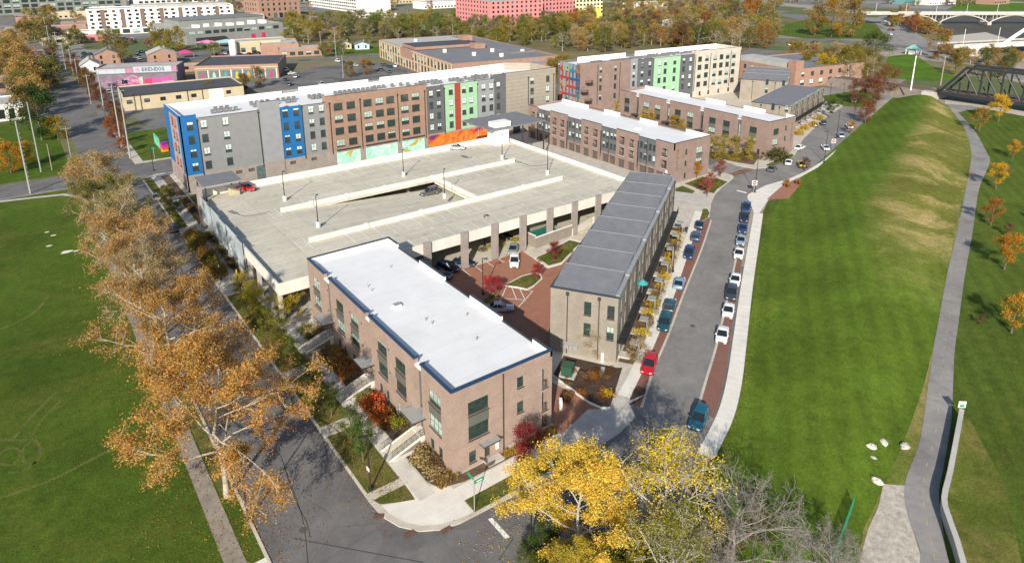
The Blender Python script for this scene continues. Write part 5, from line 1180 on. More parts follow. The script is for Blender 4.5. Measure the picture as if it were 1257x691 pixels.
block('brick_store', 'red brick flat roofed building at the left edge', at(-22, 116), RAD(2), 17.2, 22, 6.5, M_brickF, M_roofP, fr=((3, 4.4, 4, 1.6, 2.2, 2.6, M_glassD),), right=((4, 5, 3, 1.6, 2, 2.6, M_glassD),))
block('grey_store', 'pale grey building with columns at the left edge below the brick one', at(-30, 153), RAD(2), 14.6, 20, 6.0, M_whitew, M_roofP, fr=((2, 3, 5, .8, 1.8, 3.4, M_glassD),))
block('glass_offices', 'dark glass office block at the upper left corner', (-28, 890), RAD(8), 150, 40, 30, M_grey, M_roofP, fr=tuple((5, 8, 18, 2+5*k, 6, 3.4, M_glassG) for k in range(6)))
block('office_block', 'white office block on the skyline left of the white apartments', (130, 900), RAD(4), 90, 40, 34, M_whitew, M_roofP, fr=tuple((4, 6, 14, 2+4.6*k, 4, 2.4, M_glassD) for k in range(7)))
for k, (x, y, l, w, h, wl, lb) in enumerate(((60, 700, 40, 18, 7, M_brickF, 'low brick shed beyond the white apartments'), (20, 560, 22, 14, 5, M_cream, 'cream shed beside the tree lined street'), (24, 640, 30, 16, 6, M_brickF, 'brick depot near the far end of the tree lined street'), (300, 900, 120, 40, 20, M_grey, 'broad grey building on the skyline'), (520, 880, 90, 40, 26, M_brickF, 'brick block on the skyline above the wood'), (640, 760, 80, 40, 18, M_whitew, 'white block behind the autumn wood'), (820, 640, 90, 40, 16, M_brickF, 'brick block beyond the park trees'), (930, 520, 70, 30, 9, M_grey, 'dark low building on the hill beyond the park'), (1010, 400, 60, 20, 7, M_whitew, 'white low building across the river'), (960, 330, 40, 20, 6, M_brickF, 'brick low building across the river'))):
    block('far_building', lb, (x, y), RAD(-4), l, w, h, wl, M_roofP, fr=tuple((4, 6, int((l-6)/6), 1.5+3.8*j, 3.4, 2.0, M_glassD) for j in range(max(1, int((h-2)/3.8)))))
# smaller buildings scattered between the larger ones
rr = random.Random(41)
for px_, py_, l, w, h, wl, rf, lb in ((20, 30, 26, 16, 6, M_brickF, M_roofD, 'brick shed with black roof left of the avenue'), (2, 48, 30, 18, 7, M_grey, M_roofP, 'grey hall with pale roof at the left edge'), (64, 24, 30, 16, 7, M_cream, M_roofB, 'cream hall beside the end of the avenue'), (78, 36, 22, 14, 5, M_brickF, M_roofP, 'brick hut with pale roof right of the avenue'), (84, 48, 18, 12, 5, M_whitew, M_roofB, 'white hut beside the far crossing'), (70, 12, 46, 20, 10, M_grey, M_roofD, 'dark roofed depot below the glass offices'), (100, 52, 16, 10, 4, M_pinkw, M_roofP, 'small pinkish shop left of the parked cars'), (270, 12, 40, 18, 8, M_brickF, M_roofB, 'brick hall right of the white apartments'), (285, 26, 30, 16, 5, M_cream, M_roofP, 'cream shed below the brick hall'), (245, 2, 60, 20, 14, M_grey, M_roofP, 'grey slab behind the white apartments'), (160, 2, 50, 20, 16, M_whitew, M_roofB, 'white slab with grey roof on the skyline'), (470, 6, 60, 24, 9, M_cream, M_roofP, 'cream hall behind the wood at the top'), (520, 12, 70, 24, 8, M_whitew, M_roofP, 'low white hall above the wood'), (545, 2, 60, 24, 14, M_brickF, M_roofP, 'brick slab above the wood at the top'), (430, 24, 46, 18, 4, M_whitew, M_roofP, 'long low white shed in front of the white car park'), (360, 30, 26, 12, 5, M_grey, M_roofB, 'grey shed below the brick hall with arches'), (10, 78, 18, 14, 5, M_brickF, M_roofB, 'brick house block among the left trees'), (210, 90, 14, 8, 3.5, M_brickF, M_roofP, 'small brick lean to left of the long garage'), (780, 14, 50, 20, 8, M_whitew, M_roofP, 'white hall showing through the wood'), (830, 34, 34, 16, 5, M_whitew, M_roofP, 'low white shed inside the wood'), (1200, 2, 60, 24, 10, M_brickF, M_roofB, 'brick hall beyond the arch bridge'), (1110, 6, 40, 18, 9, pmat('teal_cladding', (.12, .26, .28), .6, .1, .4), M_roofP, 'teal hall beyond the arch bridge'), (1140, 7, 50, 18, 6, M_whitew, M_roofP, 'white shed beside the teal hall')):
    x, y = at(px_, py_); block('far_building', lb, (x, y), RAD(rr.uniform(-12, 4)), l, w, h, wl, rf, fr=tuple((3, 4.4, int((l-4)/4.4), 1.2+3.6*j, 2.2, 1.7, M_glassD) for j in range(max(1, int((h-1)/3.6)))))
# old brick warehouse and low walls near the river
K = block('brick_warehouse', 'old brick warehouse with grey roof and white shuttered windows', (277, 166), RAD(-9), 46, 38, 8.6, M_brickF, M_roofB, side=((4, 4.6, 7, 1.2, 1.6, 2.4, M_glassW), (4, 4.6, 7, 5.2, 1.6, 2.0, M_glassW)), fr=((5, 6, 6, 1.2, 2.6, 2.4, M_glassW), (5, 6, 6, 5.0, 2.0, 2.0, M_glassW)))
q = MB(); q.box(.2, .2, 8.5, 5, 4.6, 12); q.build('corner_turret', M_brickF, K.root); q = MB(); q.box(1, 6, 8.3, 12, 36, 10.4); q.build('roof_house', M_roofP, K.root)
townhouse('townhouse_row', 'tan brick townhouse row with three dark gabled roofs below the warehouse', (247, 150.5), RAD(31), 27, 18, 3, 8.4, M_brickG, 1.5, canopies=False)
townhouse_ok = True
W2 = MB(); W2.prism(strip([at(1006, 101), at(1060, 105), at(1082, 104)], -.2, .2), 0, 2.2); tag(W2.build('garden_wall', M_concw), 'pale concrete wall between the far lawn and the wood', 'wall')

# ------------------------------------------------------------------ far ground: lots, roads, park, river
sheet('far_road', strip(smooth_path(px([(296, 84), (330, 77), (400, 73), (470, 70), (560, 67), (620, 64)]), 3), -4, 4), .02, M_lot)
sheet('far_lot', px([(340, 103), (352, 92), (392, 82), (450, 76), (520, 82), (560, 92), (500, 104), (420, 112)]), .014, M_lot)
sheet('far_lot', px([(110, 84), (180, 64), (300, 62), (335, 68), (300, 74), (230, 76)]), .014, M_lot)
sheet('far_lot', px([(200, 92), (238, 92), (236, 104), (205, 112), (110, 118), (112, 108)]), .014, M_asph)
sheet('far_road', strip(smooth_path(px([(0, 58), (70, 54), (110, 51), (200, 46), (260, 48)]), 3), -6, 6), .016, M_lot)
sheet('far_road', strip(smooth_path(px([(920, 53), (980, 50), (1040, 52), (1090, 56), (1140, 60)]), 3), -7, 7), .02, M_lot)
sheet('far_road', strip(smooth_path(px([(1066, 22), (1090, 32), (1110, 44), (1128, 56)]), 3), -11, 6), .022, M_path)
sheet('far_lot', px([(700, 32), (740, 24), (780, 22), (830, 30), (800, 40), (740, 46)]), .014, M_lot)
sheet('park_green', px([(930, 40), (990, 24), (1075, 30), (1090, 48), (990, 48)]), .024, M_lawnE)
sheet('park_green', px([(1090, 70), (1120, 66), (1148, 84), (1180, 96), (1150, 100), (1080, 96)]), .026, M_levee)
sheet('park_green', px([(1145, 50), (1160, 40), (1200, 48), (1180, 52)]), .026, M_lawnE)
sheet('park_green', px([(1180, 4), (1257, 4), (1300, 14), (1160, 13)]), .026, M_levee)
sheet('park_green', px([(1010, 118), (1060, 110), (1085, 112), (1060, 132), (1015, 130)]), .05, M_lawnE)
sheet('wood_floor', px([(560, 66), (600, 50), (660, 40), (700, 24), (760, 8), (930, 2), (960, 20), (985, 26), (940, 50), (915, 62), (880, 80), (690, 80)]), .012, M_scrub)
sheet('wood_floor', px([(345, 52), (400, 36), (560, 30), (640, 40), (600, 62), (480, 66), (460, 58), (400, 60)]), .011, M_scrub)
sheet('wood_floor', px([(975, 108), (960, 86), (1000, 70), (1080, 66), (1090, 100), (1060, 108)]), .012, M_scrub)
sheet('park_green', px([(398, 58), (420, 54), (470, 58), (465, 66), (420, 66)]), .017, M_lawnE)
sheet('river', px([(1085, 22), (1140, 19), (1270, 19), (1500, 24), (1500, 60), (1262, 52), (1180, 44), (1150, 40), (1100, 32)]), .03, M_water)
sheet('river', px([(1170, 112), (1257, 118), (1400, 126), (1400, 146), (1257, 136), (1200, 126), (1168, 120)]), .03, M_water)
sheet('river', px([(1232, 66), (1300, 64), (1300, 72), (1238, 72)]), .03, M_water)
sheet('river_bank', px([(1160, 45), (1210, 40), (1250, 52), (1170, 55)]), .034, M_gravel)
sheet('river_bank', px([(1160, 122), (1200, 127), (1257, 137), (1400, 150), (1400, 158), (1257, 143), (1190, 130), (1160, 128)]), .036, M_gravel)
sheet('railway_bed', strip([(310, 190), (311, 160), (314, 122)], -4.5, 4.5), .04, M_gravel)

# concrete arch bridge
BRm = M_bridge
p0, p1 = at(1060, 17, 9), at(1330, 17.5, 9); dx, dy = p1[0]-p0[0], p1[1]-p0[1]; BL = math.hypot(dx, dy)
R_ = thing('arch_bridge', 'long pale concrete arch bridge crossing the river', 'bridge', (p0[0], p0[1], 0), math.atan2(dy, dx))
q = MB(); q.box(0, -6, 8.3, BL, 6, 9.2); q.build('deck', BRm, R_)
q = MB(); q.box(0, -6.2, 9.2, BL, -5.9, 10.3); q.box(0, 5.9, 9.2, BL, 6.2, 10.3); q.build('parapet', BRm, R_)
piers = [BL*(1158-1060)/270*1.02-37, 0]; x0_ = 10
sp = 41.0; 
for k in range(6):
    a = 20+sp*k
    if a+sp > BL: break
    for y in (-5.2, 4.4):
        q = MB(); rings = []
        for i in range(15):
            t = i/14; x = a+sp*t; z = 1.2+6.6*math.sin(math.pi*t)**.8; rings.append([(x, y, z), (x, y+.9, z), (x, y+.9, z+.9), (x, y, z+.9)])
        q.loft(rings); q.build('arch_rib', BRm, R_)
    q = MB()
    for i in (1, 2, 3, 11, 12, 13): t = i/14; q.box(a+sp*t-.25, -5, 1.2+6.6*math.sin(math.pi*t)**.8+.5, a+sp*t+.25, 5.0, 8.3)
    q.build('spandrel_wall', BRm, R_)
    q = MB(); q.box(a-1.6, -6.4, 0, a+1.6, 6.4, 2.2); q.build('pier', BRm, R_)
for k in range(7):
    q = MB(); q.tube([(0, 0, 0), (0, 0, 8)], .12, 5); q.box(-.1, -.1, 7.9, 1.4, .1, 8.05); tag(q.build('street_lamp', M_white, loc=(p0[0]+dx*(k+.4)/7.2, p0[1]+dy*(k+.4)/7.2, 9.2)), 'slim white lamp post on the arch bridge', 'street lamp', 'lamps on the arch bridge')
# white footed bridge with the leaning arch
p0, p1 = at(1160, 58, 5), at(1330, 47, 6); dx, dy = p1[0]-p0[0], p1[1]-p0[1]; BL = math.hypot(dx, dy)
R_ = thing('white_bridge', 'white road bridge with a tilted arch and twin decks at the right edge', 'bridge', (p0[0], p0[1], 0), math.atan2(dy, dx))
q = MB(); q.box(0, -5.2, 5.2, BL, 5, 6.0); q.build('deck', M_lot, R_); q = MB(); q.box(0, -5.8, 5.0, BL, -5.2, 7.0); q.box(0, 5.0, 5.0, BL, 5.6, 7.0); q.build('parapet', M_bridge, R_)
q = MB(); q.box(0, -11, 4.8, BL, -6.6, 5.4); q.box(0, -11.2, 5.0, BL, -11, 6.4); q.build('footway', M_white, R_)
q = MB(); a0 = BL*.30; ln = BL*.9; q.tube([(a0+ln*t, -6.2-2*math.sin(math.pi*t), 4+20*math.sin(math.pi*t)) for t in [i/20 for i in range(21)]], 1.1, 8); q.build('arch', M_white, R_, smooth=True)
q = MB(); q.loft([[(10, -9, 0), (16, -9, 0), (16, 5, 0), (10, 5, 0)], [(8, -11, 5), (18, -11, 5), (18, 6, 5), (8, 6, 5)]]); q.build('pier', M_white, R_)
for t in (.12, .36, .6): q = MB(); q.tube([(0, 0, 0), (0, 0, 9)], .14, 5); tag(q.build('street_lamp', M_white, loc=(p0[0]+dx*t, p0[1]+dy*t, 6.0)), 'white mast lamp on the white bridge', 'street lamp', 'lamps on the white bridge')
# black steel railway truss
R_ = thing('railway_bridge', 'black steel railway truss bridge beside the grass bank', 'bridge', (301, 117, 0), RAD(-89))
TL = 78.0; zb, zt_ = 3.2, 14.2; npan = 11
for y in (0, 9):
    q = MB(); q.box(0, y-.45, zb-.7, TL, y+.45, zb+.5); q.build('bottom_chord', M_steel, R_)
    q = MB(); q.box(TL/npan*1.2, y-.4, zt_-.5, TL-TL/npan*1.2, y+.4, zt_+.5); q.build('top_chord', M_steel, R_)
    for e, s in ((0, 1), (TL, -1)): q = MB(); q.tube([(e, y, zb), (e+s*TL/npan*1.2, y, zt_)], .5, 4); q.build('end_post', M_steel, R_)
    for k in range(1, npan):
        x = TL*k/npan; q = MB(); q.box(x-.25, y-.25, zb, x+.25, y+.25, zt_ if 1 < k < npan-1 else zb+5); q.build('vertical', M_steel, R_)
        if 1 <= k < npan-1: q = MB(); q.tube([(x, y, zt_ if k < npan/2 else zb), (x+TL/npan, y, zb if k < npan/2 else zt_)], .28, 4); q.build('diagonal', M_steel, R_)
for k in range(2, npan-1):
    q = MB(); x = TL*k/npan; q.box(x-.2, 0, zt_-.3, x+.2, 9, zt_+.3); q.build('portal_strut', M_steel, R_)
for k in range(npan): q = MB(); x = TL*k/npan; q.tube([(x, 0, zt_), (x+TL/npan, 9, zt_)], .14, 4) if 1 < k < npan-2 else q.box(x-.3, 0, zb-.5, x+.3, 9, zb); q.build('lateral_brace', M_steel, R_)
q = MB(); q.box(-2, .5, zb-.5, TL, 8.5, zb-.1); q.build('track_deck', pmat('dark_timber', (.05, .045, .04), .9, .2, 1.), R_)
q = MB(); 
for y in (2.2, 3.7, 5.5, 7): q.box(-60, y-.08, zb-.09, TL, y+.08, zb+.1)
q.build('rail', pmat('rusty_rail', (.12, .08, .06), .6, .2, 1.), R_)
q = MB(); q.box(-6, -1, 0, -.5, 10, zb-.2); q.build('abutment', M_conc, R_)
q = MB(); q.loft([[(-60, -5, 0), (-60, 14, 0), (-60, 9, zb-.14), (-60, .2, zb-.14)], [(-6.01, -5, 0), (-6.01, 14, 0), (-6.01, 9, zb-.14), (-6.01, .2, zb-.14)]]); q.build('embankment', M_ballast, R_)
# shelter by the bridge
s_ = at(1121, 67); k_ = thing('park_shelter', 'green roofed park shelter near the river road', 'shelter', (s_[0], s_[1], 0)); q = MB(); q.loft([[(-3.6, -3.6, 3.4), (3.6, -3.6, 3.4), (3.6, 3.6, 3.4), (-3.6, 3.6, 3.4)], [(-.5, -.5, 5.8), (.5, -.5, 5.8), (.5, .5, 5.8), (-.5, .5, 5.8)]]); q.build('roof', pmat('verdigris_roof', (.22, .45, .42), .6, .12, .5), k_)
q = MB(); [q.box(x-.2, y-.2, 0, x+.2, y+.2, 3.4) for x in (-3, 3) for y in (-3, 3)]; q.box(-2, -2, 0, 2, 2, 3.0); q.build('post', M_whitew, k_)
# ------------------------------------------------------------------ trees
M_leaf = leafmat('leaves'); M_leafs = leafmat('shrub_leaves', .25, .03, .8)
M_bark = pmat('brown_bark', (.13, .095, .07), .95, .3, 1.5, b_=.4); M_sycbark = pmat('sycamore_bark', (.34, .29, .22), .85, .35, .7, c2=(.42, .37, .29))
M_greybark = pmat('grey_bark', (.36, .34, .31), .95, .25, 2.); M_palebark = pmat('pale_grey_bark', (.40, .38, .34), .95, .2, 2.); M_dullbark = pmat('dull_grey_bark', (.235, .215, .195), .95, .25, 2.)
def np_mesh(name, V, k, mats, smooth=False):
    """V: (n,k,3) loose polygons with k corners"""
    n = len(V); me = bpy.data.meshes.new(name); me.vertices.add(n*k); me.vertices.foreach_set('co', np.ascontiguousarray(V, dtype=np.float32).ravel())
    me.loops.add(n*k); me.loops.foreach_set('vertex_index', np.arange(n*k, dtype=np.int32)); me.polygons.add(n)
    me.polygons.foreach_set('loop_start', np.arange(0, n*k, k, dtype=np.int32)); me.polygons.foreach_set('loop_total', np.full(n, k, dtype=np.int32))
    me.materials.append(mats); me.update(calc_edges=True); me.validate(); return me
def leaves_at(P, size, rng, up=.35, aspect=.62):
    n = len(P); a = rng.normal(size=(n, 3)); a[:, 2] = a[:, 2]*.7; a /= np.linalg.norm(a, axis=1)[:, None]
    nrm = rng.normal(size=(n, 3)); nrm[:, 2] += up*2; b = np.cross(nrm, a); b /= (np.linalg.norm(b, axis=1)[:, None]+1e-9)
    s = size*rng.uniform(.55, 1.35, size=(n, 1)); a = a*s*.5; b = b*s*.5*aspect
    fold = np.cross(a, b); fold /= (np.linalg.norm(fold, axis=1)[:, None]+1e-9); fold *= s*.12
    return np.stack([P-a, P+b*.9+fold, P+a, P-b*.9+fold], axis=1)
def skeleton(rng, h, cr, th, n1=11, n2=5, n3=4, up=.45, top=.82, droop=.0, n4=0):
    """trunk, limbs, branches and twigs as (points, radii, level) plus the points where leaves grow"""
    out = []; tips = []
    r0 = .016*h+.05; tp = np.array([[0, 0, 0]]); k = 7; pts = []
    for i in range(k+1): t = i/k; pts.append((rng.normal()*.012*h*t, rng.normal()*.012*h*t, h*top*t))
    pts = np.array(pts); pts[0, :2] = 0; out.append((pts, [r0*(1.25 if i == 0 else 1-.78*i/k) for i in range(k+1)], 0))
    def trunk(z): t = np.clip(z/(h*top), 0, 1)*k; i = min(int(t), k-1); return pts[i]+(pts[i+1]-pts[i])*(t-i)
    zc = (h+th)/2; rz = (h-th)/2*1.02
    def limb(p, d, L, r, lev, n, upb):
        q = [p]; dd = d.copy()
        for i in range(n): dd = dd + np.array([0, 0, upb])*.18 + rng.normal(size=3)*.16; dd /= np.linalg.norm(dd); q.append(q[-1]+dd*L/n)
        q = np.array(q); out.append((q, [r*(1-.75*i/n) for i in range(n+1)], lev)); return q
    az = rng.uniform(0, 6.28)
    for i in range(n1):
        f = (i+.3)/n1; z = th*.85+(h*top-th*.85)*f**.9; az += 2.4+rng.normal()*.25
        p = trunk(z); el = .12+up*1.5*f; d = np.array([math.cos(az)*math.cos(el), math.sin(az)*math.cos(el), math.sin(el)])
        # distance to the crown envelope along d
        L = cr*.6
        for _ in range(12):
            e = p+d*L; v = math.sqrt((e[0]**2+e[1]**2)/cr**2+((e[2]-zc)/rz)**2); L *= 1/max(.5, min(1.6, v)) if v > 0 else 1
        L = max(cr*.25, min(L, cr*1.3))*rng.uniform(.78, 1.06)
        q = limb(p, d, L, r0*.42*(1-.45*f), 1, 5, up*.55-droop)
        for j in range(n2):
            t = .28+.72*(j+.6)/n2; ii = min(int(t*5), 4); b = q[ii]+(q[ii+1]-q[ii])*(t*5-ii)
            dd = (q[ii+1]-q[ii]); dd /= np.linalg.norm(dd); dv = dd*.75+rng.normal(size=3)*.62+np.array([0, 0, .12-droop]); dv /= np.linalg.norm(dv)
            L2 = L*rng.uniform(.28, .5)*(1.15-t*.5); q2 = limb(b, dv, L2, r0*.15*(1-.3*f), 2, 3, .1-droop); tips += [q2[2], q2[3]]
            for m_ in range(n3):
                t2 = .35+.65*(m_+.7)/n3; i2 = min(int(t2*3), 2); b2 = q2[i2]+(q2[i2+1]-q2[i2])*(t2*3-i2)
                d3 = (q2[3]-q2[0]); d3 /= (np.linalg.norm(d3)+1e-9); d3 = d3*.6+rng.normal(size=3)*.7; d3 /= np.linalg.norm(d3)
                q3 = limb(b2, d3, L2*rng.uniform(.35, .6), r0*.06, 3, 2, 0); tips += [q3[1], q3[2]]
                for w in range(n4):
                    d4 = d3*.6+rng.normal(size=3)*.6; d4 /= np.linalg.norm(d4); limb(q3[1+w % 2], d4, L2*rng.uniform(.25, .45), r0*.03, 4, 2, 0)
    return out, np.array(tips)
def wood_mesh(name, out, mat, maxlev=3, minr=.012):
    mb = MB()
    for q, r, lev in out:
        if lev <= maxlev: mb.tube([tuple(p) for p in q], [max(minr, x) for x in r], (8, 5, 4, 3, 3)[lev], cap=False)
    return mb.mesh(name, mat, True)
SPEC = {}
def species(key, seed, h, cr, th, nl, ls, bark, n1=11, n2=5, n3=4, up=.45, sig=1.5, maxlev=2, n4=0, top=.82, droop=0., minr=.012, lf=None):
    rng = np.random.default_rng(seed); out, tips = skeleton(rng, h, cr, th, n1, n2, n3, up, top, droop, n4)
    w = wood_mesh('trunk', out, bark, maxlev, minr); l = None
    if nl:
        P = tips[rng.integers(0, len(tips), nl)] + rng.normal(size=(nl, 3))*ls*sig*np.array([1, 1, .8])
        P = P[P[:, 2] > th*.5]; l = np_mesh('crown', leaves_at(P, ls, rng), 4, lf or M_leaf)
    SPEC[key] = (w, l, h)
def shrubmesh(key, seed, r, h, nl, ls, mat=None, squash=1.):
    rng = np.random.default_rng(seed); d = rng.normal(size=(nl, 3)); d /= np.linalg.norm(d, axis=1)[:, None]; d[:, 2] = np.abs(d[:, 2])
    k = rng.integers(0, 7, nl); off = rng.normal(size=(7, 3))*r*.32; off[:, 2] = np.abs(off[:, 2])*.5
    rad = rng.uniform(.55, 1.0, nl)**.5*(1+.18*np.sin(d[:, 0]*7+seed)*np.cos(d[:, 1]*6))
    P = d*rad[:, None]*np.array([r, r, h])*.8+off[k]*np.array([1, 1, h/r]); P[:, 2] = np.maximum(P[:, 2], .03)
    stems = MB()
    for i in range(5): a = i*1.26; stems.tube([(0, 0, 0), (math.cos(a)*r*.3, math.sin(a)*r*.3, h*.6)], .03, 3, cap=False)
    SPEC[key] = (stems.mesh('stem', M_bark), np_mesh('foliage', leaves_at(P, ls, rng), 4, mat or M_leafs), h)
def grassmesh(key, seed, r, h, n):
    rng = np.random.default_rng(seed); a = rng.uniform(0, 6.283, n); b0 = rng.uniform(0, r*.3, n); out = rng.uniform(.2, 1, n)*r; hh = h*rng.uniform(.6, 1.05, n)
    base = np.stack([np.cos(a)*b0, np.sin(a)*b0, np.zeros(n)], 1); tip = np.stack([np.cos(a)*out, np.sin(a)*out, hh], 1); mid = (base+tip)/2; mid[:, 2] = hh*.62
    s = np.stack([-np.sin(a), np.cos(a), np.zeros(n)], 1)*.035
    V = np.concatenate([np.stack([base-s, base+s, mid+s, mid-s], 1), np.stack([mid-s, mid+s, tip+s*.3, tip-s*.3], 1)])
    SPEC[key] = (None, np_mesh('foliage', V, 4, M_leafs), h)
def plant(name, key, loc, label, cat, colr, s=1., rot=None, group=None, sz=None):
    label = label.replace('{c}', colour_name(colr)); w, l, h = SPEC[key]; z = loc[2] if len(loc) > 2 else .1
    shrub = l is not None and l.name.startswith('foliage')
    o = thing(name, label, cat, (loc[0], loc[1], z-.03), RNG.uniform(0, 6.28) if rot is None else rot, group); o.scale = (s, s, (sz or s))
    if w: link('stem' if shrub else 'trunk', w, o)
    if l:
        c = link('foliage' if shrub else 'crown', l, o); j = 1+RNG.uniform(-.1, .1); c.color = (colr[0]*j, colr[1]*j*RNG.uniform(.94, 1.06), colr[2]*j, 1)
    return o
def colour_name(c):
    r, g_, b = c
    t = sum(c)
    if r > .42 and g_/r > .55: return 'golden'
    if r/g_ > 2.4: return 'orange red' if r > .3 else 'dark red'
    if r/g_ > 1.75: return 'rust' if r > .25 else 'brown'
    if r/g_ > 1.25: return ('tan' if b/g_ > .45 else 'amber brown') if r > .25 else 'dull brown'
    if r/g_ > 1.0: return 'yellow green' if r > .23 else 'olive'
    return 'green'
QUEUE = []
RUST = (.47, .27, .085); RUST2 = (.44, .285, .105); GOLD = (.62, .40, .028); AMBER = (.48, .24, .025); OLIVE = (.22, .205, .055); YG = (.30, .29, .035); GREEN = (.055, .105, .025); MID = (.10, .14, .03); RED = (.30, .025, .03); DRED = (.19, .030, .035); BROWN = (.21, .125, .07); ORANGE = (.45, .12, .03); TAN = (.42, .315, .165); LEMON = (.50, .43, .05)
species('syc', 3, 17.5, 10.8, 5.0, 66000, .20, M_sycbark, 16, 7, 5, .42, 1.7, 3, minr=.032)
species('syc2', 8, 17.0, 8.8, 5.0, 32000, .23, M_sycbark, 13, 7, 5, .45, 1.6, 3, minr=.034)
species('syc3', 15, 16.5, 8.4, 4.5, 20000, .23, M_sycbark, 13, 7, 5, .5, 1.6, 3, minr=.036)
species('gold', 21, 13.0, 6.4, 2.5, 70000, .165, M_greybark, 14, 6, 5, .5, 1.6, 2, minr=.02)
species('yg', 25, 14.0, 5.6, 3.0, 13000, .165, M_palebark, 15, 7, 6, .85, 2.0, 3, minr=.024)
species('bare', 31, 11.0, 6.6, 1.6, 0, .3, M_dullbark, 19, 9, 6, .42, 1, 4, n4=3, minr=.013)
species('bush_tree', 37, 7.5, 4.2, 1.0, 15000, .2, M_bark, 12, 5, 4, .5, 1.5, 2)
species('young', 41, 7.0, 2.6, 2.2, 4600, .22, M_bark, 9, 4, 3, .6, 1.4, 2)
species('young2', 43, 6.4, 2.2, 2.0, 3800, .21, M_bark, 9, 4, 3, .65, 1.4, 2)
species('slender', 45, 8.5, 1.7, 1.2, 2600, .28, M_bark, 12, 4, 3, .75, 1.3, 1)
for i in range(5): species('bg%d' % i, 60+i, 15+i*.8, 6.8+.5*(i % 3), 2.2, 5200, .55, M_bark, 11, 5, 4, .5, 1.6, 1)
for i in range(3): species('thin%d' % i, 80+i, 14, 6.2, 2.5, 1300, .45, M_greybark, 11, 5, 4, .5, 1.6, 3, minr=.05)
for i in range(4): shrubmesh('shrub%d' % i, 100+i, .8, .95, 520, .17)
for i in range(2): shrubmesh('big_shrub%d' % i, 110+i, 1.5, 1.9, 1100, .24)
grassmesh('tuft', 5, .55, .8, 90); grassmesh('tall_grass', 6, .7, 1.25, 120)

# the street sycamores
plant('sycamore_tree', 'syc', (11.2, 67.5, .03), 'large rust leaved sycamore with pale limbs nearest the camera', 'tree', (.54, .315, .085), 1.0, 1.1)
for k, (x, y, key, s, lab, c) in enumerate(((10.8, 92, 'syc2', .95, 'rust sycamore beside the street opposite the garage exit', RUST), (10.6, 106, 'syc3', .9, 'grey brown sycamore next up the street from the garage exit', TAN), (10.9, 119, 'syc2', .98, 'orange brown sycamore standing opposite the metal screens', RUST2), (10.6, 134, 'syc3', .95, 'thin olive brown sycamore opposite the far end of the screens', TAN), (10.8, 149, 'syc2', .9, 'olive rust sycamore by the start of the field path', OLIVE), (10.7, 164, 'syc3', .95, 'rust sycamore across the street from the blue corner', RUST2), (10.8, 181, 'syc3', .75, 'tan sycamore at the street crossing', TAN))):
    plant('sycamore_tree', key, (x, y, .03), lab, 'tree', c, s, None, 'sycamores along the street')
lfp = MB
# trees at the bottom edge
plant('maple_tree', 'gold', (35.2, 37.6, 0), 'bright golden yellow tree at the bottom middle', 'tree', (.78, .60, .10), 1.0, .6)
plant('maple_tree', 'gold', (31.2, 33.5, 0), 'lower golden tree standing in front of the bright yellow one', 'tree', (.52, .43, .06), .62, 2.0)
plant('poplar_tree', 'yg', (40.9, 32.4, 0), 'thin yellow green tree with pale bare limbs beside the golden tree', 'tree', (.58, .47, .045), 1.1, .3)
plant('poplar_tree', 'yg', (38.2, 29.0, 0), 'olive yellow tree with bare twigs in the bottom thicket', 'tree', (.25, .24, .03), .82, 1.9)
plant('bare_tree', 'bare', (45.4, 28.0, 0), 'leafless grey tree with fine twigs at the bottom right', 'tree', TAN, 1.0, .9)
plant('bare_tree', 'bare', (41.0, 25.8, 0), 'lower leafless grey tree in the bottom thicket', 'tree', TAN, .7, 2.9)
plant('thicket_shrub', 'bush_tree', (31.4, 38.0, 0), 'dark green bush under the golden tree', 'shrub', (.10, .13, .025), .55)
plant('thicket_shrub', 'bush_tree', (29.2, 35.3, 0), 'green shrub at the bottom edge beside the street', 'shrub', (.12, .16, .02), .5)
plant('thicket_shrub', 'bush_tree', (36.8, 32.2, 0), 'olive undergrowth bush between the yellow trees', 'shrub', (.22, .20, .03), .7)
plant('thicket_shrub', 'bush_tree', (45.5, 31.4, 0), 'olive yellow bush at the foot of the leafless tree', 'shrub', (.24, .21, .04), .6)
plant('thicket_shrub', 'bush_tree', (52.0, 29.6, 0), 'sparse olive bush between the leafless tree and the grass', 'shrub', (.17, .16, .05), .5)
plant('bare_tree', 'bare', (52.0, 22.5, 0), 'small leafless tree at the edge of the bottom grass', 'tree', TAN, .62, 4.1)
for (x, y, s, c) in ((33.4, 40.6, .5, (.07, .11, .02)), (36.5, 35.5, .62, (.075, .11, .022)), (39.5, 34.6, .6, (.13, .14, .03)), (43.4, 33.6, .6, (.14, .14, .03)), (34.0, 34.5, .6, (.09, .12, .025)), (47.6, 30.4, .55, (.19, .18, .05)), (41.5, 29.0, .7, (.15, .15, .03))): plant('thicket_shrub', 'bush_tree', (x, y, 0), '{c} undergrowth bush below the bottom trees', 'shrub', c, s, None, 'undergrowth below the bottom trees')
plant('plum_tree', 'young', (39.2, 50.5, .1), 'dark red leaved young tree beside the brick corner block', 'tree', (.24, .028, .035), .84)
# courtyard maples
for (x, y), c, s, lab in ((px([(659, 345)])[0], (.36, .045, .03), .50, 'small dark red tree on the tip of the courtyard island'), (px([(680, 322)])[0], (.22, .03, .04), .62, 'burgundy tree beside the green enclosure'), (px([(601, 366)])[0], (.42, .045, .06), .62, 'crimson maple next to the white roofed block'), (px([(612, 362)])[0], (.40, .05, .06), .5, 'smaller crimson maple at the court parking bays')):
    plant('red_maple', 'young2', (x, y, .2), lab, 'tree', c, s)
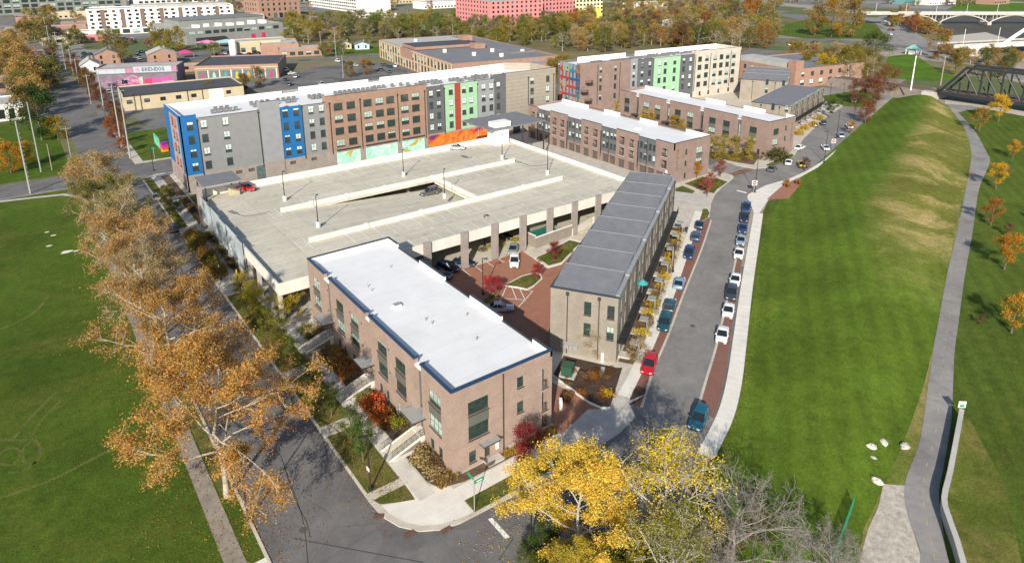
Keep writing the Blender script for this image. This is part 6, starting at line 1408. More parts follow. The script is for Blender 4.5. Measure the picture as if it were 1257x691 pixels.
# street corner trees on the right
for p, key, c, s, lab in (((868, 242), 'young', (.36, .10, .09), .62, 'pinkish red tree at the far end of the grey townhouses'), ((872, 230), 'young2', (.36, .12, .09), .6, 'dull red tree on the corner bed'), ((855, 219), 'young', AMBER, .62, 'orange young tree by the rose brick end wall'), ((884, 218), 'young2', (.30, .09, .08), .7, 'red brown tree beside the paved corner'), ((988, 211), 'young2', (.17, .08, .07), .6, 'dark red small tree behind the yellow car')):
    plant('street_tree', key, (*at(*p), .1), lab, 'tree', c, s)
for k, p in enumerate(((870, 190), (878, 196), (888, 192), (902, 196), (919, 196))):
    plant('columnar_tree', 'slender', (*at(*p), .1), 'slender yellow green tree in front of the second rose brick row', 'tree', (.34, .28, .03), .78+.05*(k % 2), None, 'slender trees in front of the second brick row')
for k, p in enumerate(((757, 146), (790, 158), (800, 160), (835, 172), (826, 166))):
    plant('columnar_tree', 'slender', (*at(*p), .1), 'yellow slender tree standing in the gap between the brick rows', 'tree', (.42, .31, .03), .8, None, 'slender trees between the brick rows')
plant('round_shrub', 'big_shrub0', (*at(948, 195), .1), 'rounded dark green shrub at the right corner of the brick row', 'shrub', (.10, .11, .03), 2.6, sz=1.7)
plant('street_tree', 'young', (*at(893, 113), .1), 'amber tree in front of the grey townhouses', 'tree', AMBER, 1.0); plant('street_tree', 'young2', (*at(879, 112), .1), 'gold tree at the foot of the cream apartment wall', 'tree', (.5, .3, .03), 1.0)
plant('street_tree', 'young', (*at(1018, 145), .1), 'green young tree beside the far car park', 'tree', GREEN, .9); plant('street_tree', 'young2', (*at(1044, 165), .1), 'small rust tree behind the parked blue and white cars', 'tree', RUST, .7)
for k, p in enumerate(((988, 160), (998, 156), (980, 166), (1006, 148))): plant('flame_shrub', 'big_shrub1', (*at(*p), .1), 'golden shrub along the front of the far grey row', 'shrub', (.5, .33, .03), 1.1, None, 'golden shrubs by the far grey row')
# park trees on the right lawn
for x, y, c, s, lab, key in ((142.7, 39.2, (.52, .24, .03), 1.0, 'amber young tree throwing a long shadow over the path', 'young'), (118.0, 29.8, (.52, .27, .03), 1.0, 'golden amber young tree at the right edge', 'young2'), (165.3, 49.5, (.34, .15, .04), .95, 'rust brown young tree beside the path', 'young2'), (193.9, 58.6, (.60, .36, .03), .95, 'bright golden young tree beside the path', 'young'), (228.1, 66.3, (.55, .30, .04), .85, 'amber young tree far along the path', 'young2'), (277, 87, (.62, .38, .025), 1.35, 'large golden tree in front of the black truss bridge', 'young'), (256.5, 85.5, (.36, .22, .05), 1.25, 'tan tree beside the bright golden one', 'young2'), (161.4, 45.1, (.20, .10, .06), .45, 'tiny dark red tree on the park lawn', 'young2'), (205, 60.5, (.30, .18, .09), .6, 'faded brown sapling between the golden trees', 'young2'), (176, 45, (.25, .12, .04), .4, 'small rust sapling on the mown lawn', 'young2'), (116.6, 33.6, (.16, .08, .06), .28, 'dark little shrub in the shade on the lawn', 'young2')):
    plant('park_tree', key, (x, y, .0), lab, 'tree', c, s)
# brown oaks by the levee
for p, c, s, key, lab in (((1062, 152), (.22, .095, .045), .52, 'bg0', 'russet oak at the head of the far car park'), ((1068, 130), (.20, .09, .05), .72, 'bg1', 'large russet oak on the bank by the railway'), ((1085, 116), (.24, .105, .05), .72, 'bg2', 'tall russet oak nearest the railway poles'), ((1050, 128), (.20, .10, .06), .55, 'bg3', 'brown oak behind the far car park')):
    plant('oak_tree', key, (*at(*p), .1), lab, 'tree', c, s)
# planting round the brick block, garage and townhouses
gs = 'shrubs in the beds along the brick block'
for k, (x, y, c, s, key) in enumerate([(30.6, 68.6, ORANGE, 1.1, 'big_shrub0'), (30.4, 71.8, (.50, .10, .035), 1.0, 'big_shrub1'), (31.2, 66.2, YG, .7, 'big_shrub0'), (30.8, 80.2, (.34, .13, .04), 1.0, 'big_shrub1'), (30.2, 83.6, (.30, .14, .06), 1.1, 'big_shrub0'), (31.2, 86.4, (.28, .20, .03), .9, 'big_shrub1'), (30.6, 79.0, BROWN, .8, 'big_shrub0'), (30.0, 86.4, BROWN, .9, 'big_shrub1'), (31.0, 93.2, TAN, .8, 'big_shrub0'), (30.2, 95.0, OLIVE, .8, 'big_shrub1'), (30.3, 73.2, OLIVE, .8, 'big_shrub0'), (31.1, 69.8, BROWN, .7, 'big_shrub1')]):
    plant('shrub', key, (x, y, .1), {ORANGE: 'orange shrub in the bed against the brick front', BROWN: 'brown twiggy shrub in the bed against the brick front', TAN: 'tan dry shrub in the bed against the brick front', OLIVE: 'olive shrub in the bed against the brick front', YG: 'yellow green shrub in the bed against the brick front'}.get(c, 'red orange shrub in the bed against the brick front'), 'shrub', c, s, None, gs)
for k in range(46):
    x = RNG.uniform(29.9, 32.0); y = RNG.choice([RNG.uniform(56.5, 61), RNG.uniform(64.5, 74), RNG.uniform(78, 88.5), RNG.uniform(92.3, 95.5)])
    plant('low_shrub', 'shrub%d' % (k % 4), (x, y, .1), '{c} low shrub in the mulch beside the brick block', 'shrub', RNG.choice([OLIVE, BROWN, TAN, (.24, .20, .035), (.14, .15, .035)]), RNG.uniform(.8, 1.35), None, 'low shrubs in the mulch')
for k in range(26): plant('ornamental_grass', 'tuft', (30.2+RNG.uniform(0, 2.4), 54.9+RNG.uniform(-.5, .9), .1), 'dry tan grass tuft at the street corner bed', 'grass tuft', (.34, .23, .09), RNG.uniform(.7, 1.1), None, 'grass tufts at the corner bed')
for k in range(30): plant('ornamental_grass', 'tall_grass', (38.8+k*.26, 54.2+RNG.uniform(-.15, .15), .1), 'golden grass in the row along the brick end wall', 'grass tuft', (.42, .27, .06), RNG.uniform(.6, .8), None, 'golden grass row by the end wall')
for k, (y, c, s) in enumerate([(63.5, (.07, .12, .025), .62), (67.6, (.075, .11, .03), .66), (73.6, (.09, .11, .03), .55), (77.8, (.11, .12, .03), .6), (81.9, (.11, .12, .03), .55), (88.4, (.13, .15, .03), .6), (93.6, (.17, .17, .03), .64), (98.8, (.20, .19, .03), .62), (103.5, (.30, .26, .03), .68), (107.5, (.22, .2, .03), .66), (112, (.26, .21, .035), .62)]):
    plant('verge_tree', ('young', 'young2')[k % 2], (25.4+RNG.uniform(-.3, .3), y, .1), ('green', 'olive', 'yellow green')[0 if k < 4 else 1 if k < 7 else 2]+' young tree on the verge beside the left street', 'tree', tuple(v*1.35 for v in c), s*1.12, None, 'young trees on the verge')
for k, (x, y, c, s) in enumerate([(29.5, 101.7, LEMON, .78), (30.6, 102.6, (.46, .33, .03), .7), (28.7, 100.6, (.46, .40, .05), .55)]): plant('yellow_tree', 'young', (x, y, .1), ('lemon yellow tree at the corner of the garage and brick block', 'gold tree just behind the lemon yellow one', 'small yellow tree against the garage corner')[k], 'tree', c, s)
for k in range(26):
    y = 123.5+k*.95; plant('bank_shrub', ('big_shrub0', 'big_shrub1')[k % 2], (24.5+RNG.uniform(-.5, .6), y, .1), '{c} shrub crowding the verge below the garage screens', 'shrub', RNG.choice([(.22, .17, .03), (.12, .12, .025), (.26, .15, .03), (.09, .10, .025), (.2, .11, .04)]), RNG.uniform(.7, 1.15), None, 'shrubs on the verge below the screens')
for k in range(20): plant('low_shrub', 'shrub%d' % (k % 4), (27.6+RNG.uniform(-.2, .2), 123.5+k*1.2, .1), '{c} low shrub at the foot of the metal screens', 'shrub', RNG.choice([BROWN, (.09, .08, .04), OLIVE]), RNG.uniform(.6, 1.), None, 'low shrubs below the screens')
for k in range(18): plant('low_shrub', 'shrub%d' % (k % 4), (28.6+RNG.uniform(-.6, .6), 154.5+k*1.1, .1), '{c} low shrub in the bed beside the apartment end wall', 'shrub', RNG.choice([BROWN, (.15, .12, .05), (.10, .07, .05)]), RNG.uniform(.7, 1.1), None, 'low shrubs by the apartment end')
plant('verge_tree', 'young', (24.5, 166, .1), 'olive green bushy tree on the kerb below the blue corner', 'tree', (.19, .17, .03), .8); plant('verge_tree', 'young2', (24.6, 158.5, .1), 'rounded green tree near the garage entrance', 'tree', (.14, .15, .03), .7); plant('verge_tree', 'young2', (24.6, 172, .1), 'olive rounded tree at the street crossing corner', 'tree', (.2, .17, .03), .7)
for k in range(16):
    a = 2+k*3.4; p = T(a, 2.2); plant('front_shrub', 'shrub%d' % (k % 4), (*p, .1), 'bright yellow shrub in the front gardens of the grey roofed row', 'shrub', (.52, .36, .03) if k % 3 else (.22, .14, .05), RNG.uniform(1.0, 1.4), None, 'yellow shrubs before the grey roofed row')
for k in range(40):
    a = 1+k*1.35; p = T(a, 1.6+RNG.uniform(0, 1.2)); plant('front_shrub', 'shrub%d' % (k % 4), (*p, .1), '{c} low plant in the front gardens of the grey roofed row', 'shrub', RNG.choice([(.2, .13, .05), OLIVE, BROWN, (.24, .22, .09)]), RNG.uniform(.5, .85), None, 'low plants before the grey roofed row')
sheet('planting_bed', [T(.5, .25), T(55, .25), T(55, 2.7), T(.5, 2.4)], .109, M_soil)
for k in range(30):
    p = at(690+RNG.uniform(0, 60), 455+RNG.uniform(0, 38)); plant('low_shrub', 'shrub%d' % (k % 4), (*p, .1), '{c} low shrub in the mulch bed at the tan end wall', 'shrub', RNG.choice([(.17, .07, .035), BROWN, (.12, .06, .03), (.28, .12, .03)]), RNG.uniform(.45, .9), None, 'low shrubs at the tan end wall')
plant('front_shrub', 'shrub1', (*at(745, 486), .1), 'bright yellow shrub at the tip of the mulch bed', 'shrub', (.55, .4, .03), 1.0)
plant('bare_shrub', 'thin0', (*at(728, 440), .1), 'leafless slender tree against the tan end wall', 'tree', TAN, .34)
plant('bare_shrub', 'thin1', (*at(783, 447), .1), 'leafless twiggy tree by the red car', 'tree', TAN, .3)
for k, (p, c, s) in enumerate((((634, 297), (.45, .4, .05), .9), ((612, 302), (.42, .36, .05), 1.0), ((603, 305), (.3, .26, .05), .8), ((592, 309), (.2, .15, .06), .8), ((656, 288), (.32, .28, .04), .9), ((648, 292), (.36, .25, .05), .9))): plant('court_shrub', 'shrub%d' % (k % 4), (*at(*p), .1), 'yellow green shrub under the open side of the garage', 'shrub', c, s*1.3, None, 'shrubs on the court side of the garage')
for k in range(8): plant('court_shrub', 'shrub%d' % (k % 4), (*at(664+k*5, 322-k*1.5), .25), 'green ground shrub beside the green enclosure', 'shrub', (.13, .17, .03), .9, None, 'green shrubs beside the enclosure')
for k in range(34):
    p = at(865+k*2.1, 190+RNG.uniform(0, 9)); plant('front_shrub', 'shrub%d' % (k % 4), (*p, .1), '{c} shrub in the bed of the second rose brick row', 'shrub', RNG.choice([OLIVE, (.3, .24, .04), (.2, .13, .05)]), RNG.uniform(.8, 1.4), None, 'shrubs before the second brick row')
for k in range(14): p = at(962+RNG.uniform(0, 20), 223+RNG.uniform(0, 9)); plant('ornamental_grass', 'tall_grass', (*p, .1), 'orange brown grass clump on the brick plaza', 'grass tuft', (.36, .17, .05), RNG.uniform(.7, 1.1), None, 'grass clumps on the brick plaza')
for k in range(12): p = at(855+RNG.uniform(0, 26), 222+RNG.uniform(0, 10)); plant('front_shrub', 'shrub%d' % (k % 4), (*p, .1), 'dark olive shrub in the corner bed near the stop line', 'shrub', RNG.choice([OLIVE, (.12, .10, .03)]), RNG.uniform(.8, 1.2), None, 'shrubs in the far corner bed')

# ------------------------------------------------------------------ background trees
PLACES = ((40, 'at the upper left edge'), (130, 'along the far avenue'), (230, 'behind the mural building'), (330, 'behind the brick garage'), (400, 'beyond the low brick shop'), (470, 'beyond the two sheds'), (530, 'behind the near end of the factory'), (590, 'behind the middle of the factory'), (650, 'below the pink building'), (705, 'between factory and patchwork wall'), (760, 'behind the patchwork end wall'), (815, 'behind the green siding'), (870, 'behind the dark siding'), (925, 'behind the cream wall'), (1000, 'left of the green with tall trees'), (1075, 'near the far lawn'), (1130, 'beside the arch bridge end'), (1190, 'between the two pale bridges'), (1400, 'by the right edge of the river'))
def bgtree(p, c, s, label, group, thin=False, zz=0.):
    if group: label = ('tall ' if s > .78 else 'low ' if s < .6 else 'middling ') + colour_name(c) + (' half bare tree ' if thin else ' full crowned tree ') + next(n for x, n in PLACES if p[0] < x) + (', low down' if p[1] > 45 else ', further back' if p[1] < 22 else '')
    if group: group = 'background trees ' + next(n for x, n in PLACES if p[0] < x)
    if group: QUEUE.append((p, c, s, label, group, thin)); return
    k = RNG.randrange(3) if thin else RNG.randrange(5); plant('tree', ('thin%d' if thin else 'bg%d') % k, (*at(*p), zz), label, 'tree', c, s, None, group)
rr = random.Random(77)
MIX = [OLIVE, RUST2, (.30, .25, .07), (.25, .22, .08), TAN, (.19, .20, .055), (.36, .26, .07), BROWN]
# avenue along the street going away, west side
for k in range(15):
    y = 300+k*15.5; plant('street_tree', 'bg%d' % (k % 5), (6.5-rr.uniform(0, 5), y, 0), '{c} tree in the avenue beyond the crossing', 'tree', rr.choice([RUST2, OLIVE, (.25, .17, .05), (.20, .15, .05)]), .8+.15*rr.random(), None, 'avenue trees beyond the crossing')
for k in range(9):
    y = 262+k*20; plant('street_tree', 'bg%d' % (k % 5), (26+rr.uniform(-1, 2), y, 0), '{c} small tree on the far side of the street beyond the lawn', 'tree', rr.choice([(.20, .09, .05), (.22, .12, .05)]), .42+.1*rr.random(), None, 'russet trees beyond the lawn')
plant('dark_tree', 'bg2', (*at(52, 172), 0), 'dense dark green tree at the left beyond the crossing', 'tree', (.045, .085, .022), 1.05)
plant('street_tree', 'bg1', (*at(72, 172), 0), 'yellow and green tree beside the dark green one', 'tree', (.34, .24, .03), .5)
for p, s, lab in (((14, 213), .5, 'orange gold bushy tree at the left edge beyond the field'), ((33, 205), .42, 'amber bushy tree beside the white pole')): plant('field_tree', 'bg3', (*at(*p), 0), lab, 'tree', AMBER, s)
for p, c, s in (((146, 178), (.30, .10, .05), .40), ((138, 168), (.28, .10, .05), .42), ((153, 188), (.28, .11, .05), .32)): plant('hedge_tree', 'bg0', (*at(*p), 0), 'russet bushy tree on the kerb beside the twin poles', 'tree', c, s, None, 'russet trees beside the twin poles')
for p, c, s, lab in (((152, 80), (.24, .17, .05), .75, 'tan tree behind the mural building'), ((218, 66), (.32, .25, .03), .95, 'large yellow olive tree left of the brick garage'), ((200, 64), (.22, .16, .05), .8, 'tan olive tree beside the large yellow one'), ((190, 56), YG, .55, 'yellow green tree beyond the small houses'), ((318, 108), (.22, .15, .05), .55, 'tan tree behind the roof of the long apartments'), ((300, 112), (.2, .15, .05), .5, 'olive tree by the dark parked cars'), ((430, 96), (.26, .18, .05), .48, 'tan tree in the lot behind the long apartments'), ((450, 92), (.30, .20, .05), .5, 'gold tan tree in the lot near the factory'), ((530, 92), (.28, .18, .05), .42, 'tan tree against the factory front'), ((690, 104), (.30, .22, .04), .78, 'olive gold tree between the two apartment buildings'), ((683, 100), (.26, .2, .04), .7, 'olive tree touching the grey end wall'), ((258, 118), (.25, .18, .05), .4, 'small tan tree on the lot edge')):
    bgtree(p, c, s, lab, None)
# wood across the middle of the view
lw = ('olive and rust tree in the wood beyond the factory', 'trees of the wood beyond the factory')
for k in range(120):
    x = rr.uniform(346, 700); y = rr.uniform(34, 56) if x < 470 else rr.uniform(28, 52)
    if 395 < x < 470 and y > 48: continue
    if 565 < x < 640 and y < 36: continue
    bgtree((x, y), rr.choice([OLIVE, (.19, .21, .05), (.30, .25, .06), (.14, .18, .045), (.24, .21, .12), (.34, .27, .06)]), rr.uniform(.55, .9), *lw, thin=rr.random() < .3)
for k in range(22): bgtree((rr.uniform(560, 680), rr.uniform(50, 60)), rr.choice([(.22, .22, .035), (.28, .24, .03), OLIVE]), rr.uniform(.4, .65), *lw)
lw = ('mixed autumn tree in the wood behind the cream apartments', 'trees of the wood behind the cream apartments')
for k in range(165):
    x = rr.uniform(690, 950); y = rr.uniform(8, 62) if x > 745 else rr.uniform(34, 66)
    bgtree((x, y), rr.choice(MIX+[(.36, .17, .04), (.30, .25, .04), (.10, .12, .03), (.16, .13, .08), (.16, .13, .08)]), rr.uniform(.6, .95), *lw, thin=rr.random() < .33)
bgtree((921, 20), (.50, .16, .03), 1.2, 'bright orange tree on the skyline wood', None)
for p, c, s, lab in (((1000, 44), (.33, .22, .08), 1.3, 'large tan tree on the green with spreading crown'), ((1020, 46), (.34, .20, .04), 1.5, 'tall golden brown tree on the green'), ((1045, 46), (.30, .21, .06), 1.5, 'olive tan tree on the green by the river road'), ((1072, 80), (.10, .13, .03), 1.05, 'dark green round tree above the russet oaks'), ((1010, 100), (.52, .38, .025), .75, 'bright yellow tree behind the far grey row'), ((1040, 96), (.26, .20, .04), .9, 'olive gold tree behind the far lawn'), ((975, 78), (.30, .22, .04), .8, 'gold tree behind the old warehouse'), ((988, 88), (.42, .2, .03), .55, 'orange tree at the warehouse turret'), ((1152, 74), (.36, .20, .05), .95, 'rust gold tree at the end of the white bridge'), ((1112, 18), RUST, .6, 'rust tree at the end of the arch bridge')):
    bgtree(p, c, s, lab, None)
lw = ('autumn tree in the belt between the far lawn and the river road', 'trees between the far lawn and the river road')
for k in range(40): bgtree((rr.uniform(985, 1075), rr.uniform(84, 104)), rr.choice([OLIVE, TAN, (.2, .16, .05), (.24, .2, .04)]), rr.uniform(.5, .8), *lw, thin=rr.random() < .4)
lw = ('rust or olive tree on the river bank beside the bridges', 'river bank trees')
for k in range(34):
    x = rr.uniform(1092, 1152); y = 26+(x-1092)*.30+rr.uniform(-6, 8); bgtree((x, y), rr.choice([RUST, (.30, .12, .05), OLIVE, (.34, .2, .05)]), rr.uniform(.45, .7), *lw)
for k in range(22): bgtree((rr.uniform(1165, 1257), rr.uniform(74, 96)), rr.choice([OLIVE, (.28, .2, .05), RUST2, (.14, .15, .04)]), rr.uniform(.35, .6), *lw)
lw = ('distant tree on the skyline beyond the river', 'distant trees on the skyline')
for k in range(46):
    x = rr.uniform(930, 1290); bgtree((x, rr.uniform(-6, 9)), rr.choice(MIX+[ORANGE, DRED]), rr.uniform(.7, 1.1), *lw)
lw = ('street tree among the distant buildings at the top', 'trees among the distant buildings')
for k in range(30): x = rr.uniform(-10, 700); bgtree((x, rr.uniform(-8, 14)), rr.choice(MIX), rr.uniform(.6, 1.0), *lw)
for k in range(20): bgtree((rr.uniform(-40, 70), rr.uniform(30, 120)), rr.choice([OLIVE, RUST2, (.25, .17, .05)]), rr.uniform(.6, .9), '{c} tree in the yards left of the avenue', 'trees left of the avenue')
for p in ((205, 30), (225, 18), (290, 30), (275, 44), (300, 36), (90, 55), (140, 58)): bgtree(p, rr.choice([YG, OLIVE, MID]), .6, 'green or olive tree among the yards near the white apartments', 'trees near the white apartments')

# more trees where the wood closes up, then: the largest in view one by one, the rest as one mass
for k in range(190): bgtree((rr.uniform(690, 960), rr.uniform(2, 60)), rr.choice(MIX+[(.36, .17, .04), (.30, .25, .04), (.24, .20, .12)]), rr.uniform(.55, .85), 'x', 'trees of the wood behind the cream apartments', thin=rr.random() < .3)
for k in range(90): bgtree((rr.uniform(400, 700), rr.uniform(26, 46)), rr.choice([OLIVE, (.19, .21, .05), (.30, .25, .06), (.24, .21, .12)]), rr.uniform(.5, .8), 'x', 'trees of the wood beyond the factory', thin=rr.random() < .3)
for k in range(60): bgtree((rr.uniform(-20, 700), rr.uniform(-14, 16)), rr.choice(MIX), rr.uniform(.5, .9), 'x', 'trees among the distant buildings')
for k in range(75): bgtree((rr.uniform(60, 470), rr.uniform(22, 74)), rr.choice(MIX+[YG, MID]), rr.uniform(.35, .6), 'x', 'trees among the yards and lots')
for k in range(30): bgtree((rr.uniform(30, 70), rr.uniform(20, 60)), rr.choice(MIX), rr.uniform(.5, .8), 'x', 'trees left of the avenue')
FOOT = [(s_.location.x, s_.location.y) for s_ in bpy.data.objects if s_.get('category') == 'building']
def blocked(p):
    x, y = at(*p)
    return any(abs(x-(rx+l/2)) < l/2+5 and abs(y-(ry+w/2)) < w/2+5 for rx, ry, l, w in ((322, 466, 52, 60), (378, 470, 42, 50), (431, 496, 40, 45), (99, 503, 70, 70), (53, 600, 104, 40), (203, 686, 42, 40), (160, 262, 75, 115), (30, 266, 46, 26), (30, 344, 34, 20), (69, 334, 42, 40), (128, 398, 26, 18), (112, 412, 40, 50), (296, 660, 60, 140), (60, 700, 40, 18), (300, 900, 120, 40)))
QUEUE = [q for q in QUEUE if not blocked(q[0])]
def tsize(q): x, y = at(*q[0]); return q[2]/math.hypot(x, y)
QUEUE.sort(key=tsize, reverse=True)
for p, c, s_, lab, grp, thin in QUEUE[:255]:
    k = RNG.randrange(3) if thin else RNG.randrange(5); plant('tree', ('thin%d' if thin else 'bg%d') % k, (*at(*p), 0), lab, 'tree', c, s_, None, grp)
M_mass = leafmat('mass_leaves', attr='tint')
def quads_of(me, step=1):
    n = len(me.polygons); co = np.empty(len(me.vertices)*3, np.float32); me.vertices.foreach_get('co', co); co = co.reshape(-1, 3)
    ix = np.empty(len(me.loops), np.int32); me.loops.foreach_get('vertex_index', ix); return co[ix].reshape(n, 4, 3)[::step]
QC = {}
VL, CL, VT = [], [], []
rngm = np.random.default_rng(12)
for p, c, s_, lab, grp, thin in QUEUE[255:]:
    key = ('thin%d' % rngm.integers(3)) if thin else 'bg%d' % rngm.integers(5)
    if key not in QC:
        q = quads_of(SPEC[key][1], 1 if thin else 3); ctr = q.mean(axis=1, keepdims=True); QC[key] = (ctr+(q-ctr)*1.6, quads_of(SPEC[key][0], 1)[::2 if thin else 1])
    a = rngm.uniform(0, 6.28); Rm = np.array([[math.cos(a), -math.sin(a), 0], [math.sin(a), math.cos(a), 0], [0, 0, 1]])*s_; x, y = at(*p); o = np.array([x, y, 0])
    q, w = QC[key]; VL.append(q @ Rm.T + o); CL.append(np.tile(np.array([*c, 1.0])*np.array([*rngm.uniform(.85, 1.15, 1).repeat(3), 1]), (len(q), 1)))
    if len(w) < 2500: VT.append(w @ Rm.T + o)
if VL:
    V = np.concatenate(VL + VT); nl = sum(map(len, VL)); me = np_mesh('far_wood', V, 4, M_mass); me.materials.append(M_greybark)
    mi = np.zeros(len(V), np.int32); mi[nl:] = 1; me.polygons.foreach_set('material_index', mi)
    cc = np.concatenate(CL + [np.full((len(V)-nl, 4), .2)]).repeat(4, axis=0); at_ = me.color_attributes.new('tint', 'FLOAT_COLOR', 'POINT'); at_.data.foreach_set('color', cc.astype(np.float32).ravel()); me.update()
    tag(link('far_wood', me), kind='stuff')
# ------------------------------------------------------------------ vehicles
M_paint = objmat('car_paint', .32, .15, .8); M_glassC = pmat('car_glass', (.012, .018, .022), .06, .1, 2.); M_tyre = pmat('tyre_rubber', (.016, .016, .017), .85, .2, 5.); M_rim = pmat('alloy_rim', (.45, .46, .47), .35, .1, 3., metal=.7)
M_lamp = pmat('headlight_lens', (.75, .76, .78), .15, .05, 5.); M_tail = pmat('tail_light_lens', (.35, .015, .012), .25, .1, 5.); M_plastic = pmat('black_plastic', (.02, .02, .022), .6, .1, 5.)
def car_meshes(kind):
    suv = kind == 'suv'; pick = kind == 'pickup'
    L, Wd_, Hr = (4.75, 1.88, 1.70) if suv else (5.6, 1.98, 1.88) if pick else (4.65, 1.82, 1.44)
    hb = .96 if suv else 1.05 if pick else .88           # belt height
    x0, x1 = -L/2, L/2; hw = Wd_/2
    # body: cross sections from the rear to the front, rounded shoulders
    st = [(x0, .80, .42, hb-.16), (x0+.10, .92, .30, hb-.03), (x0+.55, .985, .24, hb), (x0+1.2, 1., .22, hb+.02), (0, 1., .22, hb), (x1-1.75, 1., .22, hb-.01), (x1-1.35, .99, .22, hb-.05), (x1-.55, .96, .24, hb-.14), (x1-.16, .88, .30, hb-.24), (x1, .72, .40, hb-.36)]
    b = MB(); rings = []
    for x, w, zb, zt in st:
        w *= hw; m_ = zb+(zt-zb)*.55
        rings.append([(x, -w*.90, zb), (x, w*.90, zb), (x, w, m_-.12), (x, w*.985, m_+.1), (x, w*.93, zt-.05), (x, w*.80, zt), (x, 0, zt+.025), (x, -w*.80, zt), (x, -w*.93, zt-.05), (x, -w*.985, m_+.1), (x, -w, m_-.12)])
    b.loft(rings)
    # roof and cabin
    if suv: base = (x0+.12, x1-1.45); top = (x0+.55, x1-2.25)
    elif pick: base = (x0+2.0, x1-1.55); top = (x0+2.25, x1-2.3)
    else: base = (x0+.55, x1-1.35); top = (x0+1.35, x1-2.25)
    wb, wt = hw*.86, hw*.70; zt = Hr
    def ring(t): 
        z = hb-.03+(zt-hb+.03)*t; a = base[0]+(top[0]-base[0])*t; c = base[1]+(top[1]-base[1])*t; w = wb+(wt-wb)*t
        return [(a, -w*.92, z), (a+.22, -w, z), (c-.25, -w, z), (c, -w*.88, z), (c, w*.88, z), (c-.25, w, z), (a+.22, w, z), (a, w*.92, z)]
    g = MB(); g.loft([ring(0), ring(.94)])
    r0, r1 = ring(.93), ring(1.); m = len(r0)
    cx = (top[0]+top[1])/2; r2 = [(cx+(p[0]-cx)*.85, p[1]*.82, zt+.045) for p in r1]
    b.loft([r0, [(p[0], p[1], p[2]) for p in r1], r2])
    for s in (-1, 1):                                   # pillars
        for t_, ww in ((.0, .07), (.47, .06), (1.0, .08)):
            for q in ():
                pass
        def pil(u0, u1, w):
            a0, a1 = ring(0), ring(.95); lo = [a0[1], a0[2]] if s < 0 else [a0[6], a0[5]]; hi = [a1[1], a1[2]] if s < 0 else [a1[6], a1[5]]
            p = Vector(lo[0]).lerp(Vector(lo[1]), u0); q_ = Vector(hi[0]).lerp(Vector(hi[1]), u1); p.y += s*.006; q_.y += s*.006; b.tube([p, q_], w, 4, cap=False)
        pil(0, 0, .075); pil(.48, .48, .05); pil(1, 1, .05)
    if pick: b.box(x0+.12, -hw*.84, hb-.02, x0+1.95, -hw*.72, hb+.06); b.box(x0+.12, hw*.72, hb-.02, x0+1.95, hw*.84, hb+.06)
    for s in (-1, 1): b.box(base[1]-.35, s*hw*.98-.09, hb+.02, base[1]-.16, s*hw*.98+.09, hb+.16)   # mirrors
    me_b = b.mesh('car_body', M_paint, True)
    try: me_b.set_sharp_from_angle(angle=RAD(38))
    except Exception: pass
    me_g = g.mesh('car_windows', M_glassC)
    # wheels
    R_ = .36 if suv or pick else .325; w_ = MB(); w_.tube([(0, -.11, 0), (0, .11, 0)], R_, 16); ri = MB(); ri.tube([(0, .112, 0), (0, .128, 0)], R_*.66, 12); ri.tube([(0, -.128, 0), (0, -.112, 0)], R_*.66, 12)
    h = MB(); h.box(-.06, -.17, -.07, .03, .17, .07); t = MB(); t.box(-.03, -.16, -.09, .05, .16, .09); gr = MB(); gr.box(-.03, -.42, -.1, .03, .42, .1)
    return dict(body=me_b, windows=me_g, tyre=w_.mesh('tyre', M_tyre), rim=ri.mesh('rim', M_rim), head=h.mesh('headlight', M_lamp), tail=t.mesh('tail_light', M_tail), grille=gr.mesh('grille', M_plastic), L=L, hw=hw, R=R_, hb=hb)
CARS = {k: car_meshes(k) for k in ('sedan', 'suv', 'pickup')}
def make_car(kind, loc, rot, colr, label, group=None, far=False, name='parked_car'):
    c = CARS[kind]; t = thing(name, label, 'car' if kind != 'pickup' else 'pickup truck', loc, rot, group)
    o = link('body', c['body'], t); o.color = (*colr, 1); link('windows', c['windows'], t)
    for sx in (-1, 1):
        for sy in (-1, 1):
            w = link('wheel', c['tyre'], t, (sx*c['L']*.30, sy*(c['hw']-.12), c['R']))
            if not far: link('rim', c['rim'], w)
    if not far:
        for sy in (-1, 1):
            link('headlight', c['head'], t, (c['L']/2-.13, sy*c['hw']*.62, c['hb']-.28), sy*.35); link('tail_light', c['tail'], t, (-c['L']/2+.04, sy*c['hw']*.68, c['hb']-.2))
        link('grille', c['grille'], t, (c['L']/2-.015, 0, .52))
    return t
def heading(p, q): a, b = at(*p), at(*q); return math.atan2(b[1]-a[1], b[0]-a[0])
WHT, SIL, NVY, BLK, TEAL, LBL, REDC, GRY = (.80, .81, .82), (.42, .45, .47), (.018, .04, .14), (.012, .014, .017), (.012, .075, .10), (.20, .33, .48), (.50, .012, .02), (.10, .11, .12)
for (p, k, c, l) in (((797, 448), 'suv', REDC, 'bright red car parked on the brick lane by the concrete apron'), ((816, 397), 'suv', TEAL, 'dark teal car second in the left parking lane'), ((822.5, 375), 'suv', TEAL, 'dark teal car close behind another dark teal one'), ((834, 347), 'sedan', LBL, 'light blue car alone in the left parking lane'), ((846, 311), 'suv', NVY, 'navy car in the left lane beside the lamp post'), ((854.5, 290), 'suv', (.02, .08, .16), 'dark blue car in front of the last one by the grass island'), ((859, 275.5), 'sedan', (.012, .055, .09), 'dark car next to the grass island on the left lane')):
    i = 0; a = heading((p[0]-8, p[1]+22), (p[0]+8, p[1]-22)); x, y = at(*p, .55); make_car(k, (x, y, .022), a if k == 'sedan' else a+math.pi*(RNG.random() < .5), c, l)
